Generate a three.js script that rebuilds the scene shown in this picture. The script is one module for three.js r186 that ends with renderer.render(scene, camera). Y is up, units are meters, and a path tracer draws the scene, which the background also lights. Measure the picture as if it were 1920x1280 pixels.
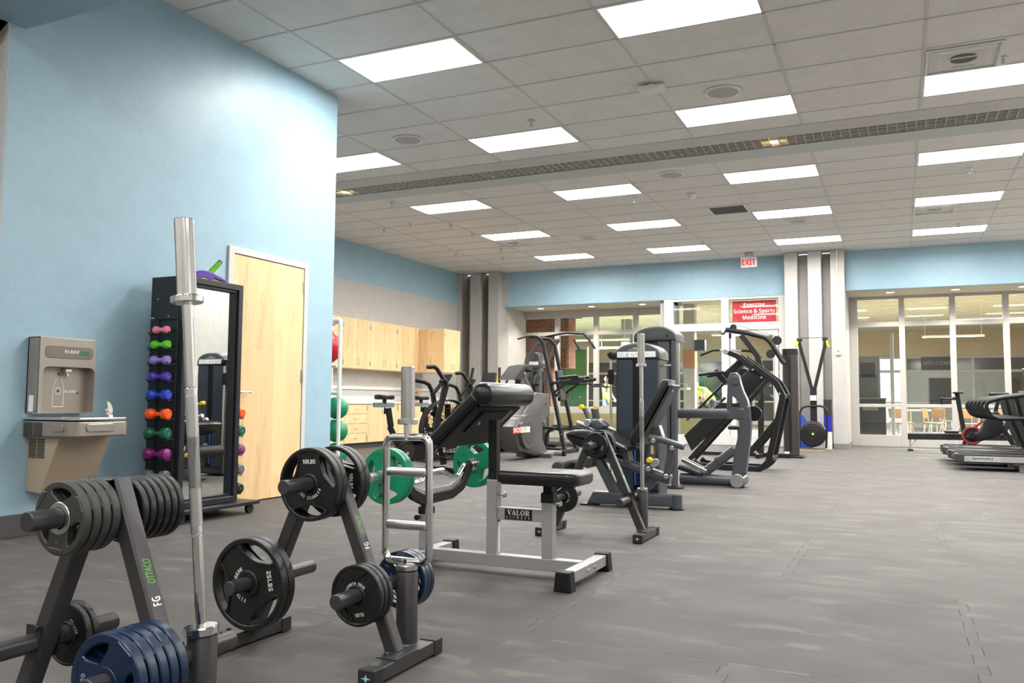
import * as THREE from 'three';
import { RoundedBoxGeometry } from 'three/addons/geometries/RoundedBoxGeometry.js';
import { mergeGeometries, mergeVertices, toCreasedNormals } from 'three/addons/utils/BufferGeometryUtils.js';
import { MarchingCubes } from 'three/addons/objects/MarchingCubes.js';
import { TextGeometry } from 'three/addons/geometries/TextGeometry.js';
import { FontLoader } from 'three/addons/loaders/FontLoader.js';
import { RectAreaLightUniformsLib } from 'three/addons/lights/RectAreaLightUniformsLib.js';

// ------------------------------------------------------------------ camera, exposure, area lights
const scene = new THREE.Scene();
scene.background = new THREE.Color(1.5, 1.75, 1.9);
const camera = new THREE.PerspectiveCamera(2 * Math.atan(640 / 1574) * 180 / Math.PI, 1.5, 0.05, 120);
camera.position.set(0, 0.89, 0);
camera.rotation.order = 'YXZ';
camera.rotation.set(0.0710, 0.4318, 0.0076);
const renderer = new THREE.WebGLRenderer();
renderer.toneMapping = THREE.LinearToneMapping;
renderer.toneMappingExposure = 1.0;
renderer.shadowMap.enabled = true;
RectAreaLightUniformsLib.init();

const CEIL = 3.98;                          // ceiling height
const TROFFER_POWER = 42, TROFFER_GLOW = 3.0;
const TROFFER_RGB = [1.0, 0.975, 0.94];
// ceiling troffers, two feet by four, by column and row: left edges and near edges of their ceiling cells
const COLX = [-7.07, -4.6, -2.12, 0.27, 2.72];
const ROWZ = [-6.09, -8.63, -11.33, -13.83, -16.36];
function areaLight(x, y, z, w, d, power, rgb) {
  const l = new THREE.RectAreaLight(new THREE.Color(...rgb), power, w, d);
  l.position.set(x, y, z); l.lookAt(x, y - 1, z); scene.add(l); return l;
}

// ------------------------------------------------------------------ helpers
let seed = 20240717;
function rnd(a = 1, b) { seed = (seed * 1664525 + 1013904223) >>> 0; const t = seed / 4294967296; return b === undefined ? t * a : a + t * (b - a); }
const V = (p) => new THREE.Vector3(p[0], p[1], p[2]);
const used = new Map();
function numbered(name) { const n = used.get(name) ?? 0; used.set(name, n + 1); return n ? name + '_' + String(n).padStart(3, '0') : name; }
function clean(g) {                         // non-indexed, position / normal / uv only
  let o = g.index ? g.toNonIndexed() : g;
  for (const k of Object.keys(o.attributes)) if (!['position', 'normal', 'uv'].includes(k)) o.deleteAttribute(k);
  if (!o.attributes.normal) o.computeVertexNormals();
  if (!o.attributes.uv) o.setAttribute('uv', new THREE.BufferAttribute(new Float32Array(o.attributes.position.count * 2), 2));
  o.morphAttributes = {}; return o;
}
function join(gs) { const l = (Array.isArray(gs) ? gs.flat(3) : [gs]).map(clean); return l.length === 1 ? l[0] : mergeGeometries(l); }
function boxUV(g) {                         // uv in metres from the dominant face direction
  const p = g.attributes.position, n = g.attributes.normal, u = g.attributes.uv;
  for (let i = 0; i < p.count; i++) {
    const ax = Math.abs(n.getX(i)), ay = Math.abs(n.getY(i)), az = Math.abs(n.getZ(i));
    if (ax >= ay && ax >= az) u.setXY(i, p.getZ(i), p.getY(i)); else if (ay >= az) u.setXY(i, p.getX(i), p.getZ(i)); else u.setXY(i, p.getX(i), p.getY(i));
  }
  return g;
}
function mesh(name, gs, m, parent = scene, label) {
  const g = join(gs); if (m.userData.metric) boxUV(g);
  const o = new THREE.Mesh(g, m); o.name = parent === scene ? numbered(name) : name; o.castShadow = o.receiveShadow = true;
  if (label) o.userData.label = label;
  parent.add(o); return o;
}
function put(name, g, m, parent, pos, rot) {   // a piece that shares its geometry with others
  const o = new THREE.Mesh(g, m); o.name = name; o.castShadow = o.receiveShadow = true;
  if (pos) o.position.set(...pos); if (rot) o.rotation.set(...rot);
  parent.add(o); return o;
}
function tag(o, label, category, group) { o.userData.label = label; o.userData.category = category; if (group) o.userData.group = group; return o; }
function thing(name, label, category, pos = [0, 0, 0], turn = 0, group) {
  const o = new THREE.Group(); o.name = numbered(name); o.position.set(...pos); o.rotation.y = turn; scene.add(o);
  return tag(o, label, category, group);
}
function struct(name, gs, m, label) { const o = mesh(name, gs, m); o.userData.kind = 'structure'; if (label) o.userData.label = label; return o; }
function structGroup(name, label) { const o = new THREE.Group(); o.name = numbered(name); o.userData.kind = 'structure'; if (label) o.userData.label = label; scene.add(o); return o; }
function dup(root, pos, turn, label, group) {
  const r = root.clone(); r.userData = { ...root.userData }; r.name = numbered(root.name.replace(/_\d{3}$/, '')); scene.add(r);
  if (pos) r.position.set(...pos); if (turn !== undefined) r.rotation.y = turn;
  if (label) r.userData.label = label; if (group) r.userData.group = group; return r;
}
// --- geometry
function box(w, h, d, x = 0, y = 0, z = 0, r = 0, seg = 1) {
  const g = r > 0 ? new RoundedBoxGeometry(w, h, d, seg, Math.min(r, w / 2.01, h / 2.01, d / 2.01)) : new THREE.BoxGeometry(w, h, d);
  return clean(g.translate(x, y, z));
}
function span(a, b, r = 0) {               // box from corner to corner
  return box(Math.abs(b[0] - a[0]), Math.abs(b[1] - a[1]), Math.abs(b[2] - a[2]), (a[0] + b[0]) / 2, (a[1] + b[1]) / 2, (a[2] + b[2]) / 2, r);
}
function cyl(a, b, r0, r1 = r0, n = 26) {  // capped cylinder between points, slight edge chamfer
  const A = V(a), B = V(b), L = A.distanceTo(B), c = Math.min(0.0025, r0 * .2, L * .2);
  const g = new THREE.LatheGeometry([[0, 0], [r0 - c, 0], [r0, c], [r1, L - c], [r1 - c, L], [0, L]].map((q) => new THREE.Vector2(...q)), n);
  const o = toCreasedNormals(g, .5);
  o.applyQuaternion(new THREE.Quaternion().setFromUnitVectors(new THREE.Vector3(0, 1, 0), B.clone().sub(A).normalize()));
  return clean(o.translate(A.x, A.y, A.z));
}
function lathe(prof, n = 24, crease = .6) { return clean(toCreasedNormals(new THREE.LatheGeometry(prof.map((q) => new THREE.Vector2(...q)), n), crease)); }
function aim(g, a, b) {                    // geometry made along +y from the origin, laid from a towards b
  g.applyQuaternion(new THREE.Quaternion().setFromUnitVectors(new THREE.Vector3(0, 1, 0), V(b).sub(V(a)).normalize())); return g.translate(...a);
}
function fillet(pts, r, n = 5) {           // round the corners of a polyline
  const P = pts.map(V); if (P.length < 3 || !r) return P;
  const out = [P[0]];
  for (let i = 1; i < P.length - 1; i++) {
    const a = P[i - 1].clone().sub(P[i]), b = P[i + 1].clone().sub(P[i]), la = a.length(), lb = b.length(); a.normalize(); b.normalize();
    const ang = Math.acos(Math.min(1, Math.max(-1, a.dot(b)))); if (ang > 3.1) { continue; }
    const t = Math.min(r / Math.tan(ang / 2), la * .48, lb * .48), s = P[i].clone().addScaledVector(a, t), e = P[i].clone().addScaledVector(b, t);
    for (let k = 0; k <= n; k++) { const u = k / n; out.push(s.clone().multiplyScalar((1 - u) ** 2).addScaledVector(P[i], 2 * u * (1 - u)).addScaledVector(e, u * u)); }
  }
  out.push(P[P.length - 1]); return out;
}
function sweep(path, sec, up = [0, 0, 1], crease = .55, closed = false, scale) {
  const n = path.length, m = sec.length, pos = [], idx = [];
  const U = V(up).normalize();
  for (let i = 0; i < n; i++) {
    const p0 = path[closed ? (i - 1 + n) % n : Math.max(0, i - 1)], p1 = path[closed ? (i + 1) % n : Math.min(n - 1, i + 1)];
    const d0 = path[i].clone().sub(p0), d1 = p1.clone().sub(path[i]); if (d0.lengthSq() < 1e-12) d0.copy(d1); if (d1.lengthSq() < 1e-12) d1.copy(d0);
    d0.normalize(); d1.normalize(); const t = d0.clone().add(d1).normalize();
    let s = t.clone().cross(U); if (s.lengthSq() < 1e-6) s = t.clone().cross(new THREE.Vector3(.31, .87, .12)); s.normalize();
    const w = s.clone().cross(t).normalize();           // w ~ up
    const miter = 1 / Math.max(.5, Math.sqrt((1 + d0.dot(d1)) / 2)), bend = d1.clone().sub(d0);
    const bs = Math.abs(bend.dot(s)), bw = Math.abs(bend.dot(w)), k = scale ? scale(i / (n - 1)) : 1;
    for (const [a, b] of sec) { const q = path[i].clone().addScaledVector(s, a * k * (bs >= bw && bs > .01 ? miter : 1)).addScaledVector(w, b * k * (bw > bs && bw > .01 ? miter : 1)); pos.push(q.x, q.y, q.z); }
  }
  const rings = closed ? n : n - 1;
  for (let i = 0; i < rings; i++) for (let j = 0; j < m; j++) {
    const a = i * m + j, b = i * m + (j + 1) % m, c = ((i + 1) % n) * m + j, d = ((i + 1) % n) * m + (j + 1) % m; idx.push(a, c, b, b, c, d);
  }
  if (!closed) for (const [base, flip] of [[0, 1], [(n - 1) * m, 0]]) {
    let cx = 0, cy = 0, cz = 0; for (let j = 0; j < m; j++) { cx += pos[(base + j) * 3]; cy += pos[(base + j) * 3 + 1]; cz += pos[(base + j) * 3 + 2]; }
    const ci = pos.length / 3; pos.push(cx / m, cy / m, cz / m);
    for (let j = 0; j < m; j++) { const a = base + j, b = base + (j + 1) % m; flip ? idx.push(ci, a, b) : idx.push(ci, b, a); }
  }
  const g = new THREE.BufferGeometry(); g.setAttribute('position', new THREE.Float32BufferAttribute(pos, 3)); g.setIndex(idx);
  return clean(toCreasedNormals(g, crease));
}
const ring = (r, n = 12) => Array.from({ length: n }, (_, i) => [Math.cos(i / n * 2 * Math.PI) * r, Math.sin(i / n * 2 * Math.PI) * r]);
function rect(w, h, c = Math.min(w, h) * .12) { const a = w / 2, b = h / 2; return [[a, -b + c], [a, b - c], [a - c, b], [-a + c, b], [-a, b - c], [-a, -b + c], [-a + c, -b], [a - c, -b]]; }
function oval(w, h, n = 16) { return Array.from({ length: n }, (_, i) => { const t = i / n * 2 * Math.PI, c = Math.cos(t), s = Math.sin(t); return [Math.sign(c) * Math.abs(c) ** .6 * w / 2, Math.sign(s) * Math.abs(s) ** .6 * h / 2]; }); }
const tube = (pts, r, bend = .06, n = 12, up = [0, 0.01, 1]) => sweep(fillet(pts, bend), ring(r, n), up, .8);
const bar = (pts, w, h, up = [0, 0, 1], bend = 0) => sweep(fillet(pts, bend), rect(w, h), up, .5);   // h along up, w across
const ovalBar = (pts, w, h, up = [0, 0, 1], bend = 0) => sweep(fillet(pts, bend), oval(w, h), up, .8);
function spline(pts, n = 24) { return new THREE.CatmullRomCurve3(pts.map(V), false, 'centripetal').getPoints(n); }
function ext(pts, depth, bevel = .003, holes = [], steps = 1) {   // outline in x,y extruded along z, centred on z = 0
  const s = Array.isArray(pts) ? new THREE.Shape(pts.map((q) => new THREE.Vector2(...q))) : pts;
  for (const h of holes) s.holes.push(Array.isArray(h) ? new THREE.Path(h.map((q) => new THREE.Vector2(...q))) : h);
  const g = new THREE.ExtrudeGeometry(s, { depth: Math.max(.0004, depth - 2 * bevel), bevelEnabled: bevel > 0, bevelThickness: bevel, bevelSize: bevel, bevelOffset: -bevel, bevelSegments: bevel > .008 ? 3 : 1, curveSegments: 20, steps });
  return clean(toCreasedNormals(clean(g.translate(0, 0, -(depth - 2 * bevel) / 2)), .6));
}
// outline given as world points that lie in a plane x = const or z = const, given thickness
function slabX(pts, t, bevel = .003, holes = []) {   // points [x, y, z] of one x plane; thickness along x, centred
  const x = pts[0][0], f = (q) => [-q[2], q[1]]; const g = ext(pts.map(f), t, bevel, holes.map((h) => h.map(f)));
  return g.applyMatrix4(new THREE.Matrix4().set(0, 0, 1, x, 0, 1, 0, 0, -1, 0, 0, 0, 0, 0, 0, 1));
}
function slabZ(pts, t, bevel = .003, holes = []) { const z = pts[0][2], f = (q) => [q[0], q[1]]; return ext(pts.map(f), t, bevel, holes.map((h) => h.map(f))).translate(0, 0, z); }
function frameShape(x0, x1, y0, y1, l, r = l, b = l, t = l, depth = .02, bevel = .002) {   // a rectangular frame in the x,y plane
  return ext([[x0, y0], [x1, y0], [x1, y1], [x0, y1]], depth, bevel, [[[x0 + l, y0 + b], [x1 - r, y0 + b], [x1 - r, y1 - t], [x0 + l, y1 - t]]]);
}
const faceX = (g, x) => g.applyMatrix4(new THREE.Matrix4().set(0, 0, 1, x, 0, 1, 0, 0, -1, 0, 0, 0, 0, 0, 0, 1));   // outline x -> -z, lying at x
const flatY = (g, y) => turn(g, -Math.PI / 2, 0, 0).translate(0, y, 0);                                              // outline y -> -z, lying at height y
function smooth2(pts, n = 40) { return new THREE.CatmullRomCurve3(pts.map((q) => new THREE.Vector3(q[0], q[1], q[2] ?? 0)), true, 'centripetal').getPoints(n).slice(0, -1).map((v) => v.toArray()); }
const turn = (g, rx = 0, ry = 0, rz = 0) => g.applyMatrix4(new THREE.Matrix4().makeRotationFromEuler(new THREE.Euler(rx, ry, rz)));
const move = (g, x, y, z) => g.translate(x, y, z);
const copyOf = (g) => g.clone();
// --- procedural textures
function hash2(x, y, s) { let h = (x * 374761393 + y * 668265263 + s * 2147483647) | 0; h = Math.imul(h ^ (h >>> 13), 1274126177); return ((h ^ (h >>> 16)) >>> 0) / 4294967296; }
function vnoise(x, y, s, per) {
  const xi = Math.floor(x), yi = Math.floor(y), fx = x - xi, fy = y - yi, u = fx * fx * (3 - 2 * fx), v = fy * fy * (3 - 2 * fy), w = (a) => ((a % per) + per) % per;
  const a = hash2(w(xi), w(yi), s), b = hash2(w(xi + 1), w(yi), s), c = hash2(w(xi), w(yi + 1), s), d = hash2(w(xi + 1), w(yi + 1), s);
  return a + (b - a) * u + (c - a) * v + (a - b - c + d) * u * v;
}
function fbm(x, y, s, per, oct = 4) { let t = 0, a = .5, n = 0; for (let i = 0; i < oct; i++) { t += a * vnoise(x, y, s + i, per); n += a; a *= .5; x *= 2; y *= 2; per *= 2; } return t / n; }
function dataTex(N, f, color = true, repeat = 1) {
  const d = new Uint8Array(N * N * 4);
  for (let y = 0; y < N; y++) for (let x = 0; x < N; x++) { const c = f(x / N, y / N), i = (y * N + x) * 4; d[i] = c[0] * 255; d[i + 1] = c[1] * 255; d[i + 2] = c[2] * 255; d[i + 3] = 255; }
  const t = new THREE.DataTexture(d, N, N); t.magFilter = THREE.LinearFilter; t.minFilter = THREE.LinearMipmapLinearFilter; t.generateMipmaps = true; t.wrapS = t.wrapT = THREE.RepeatWrapping;
  if (color) t.colorSpace = THREE.SRGBColorSpace; t.repeat.set(repeat, repeat); t.needsUpdate = true; return t;
}
function canvasTex(w, h, draw) {
  const c = document.createElement('canvas'); c.width = w; c.height = h; draw(c.getContext('2d'), w, h);
  const t = new THREE.CanvasTexture(c); t.colorSpace = THREE.SRGBColorSpace; return t;
}
function M(color, roughness = .6, metalness = 0, more = {}) { return new THREE.MeshPhysicalMaterial({ color, roughness, metalness, side: THREE.DoubleSide, ...more }); }
function metric(m) { m.userData.metric = true; return m; }
const clamp01 = (x) => Math.min(1, Math.max(0, x));
// flat print: a thin card lying on a surface; the rectangle runs from corner o along u (width) and v (height)
function decal(name, o, u, v, tex, parent, rough = .5) {
  const g = new THREE.BufferGeometry(), O = V(o), U = V(u), W = V(v);
  const q = [O, O.clone().add(U), O.clone().add(U).add(W), O.clone().add(W)];
  g.setAttribute('position', new THREE.Float32BufferAttribute([0, 1, 2, 0, 2, 3].flatMap((i) => q[i].toArray()), 3));
  g.setAttribute('uv', new THREE.Float32BufferAttribute([0, 0, 1, 0, 1, 1, 0, 0, 1, 1, 0, 1], 2)); g.computeVertexNormals();
  const m = new THREE.MeshPhysicalMaterial({ map: tex, roughness: rough, side: THREE.DoubleSide, transparent: true, alphaTest: .5 });
  return mesh(name, g, m, parent);
}
const FONT = await new FontLoader().loadAsync('fonts/droid/droid_sans_bold.typeface.json');
function letters(text, size, depth = .001, gap = 0) {   // raised letters, centred at the origin in the x,y plane
  const g = new TextGeometry(text, { font: FONT, size, depth, curveSegments: 3, bevelEnabled: false }); g.computeBoundingBox();
  const b = g.boundingBox; return clean(g.translate(-(b.min.x + b.max.x) / 2, -(b.min.y + b.max.y) / 2, 0));
}
function arcLetters(text, size, radius, mid, depth = .0012, step, dir = 1) {   // letters on a circle in the x,y plane; dir 1 reads clockwise with tops out
  const out = [], st = step ?? size * .92 / radius;
  [...text].forEach((ch, i) => { if (ch === ' ') return; const a = mid - dir * (i - (text.length - 1) / 2) * st; const g = letters(ch, size, depth); turn(g, 0, 0, a - dir * Math.PI / 2); out.push(g.translate(Math.cos(a) * radius, Math.sin(a) * radius, 0)); });
  return join(out);
}
function rebase(o, p) {                    // parts were drawn in room coordinates: put the thing's origin at its base
  o.updateMatrixWorld(true);
  const seen = new Set(); o.traverse((c) => { if (c.isMesh && !seen.has(c.geometry)) { seen.add(c.geometry); c.geometry.translate(-p[0], -p[1], -p[2]); } });
  o.position.set(...p); return o;
}

// ------------------------------------------------------------------ materials of the room
const speckle = dataTex(512, (u, v) => { const n = fbm(u * 64, v * 64, 3, 64, 3) * .5 + fbm(u * 8, v * 8, 9, 8, 3) * .5, k = Math.min(1, .92 + .08 * n); return [k, k, k]; });
speckle.repeat.set(.8, .8);
const blockBump = dataTex(512, (u, v) => { const n = fbm(u * 96, v * 96, 5, 96, 2); return [n, n, n]; }, false, 2.2);
const rubberTex = dataTex(2048, (u, v) => {
  const fleck = hash2(Math.floor(u * 2048), Math.floor(v * 2048), 7), cloud = fbm(u * 5, v * 9, 21, 40, 4), haze = fbm(u * 10, v * 22, 61, 80, 5), scuff = fbm(u * 9 + 2.5 * cloud, v * 44 + 5 * haze, 33, 144, 4);
  let k = .335 + .03 * (cloud - .5) + .03 * clamp01((haze - .48) * 3) + .06 * clamp01((scuff - .54) * 4) * clamp01((haze - .42) * 4);
  k += (fleck - .5) * .025; if (fleck > .9993) k += .2;
  return [k * 1.0, k * .968, k * .94];
}, true, .4);
const rubberRough = dataTex(512, (u, v) => { const n = .62 + .2 * fbm(u * 12, v * 12, 44, 12, 4); return [n, n, n]; }, false, .3);
const MAT = {
  blue: metric(M(new THREE.Color().setRGB(.36, .545, .655), .42, 0, { map: speckle, bumpMap: blockBump, bumpScale: .0002 })),
  white: metric(M(new THREE.Color().setRGB(.56, .54, .512), .6, 0, { map: speckle, bumpMap: blockBump, bumpScale: .001 })),
  joint: M(new THREE.Color().setRGB(.545, .525, .5), .9),
  rubber: metric(M(0xffffff, 1, 0, { map: rubberTex, roughnessMap: rubberRough, specularIntensity: .7 })),
  gap: M(new THREE.Color().setRGB(.06, .06, .06), .9),
  cove: M(new THREE.Color().setRGB(.075, .072, .075), .5),
  coveGrey: M(new THREE.Color().setRGB(.20, .20, .21), .5),
  tile: metric(M(new THREE.Color().setRGB(.86, .845, .82), .95, 0, { map: speckle })),
  tee: M(new THREE.Color().setRGB(.62, .61, .59), .5),
  drywall: metric(M(new THREE.Color().setRGB(.66, .65, .63), .8, 0, { map: speckle })),
  louvre: M(new THREE.Color().setRGB(.62, .6, .55), .6),
  alu: M(new THREE.Color().setRGB(.68, .66, .62), .4, .15),
  fitting: M(new THREE.Color().setRGB(.80, .80, .79), .5),
  chromeDull: M(new THREE.Color().setRGB(.62, .62, .62), .35, .9),
  steel: M(new THREE.Color().setRGB(.60, .57, .53), .32, .85),
  black: M(new THREE.Color().setRGB(.018, .018, .02), .45),
  lampglow: new THREE.MeshStandardMaterial({ color: 0xffffff, emissive: new THREE.Color(...TROFFER_RGB), emissiveIntensity: TROFFER_GLOW, roughness: .6 }),
  glass: new THREE.MeshPhysicalMaterial({ color: new THREE.Color().setRGB(.93, .96, .95), roughness: 0, metalness: 0, transmission: 1, thickness: 0, ior: 1.5, side: THREE.DoubleSide }),
};
// ------------------------------------------------------------------ floor of interlocking rubber mats
const floor = struct('floor', box(24, .1, 26.5, -1.7, -.0535, -8.2), MAT.gap, 'black rubber mat floor of interlocking squares');
{
  const W = 1.57, D = 1.46, T = 12, k = .02, g = .0009, px = W / T, py = D / T, q = 2 * k, slab = (x0, x1, y0, y1) => box(x1 - x0, .014, y1 - y0, (x0 + x1) / 2, -.007, -(y0 + y1) / 2), piece = [slab(q, W - q, q, D - q)];
  for (let i = 0; i < T; i++) {                 // square teeth: strips reaching over or falling short of each edge by k
    const o = (i % 2 ? -1 : 1) * k, a = i * px, b = a + px, c = Math.max(q, i * py), d = Math.min(D - q, (i + 1) * py);
    piece.push(slab(a, b, o + g, q), slab(a, b, D - q, D + o - g), slab(o + g, q, c, d), slab(W - q, W + o - g, c, d));
  }
  const mat = join(piece);
  const plain = box(W - .0012, .014, D - .0012, W / 2, -.007, -D / 2);
  const variants = [0, 1, 2, 3].map((i) => [mat, plain].map((b) => { const c = clean(b.clone()); boxUV(c); const u = c.attributes.uv; for (let j = 0; j < u.count; j++) { let a = u.getX(j), d = u.getY(j); if (i & 2) a += 2.31; u.setXY(j, (i & 1 ? -a : a) + i * .77, d + i * 1.13); } return c; }));
  const rubber = MAT.rubber.clone(); rubber.userData = {};
  for (let j = -5; j < 12; j++) for (let i = -8; i < 5; i++) {
    const x = (j % 2 ? -.55 : .235) + i * W, z = -2.99 - j * D;
    if (x + W < -9.75 || x > 4.3 || z < -19.6 || z - D > 3.4) continue;
    if (x + W < -5.15 && z > -6.7 && z < -3.6) continue;
    const near = z > -11 && x > -6.5 && x < 1.6 && z < .5;
    put('rubber_mat', variants[Math.floor(rnd(4))][near ? 0 : 1], rubber, floor, [x, 0, z]);
  }
}
// ------------------------------------------------------------------ walls
const BX = -5.15, WZ = -18.2, PZ = -17.9, GZ = -19.5, LX = -9.7;
struct('wall_left', [span([BX - .2, 0, -3.62], [BX, CEIL + .1, -6.87]), span([BX - .008, 0, -3.40], [BX, CEIL + .1, -3.62]), span([LX - .2, 0, -6.67], [BX - .2, CEIL + .1, -6.87])], MAT.blue, 'pale blue painted wall with wooden door and drinking fountain');
struct('baseboard_left', [span([BX, 0, -3.40], [BX + .012, .145, -5.38], .004), span([BX, 0, -6.46], [BX + .012, .145, -6.87], .004)], MAT.cove, 'dark grey rubber cove base');
function blockWall(name, label, origin, u, width, y0, y1, normal, material, backing, first = 0, courses0 = 0, thick = .12, recess = .003) {
  const root = structGroup(name, label), L = .4064, Hc = .2032, N = V(normal), U = V(u), O = V(origin), t = .2;
  const pos = (s, y, d) => O.clone().addScaledVector(U, s).addScaledVector(N, d).setY(y).toArray();
  const ang = Math.atan2(-U.z, U.x);
  const put1 = (nm, w, h, d, s, y, off, m, b) => { const g = boxUVshift(box(w, h, d, 0, 0, 0, b)); put(nm, g, m, root, pos(s, y, off), [0, ang, 0]); };
  put1('backing', width, y1 - y0, thick, width / 2, (y0 + y1) / 2, -recess - thick / 2, backing, 0);
  for (let c = courses0; c * Hc < y1 - .01; c++) {
    const ya = Math.max(y0, c * Hc), yb = Math.min(y1, (c + 1) * Hc); if (yb - ya < .03) continue;
    for (let s = -((c + first) % 2) * L / 2; s < width; s += L) {
      const a = Math.max(0, s), b = Math.min(width, s + L); if (b - a < .02) continue;
      put1('block', b - a - (b - a > .1 ? .003 : .0), yb - ya - .003, .016, (a + b) / 2, (ya + yb) / 2, -.0075, material, 0);
    }
  }
  return root;
}
function boxUVshift(g) { boxUV(g); const a = rnd(5), b = rnd(5), u = g.attributes.uv; for (let i = 0; i < u.count; i++) u.setXY(i, u.getX(i) + a, u.getY(i) + b); return g; }
const whiteBlock = MAT.white.clone(); whiteBlock.userData = {};
// far side wall behind the cabinets: white block below, a blue band above
blockWall('wall_side', 'white block wall behind the maple cabinets', [LX, 0, -12.3], [0, 0, -1], 5.62, .8, 3.23, [1, 0, 0], whiteBlock, MAT.joint, 0, 4, .12, .0009);
struct('wall_side_band', span([LX - .2, 3.23, -6.87], [LX, CEIL + .1, -18.4]), MAT.blue, 'blue painted band above the white block wall');
struct('wall_side_backing', [span([LX - .3, 0, -6.87], [LX - .125, CEIL + .1, -18.4]), span([LX - .13, 0, -6.87], [LX, 3.23, -12.3])], MAT.white);
struct('baseboard_side', span([LX, 0, -6.9], [LX + .012, .1, -12.3]), MAT.cove);
// corner piers on the far left
const pierGrey = M(new THREE.Color().setRGB(.46, .44, .41), .6);
struct('wall_corner_pier', [span([-9.372, 0, PZ], [-9.097, CEIL, -18.4], .004), span([-8.882, 0, PZ], [-8.61, CEIL, -18.4], .004), span([LX, 0, -17.86], [-9.64, CEIL, -18.4], .004)], pierGrey, 'grey painted corner piers');
struct('wall_corner_recess', [span([-9.66, 0, -18.35], [-9.36, CEIL, -18.4]), span([-9.11, 0, -18.35], [-8.87, CEIL, -18.4])], pierGrey);
blockWall('wall_jamb', 'white block side of the recessed window bay', [-8.61, 0, -18.41], [0, 0, -1], 1.1, 0, 3.15, [1, 0, 0], whiteBlock, MAT.joint, 1);
struct('wall_jamb_backing', span([-8.9, 0, -18.3], [-8.735, CEIL, -19.7]), MAT.white);
// blue headers over the recessed glazing, with their soffits
struct('wall_back', [span([-8.61, 3.15, WZ], [-2.09, CEIL + .1, WZ - .22], .003), span([-.94, 3.18, WZ], [4.45, CEIL + .1, WZ - .22], .003)], MAT.blue, 'pale blue header wall above the interior windows');
struct('trim_1', [span([-8.61, 3.24, WZ + .012], [-8.49, CEIL, WZ], .002), span([-2.09, 3.24, WZ + .012], [-2.13, CEIL, WZ], .002)], MAT.white);
const soffitTan = M(new THREE.Color().setRGB(.60, .55, .44), .8);
struct('ceiling_soffit', [span([-8.61, 3.15, WZ - .2], [-4.69, 3.25, GZ - .1]), span([-.94, 3.18, WZ - .2], [4.45, 3.28, GZ - .1])], soffitTan, 'tan soffit with small round lights');
// block piers between the two glazed bays
const pier = (x0, x1, first, label) => blockWall('wall_pier', label, [x0, 0, PZ], [1, 0, 0], x1 - x0, .1, CEIL, [0, 0, 1], whiteBlock, MAT.joint, first);
pier(-2.09, -1.838, 0, 'white block pier beside the exit sign');
pier(-1.203, -.94, 1, 'white block pier with conduit and thermostat');
struct('wall_pier_core', [span([-2.09, 0, PZ - .12], [-1.838, CEIL, -18.6]), span([-1.203, 0, PZ - .12], [-.945, CEIL, -18.6])], MAT.white);
struct('wall_centre_pier', span([-1.631, 0, PZ + .05], [-1.375, CEIL, -18.6], .004), MAT.white, 'smooth white middle pier');
const greyBlock = whiteBlock;
blockWall('wall_recess', 'shaded block strip between the piers', [-1.838, 0, -18.3], [1, 0, 0], .207, .1, CEIL, [0, 0, 1], greyBlock, MAT.joint, 1);
blockWall('wall_recess', 'shaded block strip beside the smooth pier', [-1.375, 0, -18.3], [1, 0, 0], .172, .1, CEIL, [0, 0, 1], greyBlock, MAT.joint, 0);
blockWall('wall_pier_side', 'white block side of the last pier', [-.94, 0, PZ], [0, 0, -1], 1.6, .1, 3.18, [1, 0, 0], whiteBlock, MAT.joint, 0);
struct('wall_pier_side_backing', span([-1.1, 0, -18.5], [-1.06, CEIL, -19.6]), MAT.white);
struct('baseboard_back', [span([-2.09, 0, PZ + .01], [-1.838, .1, PZ - .1], .003), span([-1.203, 0, PZ + .01], [-.93, .1, PZ - .1], .003), span([-.945, 0, PZ], [-.928, .1, GZ]), span([-8.62, 0, -17.9], [-8.59, .1, GZ])], MAT.coveGrey, 'grey cove base around the piers');
{ const c = thing('electrical_conduit', 'thin white conduit running down the pier to a small thermostat box', 'conduit');
  mesh('pipe', cyl([-1.075, 1.98, PZ + .012], [-1.075, CEIL, PZ + .012], .011), MAT.fitting, c);
  mesh('box', span([-1.125, 1.86, PZ + .006], [-1.035, 1.99, PZ + .035], .006), MAT.fitting, c);
  mesh('sensor', cyl([-1.08, 1.93, PZ + .034], [-1.08, 1.93, PZ + .04], .014), MAT.black, c); }
{ const c = thing('wall_outlet', 'small white outlet plate on the block jamb beside the window bay', 'outlet');
  mesh('plate', span([-8.606, 2.3, -18.6], [-8.6, 2.47, -18.5], .002), MAT.fitting, c); for (const y of [2.345, 2.425]) mesh('socket', span([-8.602, y - .028, -18.575], [-8.597, y + .028, -18.525], .006), MAT.alu, c); }
// near left corner, dropped beam and the walls outside the frame
{ const a = [-5.15, -3.40], d = [-.934, -.357], L = 5.2, b = [a[0] + d[0] * L, a[1] + d[1] * L];
  blockWall('wall_near', 'white block wall at the near end of the blue wall', [b[0], 0, b[1]], [.934, 0, .357], L, 0, 3.3, [-.357, 0, .934], whiteBlock, MAT.joint, 0, 0, .012);
  struct('ceiling_alcove', slabY([[-5.16, -3.5], [-5.16, -3.3], [-10, -3.3], [-10, -5.6], [b[0], b[1] - .2]], 3.3, .1), MAT.drywall); }
function slabY(pts, y, t) { const g = ext(pts.map((q) => [q[0], -q[1]]), t, .001); turn(g, -Math.PI / 2, 0, 0); return g.translate(0, y + t / 2, 0); }
struct('ceiling_beam', span([-10, 3.3, -3.16], [4.45, CEIL + .2, -3.52], .003), MAT.blue, 'blue painted dropped beam across the near ceiling');
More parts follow.
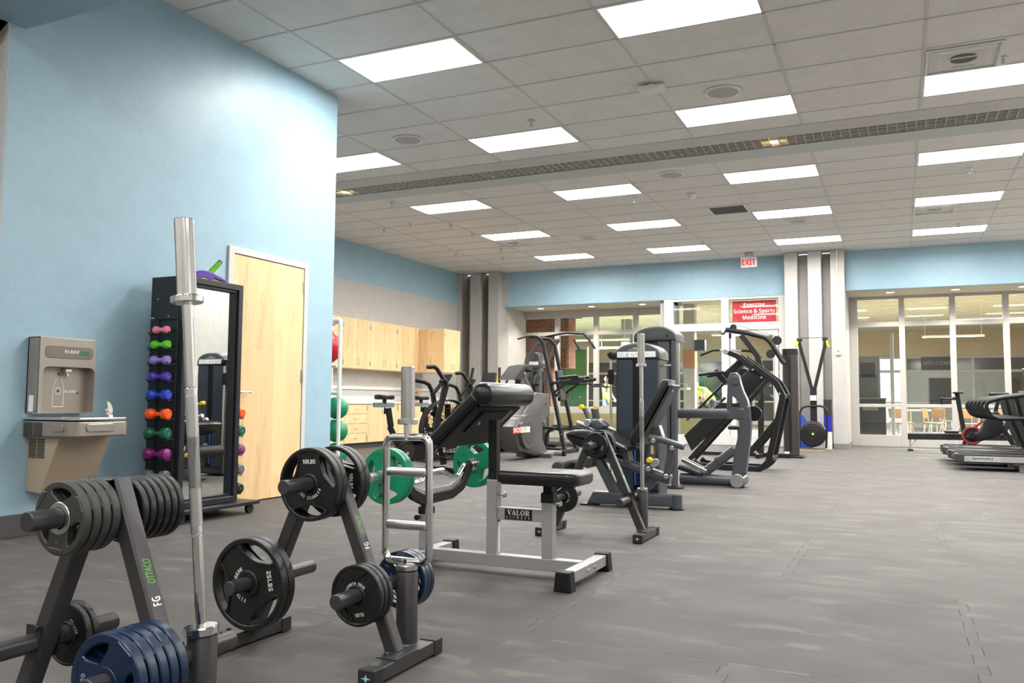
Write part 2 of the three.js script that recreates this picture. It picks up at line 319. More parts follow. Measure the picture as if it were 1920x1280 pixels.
blockWall('wall_right_face', 'white block wall that the mirror shows', [4.28, 0, -16.5], [0, 0, 1], 6.5, 0, CEIL, [-1, 0, 0], whiteBlock, MAT.joint, 0);
struct('wall_right', span([4.4, 0, 5.2], [4.6, CEIL + .2, -19.6]), MAT.white);
struct('wall_front', span([-10.1, 0, 5], [4.6, CEIL + .2, 5.2]), MAT.white);
struct('wall_near_side', span([-10, 0, 5.2], [-9.8, CEIL + .2, -5.6]), MAT.white);
struct('ceiling_near', span([-10, CEIL, 5.2], [4.5, CEIL + .08, -3.2]), MAT.drywall);

// ------------------------------------------------------------------ suspended ceiling
const ceiling = struct('ceiling', span([-10, CEIL + .14, -3.4], [4.5, CEIL + .2, -18.4]), MAT.drywall, 'grey lay-in ceiling of long rectangular panels');
const CX = [-9.72, -8.29, -7.07, -5.83, -4.6, -3.36, -2.12, -.91, .27, 1.46, 2.72, 3.93, 4.4];
const CZF = [-3.54, -4.18, -4.82, -5.455, -6.09, -6.70, -7.34, -7.975, -8.63, -9.25, -9.65];
const CZB = [-10.74, -11.33, -11.95, -12.58, -13.21, -13.83, -14.46, -15.09, -15.73, -16.36, -17.0, -17.6, -18.2];
const isLamp = (x, z) => COLX.includes(x) && ROWZ.includes(z);
{
  const cache = new Map(), T = .022;
  const tileGeo = (w, d) => { const k = w.toFixed(2) + d.toFixed(2); if (!cache.has(k)) cache.set(k, [0, 1, 2].map(() => boxUVshift(box(w - .006, .016, d - .006, 0, 0, 0, .003)))); return cache.get(k)[Math.floor(rnd(3))]; };
  const tileMat = MAT.tile.clone(); tileMat.userData = {};
  for (const Z of [CZF, CZB]) for (let j = 0; j < Z.length - 1; j++) for (let i = 0; i < CX.length - 1; i++) {
    const x0 = CX[i], x1 = CX[i + 1], z0 = Z[j], z1 = Z[j + 1];
    if (x1 < -5 && z0 > -6.8) continue;
    if (isLamp(x0, z0)) continue;
    put('ceiling_panel', tileGeo(x1 - x0, z0 - z1), tileMat, ceiling, [(x0 + x1) / 2, CEIL + .014, (z0 + z1) / 2]);
  }
  for (const Z of [CZF, CZB]) {
    for (let i = 0; i < CX.length; i++) if (!(Z === CZF && CX[i] < -5.2)) put('tee_bar', box(T, .012, Z[0] - Z[Z.length - 1]), MAT.tee, ceiling, [CX[i], CEIL + .006, (Z[0] + Z[Z.length - 1]) / 2]);
      else put('tee_bar', box(T, .012, -6.87 + 9.65), MAT.tee, ceiling, [CX[i], CEIL + .006, (-6.87 - 9.65) / 2]);
    for (const z of Z) { const a = z > -6.87 ? -5.15 : -9.7; put('tee_bar', box(4.4 - a, .011, T * .8), MAT.tee, ceiling, [(4.4 + a) / 2, CEIL + .0055, z]); }
  }
}
// troffers
{
  const proto = () => {
    const o = new THREE.Group(), w = 1.19, d = .585, h = .075;
    mesh('frame', flatY(frameShape(-w / 2 - .012, w / 2 + .012, -d / 2 - .012, d / 2 + .012, .022, .022, .022, .022, .012, .001), .006), MAT.fitting, o);
    mesh('housing', [span([-w / 2, .01, -d / 2], [w / 2, h + .02, -d / 2 - .01]), span([-w / 2, .01, d / 2], [w / 2, h + .02, d / 2 + .01]), span([-w / 2, .01, -d / 2], [-w / 2 - .01, h + .02, d / 2]), span([w / 2, .01, -d / 2], [w / 2 + .01, h + .02, d / 2])], MAT.fitting, o);
    mesh('diffuser', span([-w / 2, h, -d / 2], [w / 2, h + .01, d / 2]), MAT.lampglow, o);
    return o;
  };
  const p = proto(), ordinal = ['first', 'second', 'third', 'fourth', 'fifth'], col = ['in the row nearest the cabinets', 'in the row above the preacher bench', 'in the row above the machines', 'in the row above the treadmills'];
  ROWZ.forEach((z, j) => COLX.forEach((x, i) => {
    if (i === 0 && j === 0) return;
    const cx = x + .61, cz = z - .31;
    if (i < 4 && !(j === 0 && i === 3)) {
      const o = p.clone(); o.name = numbered('ceiling_light'); o.position.set(cx, CEIL, cz); scene.add(o);
      tag(o, `lit ceiling panel light, ${ordinal[j]} ${col[i]}`, 'ceiling light', 'recessed ceiling lights');
    } else { const o = p.clone(); o.name = numbered('ceiling_light'); o.position.set(cx, CEIL, cz); scene.add(o); tag(o, 'lit rectangular ceiling panel light beyond the treadmills', 'ceiling light', 'recessed ceiling lights'); }
    areaLight(cx, CEIL + .07, cz, 1.17, .565, TROFFER_POWER, TROFFER_RGB);
  }));
}
// the same lights over the near end of the room, behind the camera
{
  const src = scene.getObjectByName('ceiling_light');
  for (const z of [-1.3, 1.4, 4.1]) for (const x of [-6.4, -3.98, -1.5, .88, 3.3]) {
    const o = dup(src, [x, CEIL, z], 0, 'lit rectangular ceiling panel light over the near end of the room', 'recessed ceiling lights');
    o.position.y = CEIL - .09; areaLight(x, CEIL - .02, z, 1.17, .565, TROFFER_POWER * .45, TROFFER_RGB);
  }
}
// trench with egg-crate louvre across the ceiling
{
  const t = structGroup('ceiling_trench', 'ceiling trench covered by an egg-crate louvre');
  mesh('edge_trim', span([-9.7, CEIL - .004, -9.65], [4.4, CEIL + .02, -9.985], .002), MAT.drywall, t);
  mesh('lower_trim', span([-9.7, CEIL - .004, -10.36], [4.4, CEIL + .02, -10.74], .002), M(new THREE.Color().setRGB(.56, .60, .60), .7), t);
  mesh('trench_box', [span([-9.7, CEIL, -9.985], [4.4, CEIL + .3, -9.975]), span([-9.7, CEIL, -10.36], [4.4, CEIL + .3, -10.37]), span([-9.7, CEIL + .13, -9.98], [4.4, CEIL + .135, -10.37])], M(new THREE.Color().setRGB(.34, .33, .3), .8), t);
  const blade = box(.006, .05, .375), rail = box(14.1, .05, .006);
  for (let x = -7.6; x < 2.4; x += .098) put('louvre_blade', blade, MAT.louvre, t, [x, CEIL + .028, -10.172]);
  for (const z of [-10.0, -10.11, -10.235, -10.345]) put('louvre_rail', rail, MAT.louvre, t, [-2.65, CEIL + .028, z]);
  const warm = new THREE.MeshStandardMaterial({ color: 0xffffff, emissive: new THREE.Color(1, .72, .3), emissiveIntensity: 14, roughness: .5 });
  for (const [x, label] of [[-1.28, 'warm lamp glowing inside the ceiling louvre above the machines'], [-7.45, 'warm lamp glowing inside the ceiling louvre beside the blue wall']]) {
    const o = thing('louvre_lamp', label, 'lamp', [x, CEIL + .09, -10.17]);
    mesh('housing', cyl([0, .0, 0], [0, .04, 0], .075), MAT.fitting, o); mesh('lens', cyl([0, -.012, 0], [0, .001, 0], .065), warm, o);
    const l = new THREE.SpotLight(new THREE.Color(1, .75, .36), 6, 5, 1.2, .7); l.position.set(x, CEIL + .07, -10.17); l.target.position.set(x, 0, -10.3); l.castShadow = true; l.shadow.radius = 3; scene.add(l, l.target);
  }
}
// ceiling fittings
{
  const spk = (x, z, label) => { const o = thing('ceiling_speaker', label, 'speaker', [x, CEIL, z], 0, 'round ceiling speakers');
    mesh('rim', lathe([[.15, -.002], [.155, -.012], [.175, -.010], [.18, 0], [.15, 0]], 32), MAT.fitting, o); mesh('grille', lathe([[0, -.008], [.15, -.006], [.15, 0]], 32), M(new THREE.Color().setRGB(.5, .48, .44), .8), o); };
  spk(-5.24, -8.36, 'round ceiling speaker beside the end of the blue wall'); spk(-1.53, -8.29, 'round ceiling speaker just in front of the second machine-row light');
  spk(-2.75, -11.09, 'round ceiling speaker just beyond the louvre'); spk(-1.5, -14.8, 'round ceiling speaker behind the fourth machine-row light'); spk(-5.27, -14.86, 'round ceiling speaker between two far lights');
  const spr = (x, z, label) => { const o = thing('sprinkler_head', label, 'sprinkler', [x, CEIL, z], 0, 'ceiling sprinklers');
    mesh('escutcheon', cyl([0, -.008, 0], [0, 0, 0], .038), MAT.chromeDull, o); mesh('stem', cyl([0, -.05, 0], [0, -.006, 0], .010), MAT.steel, o); mesh('deflector', cyl([0, -.062, 0], [0, -.056, 0], .026), MAT.steel, o); };
  const near = ['beside the second bench-row light', 'beside the round duct diffuser', 'beyond the third treadmill light', 'beyond the third bench-row light', 'above the wall cabinets, darkest one', 'nearest the blue side band', 'just beyond the louvre end', 'close behind a cabinet-row light', 'midway between two cabinet-row lights', 'closest to the corner piers', 'midway along the cabinet side', 'beside the fifth bench-row light', 'beyond the fourth treadmill light', 'beside the far supply vent'];
  [[-3.62, -8.32], [.91, -8.45], [.91, -12.34], [-3.59, -12.21], [-7.69, -12.4], [-8.42, -12.69], [-7.16, -11], [-7.12, -12.83], [-7.11, -13.65], [-7.68, -16.17], [-8.4, -15.38], [-3.39, -16.16], [.99, -16.08], [-7.3, -15.29]].forEach(([x, z], i) => spr(x, z, 'small ceiling sprinkler head ' + near[i]));
  { const o = thing('wifi_unit', 'white square wireless unit hanging under the ceiling grid', 'wifi unit', [-2.13, CEIL, -7.83], .1);
    mesh('bracket', box(.06, .03, .1, 0, -.015, 0), MAT.fitting, o);
    mesh('body', ext(Array.from({ length: 12 }, (_, i) => [-.13 + .26 * i / 11, -.035 - .03 * Math.sin(Math.PI * i / 11)]).concat([[.13, -.028], [-.13, -.028]]), .17, .004), MAT.fitting, o); }
  { const o = thing('smoke_detector', 'white domed smoke detector on the ceiling', 'smoke detector', [-2.74, CEIL, -12.31]);
    mesh('base', cyl([0, -.03, 0], [0, 0, 0], .075), MAT.fitting, o); mesh('dome', lathe([[0, -.085], [.03, -.08], [.05, -.06], [.06, -.03], [0, -.03]], 20), MAT.alu, o); }
  { const o = thing('return_grille', 'dark square return air grille in the ceiling', 'vent', [-2.42, CEIL, -13.52]);
    mesh('frame', flatY(frameShape(-.3, .3, -.3, .3, .03, .03, .03, .03, .01, .001), -.003), MAT.fitting, o);
    mesh('core', span([-.27, .002, -.27], [.27, .01, .27]), M(new THREE.Color().setRGB(.12, .12, .115), .8), o);
    for (let i = 0; i < 12; i++) mesh('louvre', span([-.27, -.003, -.25 + i * .043], [.27, .003, -.238 + i * .043]), M(new THREE.Color().setRGB(.2, .2, .19), .7), o); }
  const diff = (x, z, label) => { const o = thing('supply_diffuser', label, 'vent', [x, CEIL, z], 0, 'square supply diffusers');
    [[.295, -.014], [.21, -.026], [.13, -.036]].forEach(([r, y], i) => mesh('cone', [0, 1, 2, 3].map((k) => turn(ext([[-r, y], [r, y], [r - .05, y + .012], [-r + .05, y + .012]], .004, .0005).translate(0, 0, 0), 0, 0, 0).applyMatrix4(new THREE.Matrix4().makeRotationX(0)).applyMatrix4(new THREE.Matrix4().makeTranslation(0, 0, r - .022)).applyMatrix4(new THREE.Matrix4().makeRotationY(k * Math.PI / 2))), MAT.fitting, o));
    mesh('neck', lathe([[.0, -.003], [.1, -.003], [.11, -.001], [.0, -.001]], 24), M(new THREE.Color().setRGB(.15, .15, .15), .7), o);
    mesh('plate', [flatY(frameShape(-.305, .305, -.305, .305, .025, .025, .025, .025, .008, .001), -.0045)], MAT.fitting, o); };
  diff(.59, -8.33, 'square metal supply diffuser in front of the treadmill-row light'); diff(.58, -14.78, 'square supply diffuser beyond the fourth treadmill light'); diff(-6.81, -14.8, 'square supply diffuser beside the cabinet-row light');
  { const o = thing('exit_sign', 'white exit sign with red letters hanging by the blue header', 'exit sign', [-2.75, 3.78, -17.6], 0);
    mesh('housing', box(.32, .21, .05, 0, 0, 0, .006), MAT.fitting, o); mesh('canopy', box(.16, .05, .1, 0, .165, 0, .004), M(new THREE.Color().setRGB(.5, .45, .33), .6), o); mesh('stem', cyl([0, .1, 0], [0, .15, 0], .012), MAT.fitting, o);
    const g = letters('EXIT', .125, .003); g.scale(.78, 1, 1); mesh('lettering', g.translate(0, 0, .0255), new THREE.MeshStandardMaterial({ color: 0xc01010, emissive: 0xd01010, emissiveIntensity: .5, roughness: .5 }), o, 'red letters EXIT'); }
}

// ------------------------------------------------------------------ wood
const mapleTex = dataTex(1024, (u, v) => {          // grain runs along v; veneer leaves change tone along u
  const leaf = Math.floor(u * 8), tone = hash2(leaf, 3, 12) * .07, g = fbm(u * 90 + fbm(u * 6, v * 3, 4, 8, 3) * 4, v * 5, 17, 90, 4), fig = fbm(u * 14, v * 4, 71, 16, 3);
  const k = clamp01(.99 - tone - .07 * (g - .4) - .10 * clamp01((fig - .6) * 3)); return [k * 1.0, k * .855, k * .645];
});
mapleTex.repeat.set(.75, .75);
const mapleMat = (s) => { const t = mapleTex.clone(); t.offset.set(s * .37, s * .61); t.needsUpdate = true; return metric(M(0xffffff, .42, 0, { map: t })); };
const maple = [0, 1, 2].map(mapleMat);
MAT.frame = M(new THREE.Color().setRGB(.64, .62, .60), .45);
// ------------------------------------------------------------------ door in the blue wall
{
  const d = structGroup('door_1', 'maple door in a light grey metal frame');
  mesh('frame', faceX(ext([[5.394, 0], [5.459, 0], [5.459, 2.137], [6.396, 2.137], [6.396, 0], [6.449, 0], [6.449, 2.192], [5.394, 2.192]], .022, .002), BX + .011), MAT.frame, d);
  mesh('reveal', span([BX, 0, -5.459], [BX + .003, 2.14, -6.396]), MAT.black, d);
  mesh('leaf', span([BX, .012, -5.464], [BX + .014, 2.131, -6.391], .002), maple[0], d);
  for (const y of [1.955, 1.115, .3]) { const h = new THREE.Group(); h.name = 'hinge'; d.add(h); mesh('knuckle', cyl([BX + .022, y - .06, -6.393], [BX + .022, y + .06, -6.393], .008, .008, 10), MAT.chromeDull, h); mesh('plate', span([BX + .012, y - .06, -6.37], [BX + .017, y + .06, -6.415]), MAT.chromeDull, h); }
  const hd = new THREE.Group(); hd.name = 'handle'; d.add(hd);
  mesh('rose', cyl([BX + .012, .95, -5.54], [BX + .022, .95, -5.54], .028), MAT.chromeDull, hd); mesh('lever', tube([[BX + .02, .95, -5.54], [BX + .06, .95, -5.54], [BX + .06, .95, -5.665]], .009, .015), MAT.chromeDull, hd);
}
// ------------------------------------------------------------------ bottle filling station and drinking fountain
{
  const f = thing('drinking_fountain', 'stainless drinking fountain with bottle filler mounted on the blue wall', 'drinking fountain', [0, 0, 0]);
  const st = M(new THREE.Color().setRGB(.37, .335, .29), .36, .55), shade = st, bright = M(new THREE.Color().setRGB(.72, .69, .66), .22, .9), tanp = M(new THREE.Color().setRGB(.40, .32, .235), .5, .05), dark = M(new THREE.Color().setRGB(.03, .028, .026), .7);
  const X0 = -5.147, XF = -5.035, za = -3.64, zb = -4.055;
  // filler housing with an alcove
  const zc = (za + zb) / 2, w = (za - zb) / 2;
  const rr = (x0, x1, y0, y1, r, top = true) => { const s = new THREE.Shape(); s.moveTo(x0, y0); s.lineTo(x1, y0); s.lineTo(x1, y1 - r); s.quadraticCurveTo(x1, y1, x1 - r, y1); s.lineTo(x0 + r, y1); s.quadraticCurveTo(x0, y1, x0, y1 - r); s.lineTo(x0, y0); return s; };
  const face = rr(-w, w, .79, 1.283, .004), hole = rr(-w + .028, w - .004, .796, 1.093, .045);
  const fg = ext(face, .012, .002, [new THREE.Path(hole.getPoints(8))]);
  const faceOn = (g, x) => g.applyMatrix4(new THREE.Matrix4().set(0, 0, 1, x, 0, 1, 0, 0, -1, 0, 0, zc, 0, 0, 0, 1));   // local x -> -z, local z -> +x
  const housing = mesh('filler_housing', [faceOn(fg, XF), span([X0, .79, za], [XF, 1.283, za - .006]), span([X0, .79, zb], [XF, 1.283, zb + .006]), span([X0, 1.275, za], [XF + .004, 1.287, zb], .003), span([X0, .79, za], [X0 + .01, 1.283, zb])], st, f);
  mesh('alcove', [faceOn(ext([[-w + .02, .785], [w, .785], [w, 1.1], [-w + .02, 1.1]], .004, .0005), XF - .07), faceOn(ext([[-w + .02, 1.097], [w, 1.097], [w, 1.103], [-w + .02, 1.103]], .07, .0005), XF - .038)], shade, housing);
  const pan = faceOn(ext(rr2(-w + .032, w - .022, 1.15, 1.232, .038), .008, .003), XF + .006);
  function rr2(x0, x1, y0, y1, r) { const s = new THREE.Shape(); s.moveTo(x0 + r, y0); s.lineTo(x1 - r, y0); s.quadraticCurveTo(x1, y0, x1, y0 + r); s.lineTo(x1, y1 - r); s.quadraticCurveTo(x1, y1, x1 - r, y1); s.lineTo(x0 + r, y1); s.quadraticCurveTo(x0, y1, x0, y1 - r); s.lineTo(x0, y0 + r); s.quadraticCurveTo(x0, y0, x0 + r, y0); return s; }
  mesh('sensor_panel', pan, M(new THREE.Color().setRGB(.20, .175, .15), .5), f);
  mesh('display', span([XF + .009, 1.175, zc - w + .125], [XF + .0115, 1.207, zc - w + .055], .001), M(new THREE.Color().setRGB(.06, .17, .09), .4), f);
  const onFace = (g, x, y, z) => g.applyMatrix4(new THREE.Matrix4().set(0, 0, 1, x, 0, 1, 0, y, -1, 0, 0, z, 0, 0, 0, 1));
  const white = M(0xf1efea, .5), blueInk = M(new THREE.Color().setRGB(.02, .07, .19), .5);
  const word = letters('ELKAY', .02, .0008); word.scale(1.35, 1, 1); mesh('lettering', onFace(word, XF + .0105, 1.197, zc - .02), white, f, 'maker name in white letters');
  mesh('nozzle', [span([XF - .066, 1.055, zc - .005], [XF - .022, 1.088, zc - .055], .008), cyl([XF - .04, 1.03, zc - .03], [XF - .04, 1.06, zc - .03], .012)], bright, f);
  const bz = zc + .014, ln = (pts, r = .0022) => tube(pts.map(([b, y]) => [XF - .067, y, bz - b]), r, .006, 6, [1, 0, 0]);
  mesh('bottle_outline', [ln([[-.028, 1.035], [-.022, 1.025], [-.022, 1.0], [-.04, .965], [-.04, .83], [.04, .83], [.04, .965], [.022, 1.0], [.022, 1.025], [.028, 1.035]], .003), ...[.016, .025].map((r) => tube(Array.from({ length: 25 }, (_, i) => [XF - .067, .935 + Math.sin(i / 12 * Math.PI) * r, bz - Math.cos(i / 12 * Math.PI) * r]), .0015, 0, 5, [1, 0, 0]))], white, f);
  mesh('sensor_eye', cyl([XF - .069, .935, bz], [XF - .064, .935, bz], .007), M(0x30101a, .3), f);
  const drop = (y, z, s) => onFace(ext(smooth2([[0, s], [.5 * s, .1 * s], [.45 * s, -.55 * s], [0, -.85 * s], [-.45 * s, -.55 * s], [-.5 * s, .1 * s]], 24), .002, .0003), XF - .067, y, z);
  mesh('water_drop', drop(1.05, bz, .014), blueInk, f); mesh('water_drop', drop(.925, zb + .075, .012), blueInk, f);
  const w2 = letters('ELKAY', .017, .0008); w2.scale(1.35, 1, 1); mesh('lettering', onFace(w2, XF - .067, .933, zb + .125), white, f);
  mesh('pictogram', [ln([[-.15, .99], [-.118, .99], [-.118, .915], [-.135, .915]], .0018), ln([[-.15, .885], [-.118, .885], [-.118, .81], [-.15, .81]], .0018), onFace(box(.022, .035, .001, 0, 0, 0, 0), XF - .067, .955, bz + .137), onFace(box(.014, .03, .001), XF - .067, .842, bz + .137)], white, f);
  // deck and basin
  const dz0 = -3.625, dz1 = -4.04, dx1 = -4.68, top = .752, bot = .655;
  const s = new THREE.Shape(); s.moveTo(X0, -dz0); s.lineTo(dx1 - .07, -dz0); s.quadraticCurveTo(dx1, -dz0, dx1, -dz0 + .07); s.lineTo(dx1, -dz1 - .02); s.quadraticCurveTo(dx1, -dz1, dx1 - .02, -dz1); s.lineTo(X0, -dz1); s.lineTo(X0, -dz0);
  const deck = ext(s, top - bot, .008); turn(deck, -Math.PI / 2, 0, 0); mesh('deck', deck.translate(0, (top + bot) / 2 - .012, 0), st, f);
  const basinHole = new THREE.Path(); basinHole.absellipse(-4.9, 3.84, .125, .13, 0, 2 * Math.PI);
  const s2 = s.clone(); const rim = ext(s2, .014, .003, [basinHole]); turn(rim, -Math.PI / 2, 0, 0); mesh('basin_rim', rim.translate(0, top + .004, 0), bright, f);
  mesh('basin', lathe([[0, -.008], [.08, -.006], [.115, .004], [.13, .016]], 32).scale(1, 1, 1.02).translate(-4.9, top - .008, -3.84), bright, f);
  mesh('bubbler', [cyl([-4.8, top, -4.0], [-4.8, top + .03, -4.0], .02, .015), tube([[-4.8, top + .02, -4.0], [-4.8, top + .05, -3.995], [-4.815, top + .062, -3.97]], .009, .015)], bright, f);
  mesh('mouth_guard', turn(ext(smooth2([[-.016, 0], [.012, -.002], [.02, .03], [.002, .075], [-.016, .085], [-.01, .045]], 24), .022, .004), 0, .9, 0).translate(-4.81, top + .03, -4.0), M(new THREE.Color().setRGB(.78, .74, .64), .5), f);
  // push bars
  mesh('push_bar', faceBar([-4.676, .70, -3.83], .21), st, f); mesh('push_bar', turn(ext(rr2(-.055, .055, -.024, .024, .02), .008, .003), 0, 0, 0).translate(-4.81, .70, dz0 + .003), st, f);
  function faceBar(c, w) { return onFace(ext(rr2(-w / 2, w / 2, -.026, .026, .022), .01, .004), ...c); }
  // lower shroud, tapering to the wall
  const side = (z) => [[X0, bot, z], [-4.83, bot, z], [-5.0, .275, z], [X0, .285, z]];
  const sg = slabZ(side(-3.855), .385, .006); mesh('shroud', sg, tanp, f);
  const slot = (x0, x1, y, z) => span([x0, y - .0035, z + .0005], [x1, y + .0035, z + .0025]);
  const up = [], lo = []; for (let i = 0; i < 9; i++) { up.push(slot(-5.13, -5.045, .728 - i * .0098, dz0), slot(-5.035, -4.955, .728 - i * .0098, dz0)); }
  mesh('upper_grille', up, dark, f); for (let i = 0; i < 11; i++) lo.push(slot(-5.125, -5.055, .622 - i * .0115, -3.6625), slot(-5.045, -4.975, .622 - i * .0115, -3.6625)); mesh('lower_grille', lo, dark, f);
  mesh('label_strip', span([X0 + .03, .8, za + .0005], [X0 + .075, .905, za + .002]), M(0xf4f4f4, .5), f);
}
// ------------------------------------------------------------------ mirror cabinet on wheels
{
  const blk = M(new THREE.Color().setRGB(.012, .014, .018), .38), cab = thing('mirror_cabinet', 'tall black wheeled cabinet with a full-length mirror and dumbbell racks', 'cabinet');
  const x0 = -5.02, x1 = -4.69, z0 = -4.5, z1 = -5.1, y0 = .1, y1 = 1.785, b = .045, r = .055;
  mesh('body', [span([x0, y0, z0], [x1 - r - .004, y1, z1], .003)], blk, cab);
  const fr = mesh('frame', faceX(frameShape(-z0, -z1, y0, y1, b, b, b, b, r, .003), x1 - r / 2), blk, cab);
  mesh('inner_frame', faceX(frameShape(-z0 + b, -z1 - b, y0 + b, y1 - b, .02, .02, .02, .02, r - .02, .002), x1 - r / 2 - .01), blk, fr);
  mesh('mirror', span([x1 - r - .003, y0 + b, z0 - b], [x1 - r + .002, y1 - b, z1 + b]), M(new THREE.Color().setRGB(.76, .78, .76), .01, 1), cab);
  mesh('base_plate', span([x0 - .03, .07, z0 + .06], [x1 + .085, .098, z1 - .16], .004), blk, cab);
  for (const [cx, cz] of [[x1 + .03, z0 + .0], [x1 + .03, z1 - .1], [x0 + .03, z0 + .0], [x0 + .03, z1 - .1]]) { const c = new THREE.Group(); c.name = 'caster'; cab.add(c); mesh('wheel', cyl([cx - .016, .036, cz], [cx + .016, .036, cz], .036), MAT.black, c); mesh('fork', span([cx - .022, .04, cz - .015], [cx + .022, .072, cz + .015], .004), blk, c); }
  for (const [zz, s] of [[z0, 1], [z1, -1]]) { const rk = new THREE.Group(); rk.name = 'dumbbell_rack'; cab.add(rk); const z = zz + s * .012;
    mesh('upright', cyl([-4.93, .24, z], [-4.93, 1.47, z], .005, .005, 8), blk, rk); mesh('upright', cyl([-4.735, .24, z], [-4.735, 1.47, z], .005, .005, 8), blk, rk); mesh('rail', cyl([-4.93, 1.47, z], [-4.735, 1.47, z], .005, .005, 8), blk, rk);
    for (const y of [1.36, 1.25, 1.14, 1.02, .885, .745, .605, .455, .3, .155]) if (s > 0 || y < .8) for (const g of [tube([[-4.735, y, z], [-4.735, y - .012, z + s * .07], [-4.735, y + .012, z + s * .085]], .004, .01, 6), tube([[-4.93, y, z], [-4.93, y - .012, z + s * .07], [-4.93, y + .012, z + s * .085]], .004, .01, 6)]) mesh('cradle', g, blk, rk); }
  mesh('screw', [cyl([-4.95, 1.62, z0], [-4.95, 1.62, z0 + .004], .006), cyl([-4.84, 1.49, z0], [-4.84, 1.49, z0 + .004], .006)], MAT.chromeDull, cab);
  mesh('latch', span([-5.015, 1.475, z0], [-4.98, 1.487, z0 + .006], .002), MAT.chromeDull, cab);
  // vinyl dumbbells
  const kinds = [['pink', 0xf07f96, .75], ['lime green', 0x57c80c, .86], ['lavender', 0x8f76c9, .9], ['purple', 0x4a2aa0, .95], ['royal blue', 0x1a3fc0, 1.05], ['orange', 0xff5a05, 1.1], ['dark green', 0x0d6147, 1.15], ['magenta', 0x7d1568, 1.18], ['grey', 0x64666a, 1.15], ['black', 0x15171b, 1.15]];
  const ys = [1.385, 1.278, 1.166, 1.047, .916, .779, .642, .494, .34, .19];
  kinds.forEach(([word, hex, k], i) => {
    const m = M(hex, .32, 0, { clearcoat: .25, clearcoatRoughness: .3 }), L = .092 * k, r = .037 * k;
    const half = lathe([[0, L], [r * .72, L], [r * .93, L - .006], [r, L - .018 * k], [r * .93, L - .044 * k], [r * .7, L - .056 * k], [.016, L - .064 * k], [0, L - .064 * k]], 16);
    const make = (z, label) => { const d = thing('dumbbell', label, 'dumbbell', [-4.828, ys[i], z]); 
      mesh('handle', cyl([-L + .05 * k, 0, 0], [L - .05 * k, 0, 0], .0155, .0155, 12), m, d);
      mesh('head', turn(half.clone(), 0, 0, -Math.PI / 2), m, d); mesh('head', turn(half.clone(), 0, 0, Math.PI / 2), m, d);
      const n = letters(String(Math.max(1, i)), .009 * k, .0006); mesh('weight_mark', turn(n, 0, Math.PI / 2, 0).translate(L + .0002, 0, 0), M(0xdddddd, .5), d); };
    if (i < 9) make(z0 + .072, `${word} vinyl dumbbell on the cabinet side facing the fountain`);
    if (i > 4) make(z1 - .072, `${word} vinyl dumbbell peeking out beside the door`);
  });
}
// toy blaster on top of the cabinet
{
  const t = thing('toy_blaster', 'purple and lime green foam dart toy lying on the mirror cabinet', 'toy', [-4.82, 1.787, -4.86], 1.25);
  const pu = M(0x6a46b4, .35), ye = M(0xb4dd12, .4), gr = M(0x6fc315, .4), or = M(0xe8b020, .5), dk = M(0x2b1850, .5);
  mesh('grip_shell', ext(smooth2([[-.13, .03], [-.1, .075], [-.02, .085], [.06, .06], [.12, .035], [.15, .012], [.10, .006], [.04, .026], [0, .012], [-.05, .028], [-.1, .012]], 50), .05, .008), pu, t);
  mesh('lower_shell', ext(smooth2([[-.13, .005], [-.13, .03], [-.08, .04], [0, .032], [.06, .03], [.11, .012], [.1, .0], [0, .0]], 40), .04, .006), ye, t);
  mesh('barrel', cyl([-.005, .06, 0], [.085, .165, 0], .021, .021), gr, t); mesh('muzzle', cyl([.082, .161, 0], [.094, .176, 0], .021, .019), pu, t);
  mesh('trigger', box(.02, .012, .03, .13, .008, 0, .003), or, t); mesh('chamber', ext(smooth2([[.03, .036], [.09, .03], [.12, .02], [.06, .022]], 20), .056, .003), dk, t);
}

// ------------------------------------------------------------------ weight plates
const chrome = M(new THREE.Color().setRGB(.80, .80, .80), .12, 1), satin = M(new THREE.Color().setRGB(.60, .60, .60), .3, .95);
const hammer = dataTex(512, (u, v) => { const n = fbm(u * 70, v * 70, 15, 70, 3); return [n, n, n]; }, false, 6);
const iron = metric(M(new THREE.Color().setRGB(.009, .0095, .0095), .36, .1, { bumpMap: hammer, bumpScale: .0012 }));
const greyRubber = M(new THREE.Color().setRGB(.048, .048, .046), .45), navy = M(new THREE.Color().setRGB(.0035, .017, .055), .3), greenVinyl = M(new THREE.Color().setRGB(.0, .25, .115), .35);
const paleInk = M(new THREE.Color().setRGB(.62, .62, .60), .5);
function gripHole(R, a, inner = .55, outer = .885, half = .60) {        // lens-shaped opening near the rim, centred on angle a
  const p = []; for (let i = 0; i <= 10; i++) { const t = a - half + 2 * half * i / 10; p.push([Math.cos(t) * R * outer, Math.sin(t) * R * outer]); }
  for (let i = 0; i <= 12; i++) { const u = i / 12, t = a + half - 2 * half * u, k = outer - .09 - (outer - .09 - inner) * Math.sin(Math.PI * u) ** .8; p.push([Math.cos(t) * R * k, Math.sin(t) * R * k]); }
  return p;
}
const disc = (R, n = 56) => Array.from({ length: n }, (_, i) => [Math.cos(i / n * 2 * Math.PI) * R, Math.sin(i / n * 2 * Math.PI) * R]);
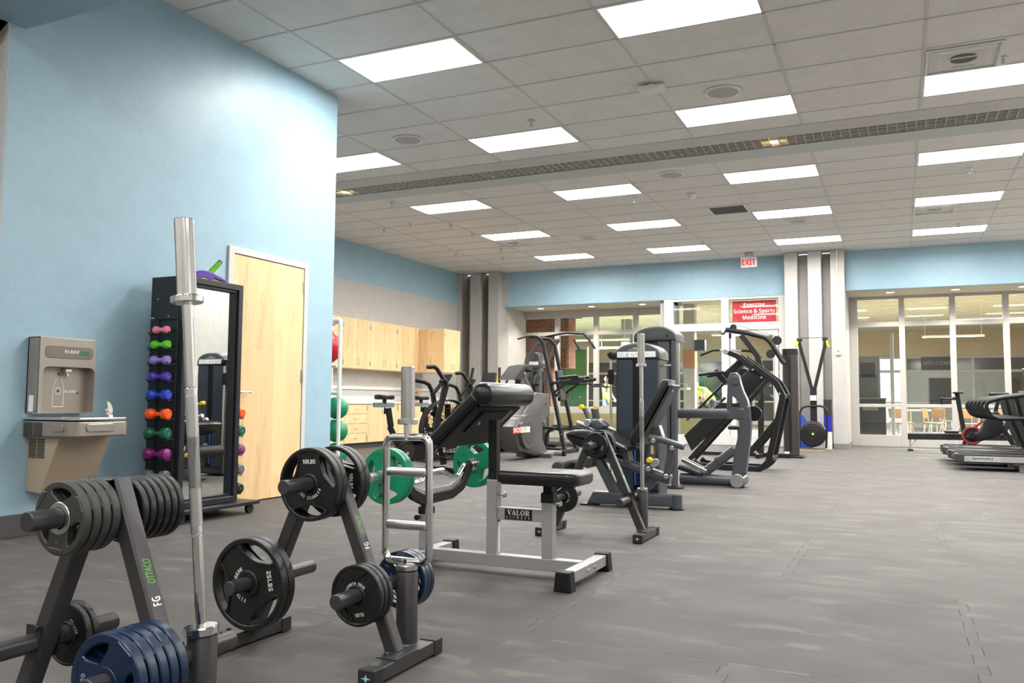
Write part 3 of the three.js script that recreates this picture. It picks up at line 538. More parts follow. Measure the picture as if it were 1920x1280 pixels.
function plateProto(R, T, style, text, brand) {       // axis along z, centred
  const o = new THREE.Group(), angs = [0, 1, 2].map((k) => Math.PI / 2 + k * 2 * Math.PI / 3);
  const m = { iron, grey: greyRubber, navy, green: greenVinyl }[style], h = Math.max(.034, R * .3);
  if (style === 'iron') {
    mesh('body', ext(disc(R * .93), T * .55, .001, [disc(.0265, 28), ...angs.map((a) => gripHole(R, a))]), m, o);
    mesh('rim', ext(disc(R), T, .003, [disc(R * .885)]), m, o);
    mesh('hub', ext(disc(h, 32), T, .003, [disc(.0265, 28)]), m, o);
    for (const a of angs) { const outer = gripHole(R, a, .47, .9, .68), inner = gripHole(R, a, .555, .884, .595); mesh('grip_lip', ext(outer, T * .86, .0008, [inner]), m, o); }
  } else {
    mesh('body', ext(disc(R), T, .003, [disc(.0265, 28), ...angs.map((a) => gripHole(R, a + Math.PI / 3, .44, .80, .50))]), m, o);
    mesh('hub', ext(disc(.040, 32), T + .003, .002, [disc(.0255, 28)]), style === 'green' ? chrome : style === 'navy' ? navy : satin, o);
    const rib = []; for (const a of angs) for (let i = -4; i <= 4; i++) { const t = a + Math.PI / 3 + i * .095; rib.push(turn(box(.006, R * .06, T * 1.02, 0, 0, 0, .0015), 0, 0, t - Math.PI / 2).translate(Math.cos(t) * R * .87, Math.sin(t) * R * .87, 0)); }
    mesh('grip_ribs', rib, m, o); for (const a of angs) mesh('boss', turn(ext([[-R * .30, -R * .02], [R * .30, -R * .02], [R * .22, R * .12], [-R * .22, R * .12]], T + .004, .002), 0, 0, a - Math.PI / 2).translate(Math.cos(a) * R * .82, Math.sin(a) * R * .82, 0), m, o);
  }
  const ink = style === 'green' ? M(new THREE.Color().setRGB(.0, .17, .08), .4) : style === 'grey' ? M(new THREE.Color().setRGB(.13, .13, .125), .5) : style === 'navy' ? M(new THREE.Color().setRGB(.25, .3, .42), .4) : paleInk, zf = style === 'iron' ? T * .275 : T / 2;
  if (brand) mesh('lettering', arcLetters(brand, R * .085, h + R * .065, Math.PI / 6 * 7, .0016).translate(0, 0, zf), ink, o);
  if (text) { const t = letters(text, R * .115, .0016); mesh('weight_mark', turn(t.translate(0, R * .62, 0), 0, 0, style === 'iron' ? -Math.PI / 3 : 0).translate(0, 0, zf), ink, o); }
  return o;
}
const PL = {
  iron25: plateProto(.158, .032, 'iron', '25LBS', 'FITNESS GEAR'), iron10: plateProto(.126, .027, 'iron', '10LBS', 'FITNESS GEAR'), iron5: plateProto(.1, .021, 'iron', '5LBS', 'FITNESS GEAR'), iron2: plateProto(.085, .019, 'iron', '5LBS', 'FITNESS'),
  grey: plateProto(.09, .022, 'grey', '5', ''), navy: plateProto(.112, .024, 'navy', '10', 'BODY'), navyS: plateProto(.102, .022, 'navy', '10', 'BODY'), green: plateProto(.143, .03, 'green', '10', 'BODY'),
};
function plate(kind, x, y, z, roll, label, group, tilt = 0, axisX = false) {
  const o = PL[kind].clone(); o.name = numbered('weight_plate'); o.position.set(x, y, z); o.rotation.set(tilt, axisX ? Math.PI / 2 : 0, roll, 'YXZ'); scene.add(o);
  return tag(o, label, 'weight plate', group);
}
// ------------------------------------------------------------------ A-frame plate trees
const rackGrey = M(new THREE.Color().setRGB(.062, .06, .062), .36, .35), rackBlk = M(new THREE.Color().setRGB(.018, .018, .018), .55);
const fgTex = canvasTex(512, 64, (c, w, h) => { c.font = 'bold 52px sans-serif'; c.fillStyle = '#f4f4f4'; c.fillText('FG', 6, 50, 150); c.font = 'italic 44px sans-serif'; c.fillStyle = '#6cc22e'; c.fillText('OTTACO', 150, 48, 320); });
function plateTree(x, z, label, bothLogos) {
  const o = thing('plate_tree', label, 'weight rack', [x, 0, z], 0, 'A-frame plate trees');
  for (const s of [-1, 1]) {
    const lg = mesh('leg', bar([[s * .305, .05, 0], [s * .03, .68, 0]], .05, .05, [0, 0, 1]), rackGrey, o);
    if (s > 0) { const a = V([.22, .245, 0]), d = V([.305 - .03, .05 - .68, 0]).normalize(), n = V([-d.y, d.x, 0]); if (n.x < 0) n.negate(); const c0 = V([.03, .68, 0]).addScaledVector(d, .34).addScaledVector(n, .0257);
      const back = d.clone().multiplyScalar(-.2);
      decal('lettering', c0.clone().add(V([0, 0, -.022])).toArray(), back.toArray(), [0, 0, .044], fgTex, lg, .4); }
    const ft = mesh('foot', span([s * .335 - .027, .008, -.2], [s * .335 + .027, .052, .2], .003), rackGrey, o);
    mesh('end_cap', span([s * .335 - .031, .002, .16], [s * .335 + .031, .056, .215], .004), rackBlk, ft); mesh('end_cap', span([s * .335 - .031, .002, -.16], [s * .335 + .031, .056, -.215], .004), rackBlk, ft);
    const st = [[0, .013], [.004, .003], [.018, 0], [.004, -.003], [0, -.013], [-.004, -.003], [-.018, 0], [-.004, .003]];
    mesh('star_mark', ext(st, .001, 0).translate(s * .335, .029, .2155), M(0x9fd4e0, .5), ft);
    mesh('bolt_plate', [span([s * .335 - .045, .052, -.05], [s * .335 + .03, .058, .09], .001), cyl([s * .335 - .02, .056, .07], [s * .335 - .02, .07, .07], .008, .008, 6)], rackGrey, ft);
    for (const q of [1, -1]) { const pg = mesh('peg', cyl([s * .22, .25, q * .02], [s * .22, .25, q * .222], .0245), rackGrey, o); mesh('bracket', [box(.056, .09, .005, s * .22, .25, q * .0275), cyl([s * .22 - s * .016, .29, q * .028], [s * .22 - s * .016, .29, q * .038], .008, .008, 6)], rackBlk, pg); }
  }
  for (const q of [1, -1]) mesh('peg', cyl([0, .6, q * .02], [0, .6, q * .222], .0245), rackGrey, o);
  mesh('gusset', ext([[-.07, .56], [.07, .56], [.05, .685], [-.05, .685]], .05, .002), rackGrey, o);
  const hd = mesh('bar_holder', lathe([[.0305, .052], [.0375, .052], [.0375, .293], [.0365, .295], [.0305, .295], [.0305, .06], [0, .06]], 28).translate(z > -2 ? .237 : .275, 0, z > -2 ? -.1 : -.118), rackGrey, o);
  if (z > -2) mesh('holder_plate', span([.195, .05, -.145], [.34, .057, -.055], .001), rackGrey, o);
  return o;
}
const RX = -1.855, RK = [-1.55, -2.45, -5.42];
plateTree(RX, RK[0], 'grey A-frame plate tree closest to the drinking fountain', 1);
plateTree(RX, RK[1], 'grey A-frame plate tree between fountain rack and preacher bench', 1);
plateTree(RX, RK[2], 'grey A-frame plate tree in front of the leg extension machine', 0);
{ // plates: kind, peg (top / left / right), side (+1 front), first offset from the frame, count
  const pegs = { top: [0, .6], left: [-.22, .25], right: [.22, .25] };
  const hang = (k, peg, side, kind, start, n, pitch, words, group, lean = 0) => {
    const roll0 = rnd(6.28);
    for (let i = 0; i < n; i++) { const [px, py] = pegs[peg], x = RX + px, off = start + i * pitch;
      plate(kind, x + rnd(-.001, .001), py - .0015, RK[k] + side * off, roll0 + rnd(-.12, .12), `${words}, ${['closest to the frame', 'second from the frame', 'third from the frame', 'fourth from the frame', 'fifth from the frame', 'farthest from the frame'][n > 1 && i === n - 1 ? 5 : i]}`, group, lean); }
  };
  hang(0, 'top', 1, 'grey', .045, 4, .0275, 'grey grip plate on top peg of fountain-side rack', 'grey plates on the first rack');
  hang(0, 'top', -1, 'iron2', .05, 6, .0235, 'black iron plate on rear top peg of fountain-side rack', 'rear iron plates on the first rack');
  hang(0, 'left', -1, 'iron2', .075, 2, .022, 'black iron plate low on the rear of fountain-side rack', 'low iron plates on the first rack');
  hang(0, 'right', 1, 'navy', .045, 5, .029, 'navy blue plate at the bottom of fountain-side rack', 'blue plates on the first rack');
  hang(1, 'top', 1, 'iron10', .05, 2, .03, 'black ten pound plate on front top peg of middle rack', 'front ten pound plates');
  hang(1, 'top', -1, 'iron10', .055, 2, .03, 'black ten pound plate on rear top peg of middle rack', 'rear ten pound plates');
  hang(1, 'left', 1, 'iron25', .085, 2, .036, 'large black twenty-five pound plate low on middle rack', 'twenty-five pound plates');
  hang(1, 'right', 1, 'iron5', .05, 3, .026, 'small black iron plate beside the triceps bar holder', 'small plates on the middle rack');
  hang(1, 'right', -1, 'navyS', .17, 3, .0235, 'navy blue plate behind the triceps bar holder', 'blue plates on the middle rack');
  hang(2, 'top', 1, 'iron2', .05, 1, .026, 'small iron plate on front top peg of far rack', 'plates on the far rack');
  hang(2, 'top', -1, 'iron5', .05, 2, .03, 'iron plate on rear top peg of far rack', 'plates on the far rack');
  hang(2, 'left', 1, 'iron5', .06, 1, .026, 'single iron plate low on the far rack behind the bench seat', 'plates on the far rack');
}
// ------------------------------------------------------------------ bars standing in the holders
function straightBar(k, lobed, label, lean) {
  const o = thing('barbell', label, 'barbell', [RX + (k === 0 ? .237 : .275), .062, RK[k] - (k === 0 ? .1 : .118)]);
  o.rotation.set(...lean, 'XYZ'); o.position.x += Math.sin(lean[2]) * .235;
  const top = lobed ? 1.305 : 1.292, sl = .205, fl = .235;
  mesh('lower_sleeve', cyl([0, 0, 0], [0, .22, 0], .0245), satin, o);
  const ringG = (y0, y1, r) => { const n = 40, pts = lobed ? Array.from({ length: n }, (_, i) => { const a = i / n * 2 * Math.PI, q = r * (1 + .02 * Math.cos(a * 16)); return [Math.cos(a) * q, Math.sin(a) * q]; }) : disc(r, 32); return flatY(ext(pts, y1 - y0, .003), (y0 + y1) / 2); };
  mesh('collar', ringG(fl, fl + .022, lobed ? .043 : .034), chrome, o);
  mesh('shaft', [cyl([0, fl, 0], [0, fl + .25, 0], .0135), cyl([0, fl + .25, 0], [0, top - sl - .24, 0], .0150), cyl([0, top - sl - .24, 0], [0, top - sl, 0], .0138)], chrome, o);
  mesh('knurling', [cyl([0, fl + .27, 0], [0, fl + .5, 0], .0154), cyl([0, top - sl - .5, 0], [0, top - sl - .26, 0], .0154)], satin, o);
  mesh('collar', ringG(top - sl - .02, top - sl, lobed ? .041 : .036), chrome, o);
  if (lobed) { const pts = Array.from({ length: 72 }, (_, i) => { const a = i / 72 * 2 * Math.PI, q = .0245 + .0028 * Math.cos(a * 6); return [Math.cos(a) * q, Math.sin(a) * q]; }); mesh('upper_sleeve', flatY(ext(pts, sl, .002), top - sl / 2), chrome, o); }
  else mesh('upper_sleeve', cyl([0, top - sl, 0], [0, top, 0], .0247), satin, o);
  return o;
}
straightBar(0, true, 'upright chrome barbell with fluted sleeve standing in the fountain-side rack', [-.004, .3, .085]);
straightBar(2, false, 'upright chrome barbell standing in front of the leg extension machine', [0, 0, .006]);
{
  const o = thing('triceps_bar', 'upright chrome rectangular triceps bar standing in the middle rack', 'triceps bar', [RX + .275, .065, RK[1] - .118]); o.rotation.set(0, -.02, .012, 'XYZ');
  const w = .09, r = .0135, y0 = .262, y1 = .695;
  mesh('lower_sleeve', cyl([0, 0, 0], [0, .215, 0], .0245), satin, o);
  mesh('collar', flatY(ext(disc(.038, 32), .02, .003), .242), satin, o); mesh('neck', cyl([0, .24, 0], [0, y0 + .01, 0], .014), chrome, o);
  mesh('loop', sweep(fillet([[0, y0, 0], [w, y0, 0], [w, y1, 0], [-w, y1, 0], [-w, y0, 0], [-.0001, y0, 0]], .035, 6), ring(r, 14), [0, 0, 1], .8), chrome, o);
  for (const y of [y0 + .125, y0 + .31]) mesh('grip', cyl([-w + .008, y, 0], [w - .008, y, 0], .0155), satin, o);
  mesh('neck', cyl([0, y1 - .01, 0], [0, y1 + .05, 0], .014), chrome, o);
  mesh('collar', flatY(ext(disc(.036, 32), .02, .003), y1 + .055), satin, o); mesh('upper_sleeve', cyl([0, y1 + .06, 0], [0, .945, 0], .0247), satin, o);
}

// ------------------------------------------------------------------ preacher curl bench
const silver = M(new THREE.Color().setRGB(.40, .40, .41), .35, .45), vinyl = M(new THREE.Color().setRGB(.007, .007, .0075), .30, 0, { clearcoat: .15, clearcoatRoughness: .4 }), matteBlk = M(new THREE.Color().setRGB(.009, .0095, .0105), .5, 0, { specularIntensity: .6 });
const boltZ = (x, y, z, s = 1, r = .009) => cyl([x, y, z], [x, y, z + s * .007], r, r, 6), boltX = (x, y, z, s = 1, r = .009) => cyl([x, y, z], [x + s * .007, y, z], r, r, 6);
{
  const b = thing('preacher_bench', 'silver preacher curl bench with black padded arm rest and seat', 'weight bench', [0, 0, 0]);
  const Z = -4.04;
  mesh('cross_beam', span([-2.36, .03, Z - .03], [-1.47, .092, Z + .03], .004), silver, b);
  const foot = (x, z0, z1, star) => { const f = mesh('foot', span([x - .03, .03, z0], [x + .03, .085, z1], .004), silver, b); 
    for (const [z, s] of [[z0, 1], [z1, -1]]) mesh('end_cap', ext([[-.045, 0], [.045, 0], [.036, .092], [-.036, .092]], .07, .006).translate(x, 0, z - s * .02), matteBlk, f);
    return f; };
  const fr = foot(-1.45, -3.74, -4.34), fl = foot(-2.37, -3.74, -4.34);
  mesh('bolt', boltX(-1.42, .058, -4.0), satin, fr); mesh('bolt', boltX(-1.42, .058, -4.1), satin, fr); mesh('bolt', boltZ(-2.31, .06, Z + .03), satin, b);
  const oval = M(new THREE.Color().setRGB(.75, .75, .75), .4); mesh('maker_stamp', turn(letters('CMI', .03, .0006), -Math.PI / 2, 0, 0).translate(-1.45, .0855, -4.06), oval, fr);
  // seat post
  mesh('seat_post', span([-1.675, .09, Z - .028], [-1.615, .40, Z + .03], .004), silver, b); mesh('post_sleeve', span([-1.679, .372, Z - .032], [-1.611, .425, Z + .034], .005), matteBlk, b); mesh('seat_stem', span([-1.668, .42, Z - .022], [-1.622, .478, Z + .024]), matteBlk, b);
  mesh('pin_knob', [cyl([-1.615, .37, Z], [-1.585, .37, Z], .008), cyl([-1.59, .37, Z], [-1.575, .37, Z], .016, .012)], satin, b);
  const st = ext((() => { const s = new THREE.Shape(); s.moveTo(-.2, -.15); s.lineTo(.14, -.15); s.quadraticCurveTo(.215, -.15, .215, -.075); s.lineTo(.215, .075); s.quadraticCurveTo(.215, .15, .14, .15); s.lineTo(-.2, .15); s.quadraticCurveTo(-.225, .15, -.225, .12); s.lineTo(-.225, -.12); s.quadraticCurveTo(-.225, -.15, -.2, -.15); return s; })(), .062, .018);
  mesh('seat', flatY(st, .505).translate(-1.655, 0, Z), vinyl, b);
  mesh('seat_board', flatY(ext([[-.2, -.13], [.19, -.13], [.19, .13], [-.2, .13]], .012, .002), .474).translate(-1.655, 0, Z), matteBlk, b);
  // brace with the name plate
  mesh('brace', span([-1.93, .272, Z - .022], [-1.675, .336, Z + .022], .003), silver, b);
  const vt = canvasTex(512, 176, (c, w, h) => { c.fillStyle = '#141415'; c.fillRect(0, 0, w, h); c.fillStyle = '#d9d9d9'; c.textAlign = 'center'; c.font = 'bold 116px serif'; c.fillText('VALOR', w / 2, 100, w - 30); c.font = 'bold 52px sans-serif'; c.letterSpacing = '20px'; c.fillText('F I T N E S S', w / 2, 158, w - 60); });
  decal('name_plate', [-1.885, .277, Z + .0235], [.155, 0, 0], [0, .054, 0], vt, b, .35).userData.label = 'black name plate with silver letters';
  // main post
  mesh('main_post', span([-1.99, .09, Z - .03], [-1.93, .478, Z + .03], .004), silver, b); mesh('inner_post', span([-1.984, .47, Z - .024], [-1.936, .79, Z + .024], .003), matteBlk, b);
  mesh('pin_knob', [cyl([-1.93, .40, Z], [-1.9, .40, Z], .008), cyl([-1.905, .40, Z], [-1.885, .40, Z], .017, .012)], satin, b);
  const rulers = canvasTex(64, 512, (c) => { c.fillStyle = '#dcdcdc'; c.fillRect(0, 0, 64, 512); c.fillStyle = '#a01015'; c.fillRect(0, 0, 64, 26); c.fillStyle = '#8d8d8d'; for (let i = 0; i < 26; i++) c.fillRect(8 + (i % 3) * 4, 44 + i * 18, 44 - (i % 4) * 6, 5); });
  decal('warning_label', [-1.9285, .1, Z + .014], [0, 0, -.03], [0, .165, 0], rulers, b);
  mesh('hole', cyl([-1.962, .53, Z + .0235], [-1.962, .53, Z + .0245], .007), M(0x000000, 1), b);
  // arm pad: board sloping down away from the seat, with a round roll along its top
  const a = [-1.955, .885], e = [-2.205, .652], L = Math.hypot(a[0] - e[0], a[1] - e[1]), ang = Math.atan2(e[1] - a[1], e[0] - a[0]);
  const place = (g) => turn(g, 0, 0, ang).translate(a[0], a[1], -4.12);
  mesh('arm_pad', place(box(L + .03, .062, .60, L / 2, -.03, 0, .022, 3)), vinyl, b);
  mesh('pad_board', place(box(L - .03, .016, .55, L / 2 + .01, .008, 0, .003)), matteBlk, b);
  mesh('pad_plate', place(box(.16, .01, .30, L * .40, .020, .02, .002)), matteBlk, b);
  for (const z of [-.1, .1]) mesh('bolt', place(cyl([L * .4, .024, z + .02], [L * .4, .034, z + .02], .011)), satin, b);
  decal('care_label', V([a[0], a[1], 0]).add(V([Math.cos(ang) * .05 - Math.sin(ang) * .0175, Math.sin(ang) * .05 + Math.cos(ang) * .0175, -4.28])).toArray(), [Math.cos(ang) * .13, Math.sin(ang) * .13, 0], [0, 0, -.05], canvasTex(128, 64, (c) => { c.fillStyle = '#8a8577'; c.fillRect(0, 0, 128, 64); c.fillStyle = '#6a665c'; for (let i = 0; i < 6; i++) c.fillRect(8, 8 + i * 9, 110, 3); }), b);
  const roll = lathe([[0, -.305], [.03, -.30], [.052, -.285], [.062, -.26], [.063, 0], [.062, .26], [.052, .285], [.03, .30], [0, .305]], 28, 1.2); turn(roll, Math.PI / 2, 0, 0); mesh('pad_roll', roll.translate(-1.94, .925, -4.12), vinyl, b);
  // rear post with the bar rest
  mesh('rear_post', span([-2.40, .085, Z - .03], [-2.34, .285, Z + .03], .004), silver, b); mesh('post_sleeve', span([-2.405, .272, Z - .034], [-2.335, .312, Z + .034], .005), matteBlk, b); mesh('rest_stem', span([-2.393, .30, Z - .023], [-2.347, .365, Z + .023]), matteBlk, b);
  mesh('pin_knob', [cyl([-2.4, .255, Z + .02], [-2.4, .255, Z + .05], .008), cyl([-2.4, .255, Z + .045], [-2.4, .255, Z + .06], .015)], matteBlk, b);
  const rest = sweep(fillet([[-2.37, .515, -4.545], [-2.37, .46, -4.505], [-2.37, .39, -4.44], [-2.37, .355, -4.32], [-2.37, .35, -4.0], [-2.37, .39, -3.89], [-2.37, .46, -3.81], [-2.37, .515, -3.775]], .06, 5), rect(.055, .03), [1, 0, 0], .5);
  mesh('bar_rest', rest, matteBlk, b); 
  mesh('rest_plate', slabX([[-2.375, .49, -4.51], [-2.375, .41, -4.42], [-2.375, .372, -4.32], [-2.375, .367, -4.0], [-2.375, .41, -3.9], [-2.375, .49, -3.81], [-2.375, .435, -3.89], [-2.375, .405, -4.0], [-2.375, .405, -4.3], [-2.375, .44, -4.43]], .008, .001), silver, b);
}
// curl bar with green plates on the rest
{
  const o = thing('curl_bar', 'chrome zigzag curl bar resting on the preacher bench', 'barbell'), x = -2.385, y = .505;
  mesh('shaft', tube([[x, y, -3.72], [x, y, -3.82], [x, y - .06, -3.92], [x, y - .055, -4.0], [x, y - .01, -4.08], [x, y - .01, -4.24], [x, y - .055, -4.34], [x, y - .06, -4.42], [x, y, -4.5], [x, y, -4.6]], .0135, .035, 12, [1, 0, 0]), chrome, o);
  mesh('collar', cyl([x, y, -3.72], [x, y, -3.705], .036), chrome, o); mesh('collar', cyl([x, y, -4.615], [x, y, -4.6], .036), chrome, o);
  mesh('sleeve', cyl([x, y, -3.70], [x, y, -3.5], .0247), satin, o); mesh('sleeve', cyl([x, y, -4.615], [x, y, -4.81], .0247), satin, o);
  const pl = (z, w, l) => plate('green', x, y - .001, z, w, l, 'green plates on the curl bar');
  pl(-3.69, .2, 'green grip plate on the camera end of the curl bar, inner one'); pl(-3.655, .22, 'green grip plate on the camera end of the curl bar, outer one');
  pl(-4.635, .9, 'green grip plate on the far end of the curl bar, inner one'); pl(-4.67, .92, 'green grip plate on the far end of the curl bar, outer one');
  const c = thing('spring_clip', 'chrome spring clip gripping the curl bar sleeve by the green plates', 'clip', [x, y, -3.615]);
  mesh('coil', [0, 1, 2, 3].map((i) => turn(new THREE.TorusGeometry(.0275, .0025, 8, 24), 0, 0, 0).translate(0, 0, i * .0055)), satin, c);
  mesh('arm', tube([[-.02, -.02, 0], [-.045, -.1, .0], [-.035, -.115, .0], [-.022, -.1, .002], [-.02, -.06, .002]], .0028, .01, 8), satin, c); mesh('arm', tube([[.02, -.02, .02], [.05, -.095, .02], [.06, -.1, .02], [.062, -.085, .02], [.045, -.05, .02]], .0028, .01, 8), satin, c);
}

// ------------------------------------------------------------------ maple wall and base cabinets
const pull = (x, y, z, vertical = true) => { const a = vertical ? [[x, y - .05, z], [x + .03, y - .05, z], [x + .03, y + .05, z], [x, y + .05, z]] : [[x, y, z - .05], [x + .03, y, z - .05], [x + .03, y, z + .05], [x, y, z + .05]]; return tube(a, .005, .012, 8, vertical ? [0, 0, 1] : [0, 1, 0]); };
{
  const FX = -9.37, words = ['beside the blue wall', 'second along from the blue wall', 'third along from the blue wall', 'last shallow one before the deep unit'];
  const zs = [-11.55, -12.83, [-9.37, 1.929, -13.72][2], [-9.37, 1.989, -14.684][2], -15.55];
  for (let i = 0; i < 4; i++) {
    const a = zs[i], b = zs[i + 1], m = (a + b) / 2, c = thing('wall_cabinet', `maple wall cabinet with two doors, ${words[i]}`, 'cabinet', [0, 0, 0], 0, 'maple wall cabinets');
    mesh('carcass', span([LX + .003, 1.49, a - .002], [FX - .02, 2.44, b + .002], .002), maple[1], c);
    [[a, m], [m, b]].forEach(([p, q], k) => { const d = mesh('door', span([FX - .019, 1.492, p - .003], [FX, 2.438, q + .003], .002), maple[(i + k) % 3], c); mesh('handle', pull(FX, 1.62, k ? q + (p - q) - .045 : q + .045), MAT.chromeDull, d);
      for (const y of [2.3, 1.6]) mesh('hinge', span([FX - .002, y - .045, (k ? q + .018 : p - .018) - .012], [FX + .006, y + .045, (k ? q + .018 : p - .018) + .012], .002), MAT.steel, d); });
  }
  const DX = -8.76, z0 = -15.56, z1 = [-8.76, 2.194, -16.286][2], zm = (z0 + z1) / 2;
  const c = thing('wall_cabinet', 'deeper maple wall cabinet at the end by the corner piers', 'cabinet', [0, 0, 0], 0, 'maple wall cabinets');
  mesh('carcass', span([LX + .003, 1.49, z0], [DX - .02, 2.42, z1], .002), maple[2], c);
  [[z0, zm], [zm, z1]].forEach(([p, q], k) => { const d = mesh('door', span([DX - .019, 1.492, p - .003], [DX, 2.418, q + .003], .002), maple[k], c); mesh('handle', pull(DX, 1.62, k ? p - .05 : q + .05), MAT.chromeDull, d); for (const y of [2.3, 1.6]) mesh('hinge', span([DX - .002, y - .045, (k ? q + .018 : p - .018) - .014], [DX + .006, y + .045, (k ? q + .018 : p - .018) + .014], .002), MAT.steel, d); });
  // base units
  const BX0 = -9.06, bz = [-11.4, [-9.06, 0.408, -12.503][2], [-9.06, 0.391, -13.187][2], [-9.06, 0.365, -14.255][2], [-9.06, 0.343, -15.179][2], -17.4], kind = ['doors', 'drawers', 'doors', 'doors', 'doors'];
  const what = ['maple base cabinet with doors at the blue wall end', 'maple base cabinet with four drawers', 'maple base cabinet with doors beside the drawer unit', 'maple base cabinet with doors behind the fan bike', 'maple base cabinet with doors near the corner piers'];
  for (let i = 0; i < 5; i++) {
    const a = bz[i], b = bz[i + 1], m = (a + b) / 2, u = thing('base_cabinet', what[i], 'cabinet', [0, 0, 0], 0, 'maple base cabinets');
    mesh('carcass', span([LX + .003, .1, a - .002], [BX0 - .02, .819, b + .002], .002), maple[1], u); mesh('toe_kick', span([LX + .05, 0, a], [BX0 - .08, .1, b]), MAT.cove, u);
    if (kind[i] === 'drawers') for (let k = 0; k < 4; k++) { const d = mesh('drawer', span([BX0 - .019, .105 + k * .178, a - .003], [BX0, .105 + k * .178 + .172, b + .003], .002), maple[k % 3], u); mesh('handle', pull(BX0, .105 + k * .178 + .09, m, false), MAT.chromeDull, d); mesh('lock', cyl([BX0, .105 + k * .178 + .15, a - .12], [BX0 + .004, .105 + k * .178 + .15, a - .12], .009), MAT.steel, d); }
    else [[a, m], [m, b]].forEach(([p, q], k) => { const d = mesh('door', span([BX0 - .019, .105, p - .003], [BX0, .815, q + .003], .002), maple[(i + k) % 3], u); mesh('handle', pull(BX0, .70, k ? p - .05 : q + .05), MAT.chromeDull, d); for (const y of [.74, .18]) mesh('hinge', span([BX0 - .002, y - .045, (k ? q + .018 : p - .018) - .012], [BX0 + .006, y + .045, (k ? q + .018 : p - .018) + .012], .002), MAT.steel, d); });
  }
  const top = M(new THREE.Color().setRGB(.74, .72, .69), .35), w = thing('worktop', 'pale continuous worktop along the maple base cabinets', 'worktop');
  mesh('slab', span([LX + .003, .82, -11.4], [BX0 + .02, .862, -17.4], .003), top, w); mesh('backsplash', span([LX + .003, .862, -11.4], [LX + .022, .97, -17.4], .002), top, w);
  mesh('trunking', span([LX + .003, 1.1, -11.4], [LX + .03, 1.16, -17.4], .003), M(new THREE.Color().setRGB(.7, .68, .65), .5), w);
  const card = M(new THREE.Color().setRGB(.46, .26, .10), .8), bxp = [-9.3, 0.851, -15.175], cb = thing('cardboard_box', 'open brown cardboard box on the worktop', 'box', [-9.3, .863, bxp[2]], .5);
  mesh('side', span([-.14, 0, -.1], [.14, .17, .1], .002), card, cb); mesh('flap', turn(box(.12, .1, .004, 0, .05, 0), -.1, .2, 0).translate(.07, .17, -.1), card, cb); mesh('flap', turn(box(.25, .07, .004, 0, .035, 0), .9, 0, 0).translate(0, .17, .1), card, cb);
}
// ------------------------------------------------------------------ ball rack at the end of the blue wall
{
  const pvc = M(new THREE.Color().setRGB(.76, .73, .67), .4), o = thing('ball_rack', 'white plastic pipe ball rack behind the end of the blue wall', 'ball rack'), x = -5.515, z = -7.5, r = .021, T = 1.76;
  const far = -6.35, zb = -7.95;
  for (const [px, pz] of [[x, z], [far, z], [x - .45, zb], [far, zb]]) mesh('post', cyl([px, 0.0, pz], [px, T, pz], r), pvc, o);
  for (const y of [T, .965, .15]) for (const pz of [z, zb]) { mesh('rail', cyl([pz === z ? x : x - .45, y, pz], [far, y, pz], r), pvc, o); }
  for (const y of [T, .15]) for (const px of [x, far]) mesh('rail', cyl([px, y, z], [px === x ? x - .45 : px, y, zb], r), pvc, o);
  for (const [px, pz] of [[x, z], [far, z]]) { mesh('elbow', tube([[px, T - .055, pz], [px, T, pz], [px + (px === x ? -.06 : .06), T, pz]], .026, .03), pvc, o); mesh('tee', [cyl([px, .91, pz], [px, 1.02, pz], .026), cyl([px, .965, pz], [px + (px === x ? -.06 : .06), .965, pz], .026)], pvc, o); }
  for (const y of [1.27, .66, .19]) for (const pz of [z - .1, zb + .1]) mesh('shelf_pipe', cyl([x - .3, y, pz], [far, y, pz], .012), pvc, o);
  const rb = M(0xc01023, .35), gb = M(new THREE.Color().setRGB(.0, .22, .10), .4);
  const ball = (px, y, pz, rr, m, name, label, cat) => { const g = new THREE.SphereGeometry(rr, 32, 20); const b = mesh(name, clean(g.translate(0, 0, 0)), m); b.position.set(px, y, pz); tag(b, label, cat); return b; };
  ball(-5.9, 1.49, -7.72, .205, rb, 'exercise_ball', 'glossy red exercise ball in the pipe rack', 'ball');
  [[.80, 'top'], [.545, 'middle'], [.29, 'bottom']].forEach(([y, w]) => ball(-5.71, y, -7.73, .125, gb, 'medicine_ball', `green medicine ball in the pipe rack, ${w} of three`, 'ball'));
}
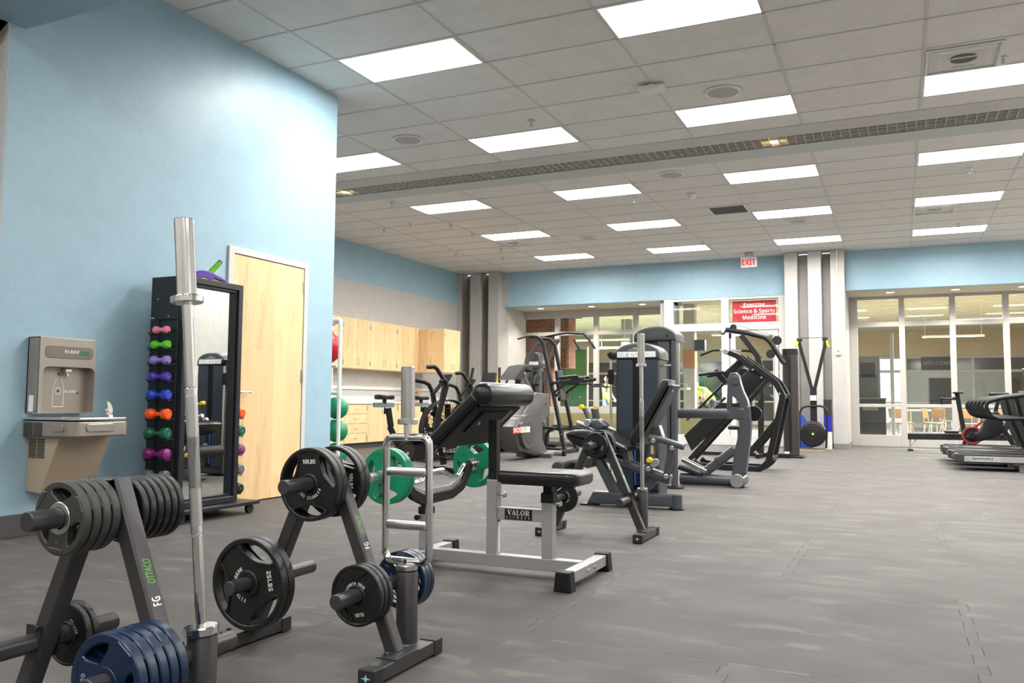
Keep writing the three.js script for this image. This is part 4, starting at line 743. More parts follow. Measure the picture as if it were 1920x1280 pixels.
// ------------------------------------------------------------------ fan bikes
const bikeBlk = M(new THREE.Color().setRGB(.007, .007, .0075), .4, 0, { specularIntensity: .6 }), bikeSat = M(new THREE.Color().setRGB(.02, .02, .021), .38, .3), machGrey = M(new THREE.Color().setRGB(.10, .10, .105), .32, .45);
{
  const X = 0, o = thing('fan_bike', 'black fan exercise bike with tall handles in front of the maple cabinets', 'exercise bike', [0, 0, 0], 0, 'fan bikes');
  const fc = [0, 0.539, -0.015], R = .36;
  const cage = new THREE.Group(); cage.name = 'fan_cage'; o.add(cage);
  const rings = []; for (const dx of [-.085, .085]) for (const q of [1, .72, .45, .2]) { const t = new THREE.TorusGeometry(R * q, q === 1 ? .009 : .0045, 6, 40); turn(t, 0, Math.PI / 2, 0); rings.push(clean(t.translate(fc[0] + dx * (q === 1 ? .75 : 1), fc[1], fc[2]))); }
  mesh('ring', rings[0], bikeBlk, cage); rings.slice(1).forEach((g) => mesh('ring', g, bikeBlk, cage));
  for (const dx of [-.085, .085]) for (let i = 0; i < 36; i++) { const a = i / 36 * 2 * Math.PI; mesh('wire', tube([[fc[0] + dx, fc[1] + Math.cos(a) * R * .2, fc[2] + Math.sin(a) * R * .2], [fc[0] + dx, fc[1] + Math.cos(a + .1) * R * .8, fc[2] + Math.sin(a + .1) * R * .8], [fc[0] + dx * .75, fc[1] + Math.cos(a + .15) * R, fc[2] + Math.sin(a + .15) * R]], .0032, .05, 5, [1, 0, 0]), bikeBlk, cage); }
  mesh('cage_band', lathe([[R, -.06], [R + .006, -.06], [R + .006, .06], [R, .06]], 40).applyMatrix4(new THREE.Matrix4().makeRotationZ(Math.PI / 2)).translate(...fc), bikeBlk, cage);
  for (let i = 0; i < 8; i++) { const a = i / 8 * 2 * Math.PI; mesh('fan_blade', turn(box(.09, R * .5, .004, 0, R * .6, 0), 0, .5, 0).applyMatrix4(new THREE.Matrix4().makeRotationX(a)).translate(...fc), bikeSat, o); }
  mesh('fan_hub', cyl([fc[0] - .1, fc[1], fc[2]], [fc[0] + .1, fc[1], fc[2]], .06), bikeBlk, o);
  const ck = [0, 0.27, 0.564], bar1 = (a, b, w, h) => bar([a, b], w, h, [1, 0, 0]);
  mesh('main_frame', [bar1([0, 0.281, 0.733], [0, 0.488, 0.082], .075, .06), bar1([0, 0.573, 0.752], [0, 0.796, 0.791], .06, .06), bar1([0, 0.573, 0.766], [0, 0.278, 0.614], .06, .06)], bikeBlk, o);
  mesh('crank_cover', cyl([ck[0] - .07, ck[1], ck[2]], [ck[0] + .07, ck[1], ck[2]], .125), bikeBlk, o); mesh('crank_disc', cyl([ck[0] + .07, ck[1], ck[2]], [ck[0] + .085, ck[1], ck[2]], .09), bikeSat, o);
  mesh('chain_guard', slabX([[0, 0.406, 0.616], [0, 0.426, 0.345], [0, 0.501, 0.112], [0, 0.337, 0.094], [0, 0.191, 0.269], [0, 0.148, 0.52], [0, 0.216, 0.662]], .06, .008), bikeBlk, o);
  for (const s of [1, -1]) { const a = [ck[0] + s * .1, ck[1], ck[2]], b = [ck[0] + s * .1, ck[1] - s * .12, ck[2] + s * .11]; mesh('crank_arm', bar1(a, b, .028, .016), satin, o); mesh('pedal', box(.1, .02, .09, b[0] + s * .06, b[1], b[2], .005), bikeBlk, o); }
  mesh('front_post', bar1([0, 0.488, 0.104], [0, 0.106, 0.031], .07, .055), bikeBlk, o);
  const rog = canvasTex(256, 48, (c) => { c.fillStyle = '#141414'; c.fillRect(0, 0, 256, 48); c.fillStyle = '#f0f0f0'; c.font = 'bold 46px sans-serif'; c.textAlign = 'center'; c.fillText('ROGUE', 128, 41, 240); });
  { const a = V([0.035, 0.451, 0.144]), b = V([0.035, 0.188, 0.073]), u = b.clone().sub(a), n = new THREE.Vector3(0, u.z, -u.y).normalize().multiplyScalar(.055); if (n.z > 0) n.negate(); decal('lettering', a.clone().add(V([.003, 0, 0])).addScaledVector(n, .45).toArray(), u.toArray(), n.toArray(), rog, o).userData.label = 'white maker name along the post'; }
  { const a = V([0.035, 0.447, 0.356]), b = V([0.035, 0.49, 0.16]); decal('model_lettering', a.toArray(), b.clone().sub(a).toArray(), [0, .045, .012], canvasTex(256, 48, (c) => { c.fillStyle = '#141414'; c.fillRect(0, 0, 256, 48); c.fillStyle = '#e8e8e8'; c.font = 'italic bold 40px sans-serif'; c.fillText('ECHO', 8, 39, 120); c.font = 'italic 30px sans-serif'; c.fillText('BIKE', 136, 38, 110); }), o); }
  const ff = [0, 0.092, 0.024], RZ = .82;
  mesh('front_foot', span([X - .28, .01, ff[2] - .035], [X + .28, .07, ff[2] + .035], .006), bikeBlk, o); mesh('rear_foot', span([X - .24, .01, RZ - .03], [X + .24, .06, RZ + .03], .006), bikeBlk, o); mesh('spine', bar1([X, .04, RZ], [X, .05, ff[2]], .06, .06), bikeBlk, o); mesh('seat_stay', bar1([X, .05, RZ - .08], [0, 0.254, 0.662], .06, .055), bikeBlk, o);
  mesh('seat_slider', bar([[0, 0.833, 0.977], [0, 0.834, 0.722]], .055, .045, [1, 0, 0]), M(new THREE.Color().setRGB(.17, .24, .27), .4, .2), o); mesh('adjust_knob', cyl([0, 0.726, 0.831], [0, 0.802, 0.833], .018, .012), bikeBlk, o);
  const sa = [0, 0.928, 0.959], sb = [0, 0.93, 0.724], sz = (sa[2] + sb[2]) / 2, sl = Math.abs(sb[2] - sa[2]) / 2;
  const seat = flatY(ext(smooth2([[0, -sl], [.1, -sl * .75], [.11, -sl * .3], [.05, sl * .3], [.03, sl], [-.03, sl], [-.05, sl * .3], [-.11, -sl * .3], [-.1, -sl * .75]], 40), .06, .022), 0); mesh('seat', turn(seat, 0, 0, 0).translate(X, sa[1], sz), vinyl, o);
  mesh('seat_stem', cyl([X, sa[1] - .08, sz], [X, sa[1] - .02, sz], .025), bikeBlk, o);
  const arm = (pts) => sweep(fillet(pts, .06), oval(.05, .085), [1, 0, 0], .8);
  mesh('handle_arm', arm([[0.2, 0.497, 0.253], [0.2, 0.702, 0.22], [0.2, 1.066, 0.116], [0.2, 1.143, 0.139]]), bikeBlk, o); mesh('handle_grip', tube([[0.2, 1.13, 0.139], [0.2, 1.271, 0.244], [0.2, 1.302, 0.28], [0.2, 1.293, 0.381]], .026, .05, 12, [1, 0, 0]), bikeBlk, o);
  mesh('grip_fork', tube([[0.2, 1.137, 0.146], [0.2, 1.129, 0.198], [0.2, 1.103, 0.182], [0.2, 0.979, 0.29]], .024, .02, 10, [1, 0, 0]), bikeBlk, o);
  mesh('handle_arm', arm([[-0.16, 0.521, 0.058], [-0.16, 0.762, 0.077], [-0.16, 0.996, 0.118]]), bikeSat, o); mesh('handle_grip', tube([[-0.16, 0.982, 0.11], [-0.16, 1.095, 0.172], [-0.16, 1.121, 0.232], [-0.16, 1.145, 0.373]], .027, .06, 12, [1, 0, 0]), bikeBlk, o);
  mesh('console', turn(box(.2, .13, .03, 0, 0, 0, .008), -.6, 0, 0).translate(X, 1.16, .02), bikeBlk, o);
  mesh('console_mast', bar1([X, .62, .14], [X, 1.12, .03], .04, .04), bikeBlk, o);
  o.position.set(-5.127, 0, -9.196); o.rotation.y = -.5678;
  dup(o, [-5.88, 0, -11.3], -.5678, 'black fan exercise bike half hidden behind the preacher bench pad', 'fan bikes');
}
// ------------------------------------------------------------------ grey recumbent stepper behind the bench
{
  const shell = M(new THREE.Color().setRGB(.085, .08, .08), .34, .3), o = thing('stepper_machine', 'dark grey stepper machine with round flywheel cover and red maker label', 'exercise machine'), X = -5.2;
  mesh('tower_shell', slabX([[-5.2, 1.034, -12.161], [-5.2, 1.016, -12.737], [-5.2, 0.651, -12.764], [-5.2, 0.593, -12.56], [-5.2, 0.485, -12.45], [-5.2, 0.298, -12.453], [-5.2, 0.157, -12.588], [-5.2, 0.028, -12.749], [-5.2, 0.039, -12.239], [-5.2, 0.141, -11.544], [-5.2, 0.312, -11.444], [-5.2, 0.51, -11.422], [-5.2, 0.642, -11.594]], .28, .03), shell, o);
  const c = [-5.2, 0.437, -11.756]; mesh('flywheel_cover', cyl([X - .2, c[1], c[2]], [X + .2, c[1], c[2]], .275, .262, 40), shell, o); mesh('cover_ring', cyl([X + .195, c[1], c[2]], [X + .206, c[1], c[2]], .225, .168, 36), M(new THREE.Color().setRGB(.07, .066, .066), .4, .3), o);
  const tx = canvasTex(512, 128, (k) => { k.fillStyle = '#d32a22'; k.fillRect(0, 0, 222, 128); k.fillStyle = '#f2efe8'; k.fillRect(222, 0, 290, 128); k.font = 'bold 112px serif'; k.fillStyle = '#f6f0ea'; k.fillText('SCI', 14, 102, 200); k.fillStyle = '#2a2422'; k.fillText('FIT', 240, 102, 260); k.fillStyle = '#111'; k.fillRect(0, 0, 512, 8); k.fillStyle = '#b08a40'; k.fillRect(0, 118, 512, 10); });
  { const a = [-5, 0.433, -10.984], b = [-5, 0.414, -11.6]; decal('maker_label', [X + .208, a[1] - .012, a[2] - .17], [0, 0, -(a[2] - b[2])], [0, .095, 0], tx, o).userData.label = 'red and white maker label'; }
  const fw = [-5.441, 0, -12.965]; mesh('roller_foot', cyl([X - .33, .045, fw[2]], [X + .28, .045, fw[2]], .04), M(new THREE.Color().setRGB(.3, .29, .28), .35, .5), o); for (const s of [-.36, .3]) mesh('wheel', cyl([X + s - .02, .05, fw[2]], [X + s + .03, .05, fw[2]], .05), bikeBlk, o);
  mesh('rear_rail', [bar([[X - .16, .05, fw[2] + .15], [X - .16, .05, fw[2] + .55]], .05, .06, [1, 0, 0]), bar([[X + .16, .05, fw[2] + .15], [X + .16, .05, fw[2] + .55]], .05, .06, [1, 0, 0])], MAT.steel, o); mesh('rear_foot', span([X - .3, .005, fw[2] + .5], [X + .3, .06, fw[2] + .58], .006), shell, o);
  mesh('console_mast', bar([[-5.2, 0.952, -12.356], [-5.2, 1.278, -11.885]], .09, .12, [1, 0, 0]), shell, o);
  mesh('console', slabX([[-5.2, 1.206, -11.333], [-5.2, 1.427, -11.7], [-5.2, 1.464, -12.006], [-5.2, 1.35, -12.071], [-5.2, 1.381, -11.781], [-5.2, 1.214, -11.643]], .26, .012), M(new THREE.Color().setRGB(.02, .02, .02), .85), o);
  mesh('console_bracket', slabX([[-5.2, 1.291, -11.783], [-5.2, 1.303, -11.905], [-5.2, 1.143, -12.159], [-5.2, 1.135, -11.765]], .1, .004), shell, o);
  for (const s of [-1, 1]) mesh('hand_grip', tube([[X + s * .2, 1.02, -11.9], [X + s * .23, 1.15, -11.82], [X + s * .23, 1.3, -11.95]], .018, .05), bikeBlk, o);
  mesh('shroud_hole', [boltX(X + .165, [-5.2, 0.851, -12.512][1], [-5.2, 0.851, -12.512][2], 1, .02), boltX(X + .165, [-5.2, 0.546, -12.362][1], [-5.2, 0.546, -12.362][2], 1, .018)], bikeBlk, o);
  rebase(o, [X, 0, -12.2]); o.position.x -= .12;
}
// ------------------------------------------------------------------ cross trainers by the corner piers: consoles and grips show above the bench
{
  const mk = (x, z, label) => { const o = thing('elliptical_trainer', label, 'elliptical', [x, 0, z]);
    mesh('base', [span([-.28, .01, -.75], [.28, .07, -.67], .006), span([-.25, .01, .75], [.25, .07, .83], .006), span([-.04, .03, -.7], [.04, .1, .8], .006)], bikeBlk, o);
    mesh('shroud', slabX([[0, .1, -.7], [0, .5, -.6], [0, .62, -.35], [0, .45, -.05], [0, .1, .1]], .2, .02), bikeBlk, o);
    mesh('mast', bar([[0, .5, -.45], [0, 1.22, -.28]], .06, .06, [1, 0, 0]), bikeBlk, o);
    mesh('console', turn(box(.26, .2, .05, 0, 0, 0, .012), -.5, 0, 0).translate(0, 1.28, -.27), bikeBlk, o);
    for (const s of [-1, 1]) { mesh('swing_arm', tube([[s * .22, .5, -.2], [s * .24, 1.0, -.16], [s * .27, 1.22, -.1], [s * .25, 1.42, -.14]], .019, .08), bikeSat, o); mesh('grip', tube([[s * .27, 1.24, -.1], [s * .25, 1.45, -.145]], .024, 0), bikeBlk, o); mesh('pedal', box(.14, .03, .36, s * .13, .28, .25 + s * .1, .01), bikeBlk, o); mesh('pedal_link', bar([[s * .13, .25, .4 + s * .1], [s * .16, .42, -.25]], .05, .04, [1, 0, 0]), bikeSat, o); }
    return o; };
  const a = mk(-6.35, -12.6, 'black cross trainer with yellow strap showing above the bench pad'); mesh('strap', turn(box(.06, .22, .03, 0, 0, 0, .01), -.2, 0, 0).translate(.24, 1.27, -.13), M(0xf2d800, .5), a);
  mk(-6.3, -14.4, 'black cross trainer just right of the corner piers');
}
// ------------------------------------------------------------------ power tower for dips and pull-ups
{
  const m = M(new THREE.Color().setRGB(.016, .016, .017), .4, .3), o = thing('power_tower', 'black power tower with padded dip arms and curved pull-up bars', 'power tower'), za = -13.55, zb = -14.1;
  const upA = [[-5.231, 0.048, -13.55], [-5.483, 1.19, -13.55], [-5.606, 1.75, -13.55], [-5.647, 1.919, -13.55], [-5.749, 2.015, -13.55], [-5.892, 2.028, -13.55]], upB = upA.map((q) => [q[0], q[1], zb]);
  for (const u of [upA, upB]) mesh('upright', bar(u, .06, .06, [0, 0, 1], .1), m, o);
  const fa = upA[0];
  mesh('base_rail', [span([fa[0] - .08, .01, za + .12], [fa[0] + .02, .07, zb - .12], .005)], m, o);
  mesh('base_rail', span([fa[0] - .62, .01, za + .12], [fa[0] - .54, .07, zb - .12], .005), m, o);
  for (const z of [za, zb]) { mesh('rear_leg', bar([[fa[0] - .58, .05, z], [fa[0] - .56, .33, z], [fa[0] - .38, .44, z], [fa[0] - .12, .42, z]], .05, .05, [0, 0, 1], .12), m, o); mesh('ground_rail', bar([[fa[0] - .62, .035, z], [fa[0] + .02, .035, z]], .05, .05, [0, 0, 1]), m, o); mesh('step', span([fa[0] - .05, .40, z - .02], [fa[0] + .14, .43, z + .02], .004), m, o);
    for (const y of [.33, .97, 1.06]) mesh('bolt', boltZ(fa[0] - .085 * (y / .9) - .02, y, z + .031, 1, .012), satin, o); }
  for (const y of [.42, 1.0]) mesh('cross_member', span([fa[0] - .13 - y * .06, y - .03, za], [fa[0] - .08 - y * .06, y + .03, zb], .004), m, o);
  const by = 1.0, bx = [-5.483, 1.19, -13.55][0];
  mesh('back_pad', turn(box(.07, .55, .28, 0, 0, 0, .03, 3), 0, 0, .12).translate(bx + .06, 1.17, (za + zb) / 2), vinyl, o);
  for (const z of [za + .02, zb - .02]) { mesh('dip_arm', bar([[bx - .03, 1.21, z], [bx + .28, 1.22, z], [bx + .62, 1.29, z]], .05, .05, [0, 0, 1]), m, o); mesh('arm_brace', bar([[bx + .02, 1.02, z], [bx + .3, 1.21, z]], .04, .04, [0, 0, 1]), m, o); mesh('elbow_pad', turn(box(.36, .06, .11, 0, 0, 0, .022, 2), 0, 0, .09).translate(bx + .33, 1.31, z), vinyl, o); mesh('dip_handle', tube([[bx + .5, 1.26, z], [bx + .54, 1.19, z], [bx + .74, 1.2, z], [bx + .78, 1.15, z], [bx + .96, 1.155, z]], .016, .03), m, o); }
  const tt = upA[5]; mesh('pull_up_bar', tube([[tt[0] - .1, tt[1] - .06, za + .3], [tt[0] + .02, tt[1] + .01, za + .12], [tt[0] + .02, tt[1] + .01, zb - .12], [tt[0] - .1, tt[1] - .06, zb - .3]], .018, .05), m, o);
  rebase(o, [fa[0] - .3, 0, -13.82]);
}
// ------------------------------------------------------------------ pulldown with stack behind the tower
{
  const o = thing('pulldown_machine', 'grey pulldown machine with a weight stack seen behind the power tower', 'exercise machine'), z = -15.9, g = machGrey;
  const a = [-6.958, 1.574, -15.9], b = [-6.647, 1.571, -15.9], t = [-6.804, 1.881, -15.9];
  mesh('stack_shroud', [span([a[0], .05, z - .12], [b[0], 1.6, z + .12], .03)], g, o); mesh('stack_cap', slabZ(smooth2([[a[0] - .01, 1.58, z], [a[0] + .03, t[1] - .02, z], [(a[0] + b[0]) / 2, t[1] + .02, z], [b[0] - .03, t[1] - .02, z], [b[0] + .01, 1.58, z]], 30), .28, .02), g, o);
  mesh('stack_slot', span([(a[0] + b[0]) / 2 + .02, .3, z + .12], [(a[0] + b[0]) / 2 + .09, 1.5, z + .124]), bikeBlk, o); mesh('instruction_label', span([a[0] + .08, 1.63, z + .141], [b[0] - .02, 1.7, z + .144]), MAT.fitting, o);
  for (const dx of [0, .45]) mesh('upright', tube([[a[0] + .12 + dx, .03, z + .3], [a[0] + .12 + dx, 1.7, z + .3], [a[0] + .3 + dx, 2.05, z + .3], [b[0] + .5, 2.12, z + .3]], .032, .25), g, o);
  mesh('base', [span([a[0] - .1, .01, z - .2], [b[0] + 1.2, .08, z - .1], .01), span([a[0] - .1, .01, z + .25], [b[0] + 1.2, .08, z + .35], .01)], g, o);
  mesh('seat_bench', span([b[0] + .35, .36, z + .1], [b[0] + 1.5, .44, z + .34], .02), g, o); mesh('seat_leg', span([b[0] + .5, .08, z + .2], [b[0] + .57, .4, z + .27]), g, o); mesh('seat_leg', span([b[0] + 1.3, .02, z + .2], [b[0] + 1.37, .4, z + .27]), g, o);
  const h = [-5.849, 2.208, -15.6]; mesh('lat_bar', tube([[h[0] - .6, h[1] - .02, -15.6], [h[0] - .15, h[1] + .05, -15.6], [h[0] + .22, h[1] + .02, -15.6], [h[0] + .42, h[1] - .22, -15.6]], .02, .05), bikeBlk, o); mesh('lat_grip', [tube([[h[0] + .26, h[1] - .05, -15.75], [h[0] + .4, h[1] - .27, -15.75]], .022), tube([[h[0] + .05, h[1] - .1, -15.5], [h[0] + .18, h[1] - .32, -15.5]], .022)], bikeBlk, o);
  rebase(o, [b[0], 0, z]);
}

// ------------------------------------------------------------------ selectorised leg extension
const tin = M(new THREE.Color().setRGB(.105, .115, .13), .3, .5), shroudM = M(new THREE.Color().setRGB(.045, .058, .078), .28, .35), capM = M(new THREE.Color().setRGB(.075, .078, .082), .35, .3), yellowK = M(0xf5cf05, .4), foam = M(new THREE.Color().setRGB(.018, .018, .018), .55);
const capShape = (l, r, y, h, n = 28) => { const p = [[l, y]]; for (let i = 0; i <= n; i++) { const u = -1 + 2 * i / n; p.push([(l + r) / 2 + u * (r - l) / 2, y + h * .38 + h * .62 * (1 - Math.abs(u) ** 3) ** .62 * (1 - .22 * u * u)]); } p.push([r, y]); return p; };
const bz = (pts, w, h) => bar(pts, w, h, [0, 0, 1]), oz = (pts, w, h, bend = 0) => ovalBar(pts, w, h, [0, 0, 1], bend);
{
  const o = thing('leg_extension_machine', 'grey leg extension machine with black seat and tall weight stack', 'exercise machine'), Z = -7.0;
  mesh('base_beam', slabZ([[-2.477, 0.014, -7], [-2.423, 0.118, -7], [-1.725, 0.123, -7], [-1.725, 0.026, -7]], .12, .012), tin, o);
  const pe = [-1.707, 0.067, -7]; mesh('end_post', cyl([pe[0], .012, Z], [pe[0], .125, Z], .05), tin, o); mesh('foot_pad', cyl([pe[0], 0, Z], [pe[0], .014, Z], .065), bikeBlk, o); const pl = [-2.458, -0.003, -7]; mesh('foot_pad', span([pl[0] - .07, 0, Z - .08], [pl[0] + .06, .014, Z + .08], .003), bikeBlk, o);
  mesh('front_leg', bz([[-2.385, 0.387, -7], [-2.226, 0.092, -7]], .075, .09), tin, o); mesh('rear_leg', bz([[-2.281, 0.375, -7.1], [-2.151, 0.095, -7.1]], .055, .08), tin, o); mesh('stack_brace', bz([[-1.877, 0.272, -7.1], [-2.023, 0.12, -7.1]], .06, .07), tin, o);
  mesh('main_beam', oz([[-2.278, 0.413, -7], [-1.751, 0.245, -7]], .085, .1), tin, o);
  mesh('seat', slabZ(smooth2([[-2.622, 0.612, -7], [-2.557, 0.646, -7], [-2.375, 0.645, -7], [-2.206, 0.576, -7], [-2.064, 0.493, -7], [-2.158, 0.463, -7], [-2.35, 0.48, -7], [-2.572, 0.538, -7]], 40), .42, .03), vinyl, o);
  mesh('seat_bracket', [bz([[-2.35, 0.48, -7], [-2.254, 0.391, -7]], .06, .2), bz([[-2.134, 0.473, -7], [-2.111, 0.369, -7]], .05, .15)], tin, o);
  const padA = V([-2.017, 0.535, -7]), padB = V([-1.733, 1.048, -7]), d = padB.clone().sub(padA), L = d.length(), an = Math.atan2(d.y, d.x);
  const at = (g) => turn(g, 0, 0, an).translate(...padA.clone().add(padB).multiplyScalar(.5).toArray());
  mesh('back_pad', at(ext((() => { const s = new THREE.Shape(), h = L / 2 + .02; s.moveTo(-h, 0); s.quadraticCurveTo(-h, .055, -h + .08, .055); s.lineTo(-.02, .045); s.quadraticCurveTo(h - .15, .03, h - .02, .04); s.quadraticCurveTo(h, .03, h, 0); s.lineTo(h - .04, -.028); s.lineTo(-h + .06, -.028); s.quadraticCurveTo(-h, -.03, -h, 0); return s; })(), .30, .022).translate(0, .02, 0)), vinyl, o);
  mesh('back_shell', at(box(L * .98, .028, .26, .01, -.03, 0, .01)), capM, o); mesh('bolt', at(cyl([L / 2 - .05, -.04, .08], [L / 2 - .05, -.055, .08], .01)), satin, o);
  mesh('back_bracket', slabZ([[-1.895, 0.655, -7], [-1.84, 0.697, -7], [-1.804, 0.586, -7], [-1.914, 0.574, -7]], .1, .006), tin, o);
  mesh('lever_arm', oz([[-1.905, 0.596, -6.9], [-1.805, 0.581, -6.9], [-1.614, 0.525, -6.9]], .055, .06), tin, o);
  mesh('link', oz([[-1.716, 0.53, -6.9], [-1.766, 0.261, -6.9]], .06, .03), tin, o); for (const q of [[-1.711, 0.514, -6.88], [-1.761, 0.281, -6.88], [-1.868, 0.571, -6.88], [-1.91, 0.336, -6.88]]) mesh('pivot', cyl([q[0], q[1], q[2] - .02], [q[0], q[1], q[2] + .012], .02), satin, o);
  mesh('adjust_bracket', oz([[-1.868, 0.588, -6.9], [-1.915, 0.321, -6.9]], .065, .035), tin, o); mesh('adjust_quadrant', slabZ(smooth2([[-1.879, 0.412, -6.87], [-1.834, 0.423, -6.87], [-1.816, 0.388, -6.87], [-1.852, 0.352, -6.87], [-1.889, 0.359, -6.87]], 20), .012, .002), satin, o); const wl = [-1.877, 0.496, -6.88]; mesh('warning_label', span([wl[0] - .012, wl[1] - .035, wl[2] + .0], [wl[0] + .012, wl[1] + .035, wl[2] + .004]), M(0xd9b08a, .5), o);
  const yk = (q) => mesh('yellow_knob', cyl([q[0], q[1], q[2]], [q[0], q[1], q[2] + .05], .024, .02), yellowK, o); yk([-1.89, 0.413, -6.86]); yk([-2.538, 0.843, -7]); yk([-2.628, 0.295, -6.72]);
  const ra = [-2.657, 0.321, -6.72], rb = [ra[0], ra[1], -7.2]; mesh('shin_roller', lathe([[0, 0], [.055, 0], [.062, .01], [.062, .42], [.055, .43], [0, .43]], 28).applyMatrix4(new THREE.Matrix4().makeRotationX(-Math.PI / 2)).translate(...ra), foam, o); mesh('roller_cap', cyl([ra[0], ra[1], ra[2] - .005], [ra[0], ra[1], ra[2] + .006], .055), capM, o);
  mesh('swing_arm', bz([[-2.647, 0.321, -7], [-2.448, 0.384, -7], [-2.312, 0.407, -7]], .055, .05), tin, o); mesh('pivot_drum', cyl([[-2.448, 0.366, -7][0], [-2.448, 0.366, -7][1], -6.88], [[-2.448, 0.366, -7][0], [-2.448, 0.366, -7][1], -7.12], .045), capM, o);
  mesh('side_handle', tube([[-2.569, 0.708, -6.95], [-2.45, 0.668, -6.95], [-2.358, 0.619, -6.95]], .022, .03), satin, o); mesh('side_handle', tube([[-2.393, 0.663, -7.2], [-2.293, 0.632, -7.2]], .02, 0), satin, o); mesh('range_block', slabZ(smooth2([[-2.468, 0.671, -7], [-2.439, 0.732, -7], [-2.365, 0.738, -7], [-2.307, 0.684, -7], [-2.341, 0.646, -7], [-2.438, 0.635, -7]], 30), .14, .02), tin, o); mesh('range_dial', cyl([[-2.458, 0.71, -6.93][0], [-2.458, 0.71, -6.93][1], -6.95], [[-2.458, 0.71, -6.93][0], [-2.458, 0.71, -6.93][1], -6.9], .03), satin, o);
  mesh('handle_post', tube([[-2.518, 0.829, -7], [-2.463, 0.718, -7]], .022, 0), tin, o); mesh('handle_post', slabZ([[-2.471, 0.834, -7.05], [-2.416, 0.844, -7.05], [-2.397, 0.727, -7.05], [-2.451, 0.726, -7.05]], .06, .01), tin, o); mesh('dial_strip', span([[-2.444, 0.834, -7][0], [-2.444, 0.825, -7][1], -7.02], [[-2.404, 0.835, -7][0], [-2.444, 0.848, -7][1], -7.015]), yellowK, o);
  // weight stack tower
  const sz = -7.45, l = [-2.377, 1.153, -7.45][0], r = [-1.97, 1.15, -7.45][0], yb = .06, yt = [-2.144, 1.292, -7.45][1], ct = [-2.143, 1.434, -7.45][1], m = (l + r) / 2;
  mesh('stack_frame', span([l, .02, sz - .3], [r, yt, sz - .02], .02), capM, o);
  mesh('front_panel', span([l + .005, .1, sz - .03], [l + .165, yt - .01, sz + .004], .012), shroudM, o); mesh('front_panel', span([r - .165, .1, sz - .03], [r - .005, yt - .01, sz + .004], .012), shroudM, o);
  mesh('stack_slot', span([l + .17, .1, sz - .025], [r - .17, yt - .01, sz - .012]), bikeBlk, o);
  for (let i = 0; i < 9; i++) mesh('weight_bar', span([l + .175, .14 + i * .042, sz - .014], [r - .175, .176 + i * .042, sz - .002], .002), bikeSat, o); mesh('selector_strip', span([l + .178, .14, sz - .002], [l + .19, .52, sz + .002]), M(0x1d6fd0, .4), o);
  const cap = capShape(l - .012, r + .012, yt - .012, ct - yt + .012); mesh('stack_cap', ext(cap, .34, .02).translate(0, 0, sz - .16), capM, o);
  const lt = canvasTex(1024, 128, (c, w, h) => { c.fillStyle = '#eef0f2'; c.fillRect(0, 0, w, h); c.fillStyle = '#8a939e'; for (let i = 0; i < 7; i++) { c.fillRect(18, 16 + i * 13, 190 - (i * 37) % 60, 4); c.fillRect(760, 20 + i * 13, 90, 3); } c.fillStyle = '#3f8fd8'; c.fillRect(238, 92, 56, 20); c.strokeStyle = '#555'; c.lineWidth = 5; c.strokeRect(240, 26, 18, 56); c.strokeRect(276, 26, 18, 56); c.strokeStyle = '#333'; c.lineWidth = 8; for (const x of [400, 520]) { c.beginPath(); c.moveTo(x, 30); c.lineTo(x - 14, 74); c.lineTo(x + 36, 74); c.lineTo(x + (x > 450 ? 70 : 40), x > 450 ? 76 : 110); c.stroke(); } c.strokeStyle = '#9aa'; c.lineWidth = 3; c.strokeRect(880, 24, 110, 84); c.beginPath(); c.moveTo(935, 24); c.lineTo(935, 108); c.moveTo(880, 60); c.lineTo(990, 60); c.stroke(); });
  decal('instruction_label', [l + .02, yt + .008, sz + .0125], [r - l - .045, 0, 0], [0, .052, 0], lt, o, .4).userData.label = 'white exercise instruction label';
  const tt = canvasTex(256, 96, (c) => { c.fillStyle = '#4a4b4d'; c.fillRect(0, 0, 256, 96); c.fillStyle = '#2b8fe0'; c.font = 'italic bold 44px sans-serif'; c.fillText('/', 60, 44); c.fillStyle = '#e8e8e8'; c.font = 'bold 40px sans-serif'; c.fillText('TRUE', 84, 42); c.font = 'bold 30px sans-serif'; c.textAlign = 'center'; c.fillText('LEG EXTENSION', 128, 82, 236); });
  decal('maker_lettering', [m - .085, yt + .066, sz + .0125], [.15, 0, 0], [0, .036, 0], tt, o, .5);
  mesh('guide_rod', cyl([l - .035, .3, sz + .03], [l - .035, yt - .02, sz + .03], .012), chrome, o); mesh('pulley_block', slabZ(smooth2([[-2.44, 1.34, -7.42], [-2.388, 1.349, -7.42], [-2.383, 1.28, -7.42], [-2.424, 1.295, -7.42]], 16), .06, .008), bikeBlk, o); mesh('cable_clip', [span([l - .06, yt - .24, sz + .0], [l - .012, yt - .1, sz + .05], .008), cyl([l - .075, yt - .31, sz + .03], [l - .07, yt - .15, sz + .03], .006)], bikeBlk, o); mesh('towel_hook', cyl([r, [-1.897, 1.226, -7.45][1], sz - .1], [r + .085, [-1.897, 1.226, -7.45][1], sz - .1], .011), chrome, o);
  mesh('cable', cyl([l - .035, .1, sz + .03], [l - .035, .3, sz + .03], .004), bikeBlk, o);
  rebase(o, [-2.1, 0, -7.1]);
}
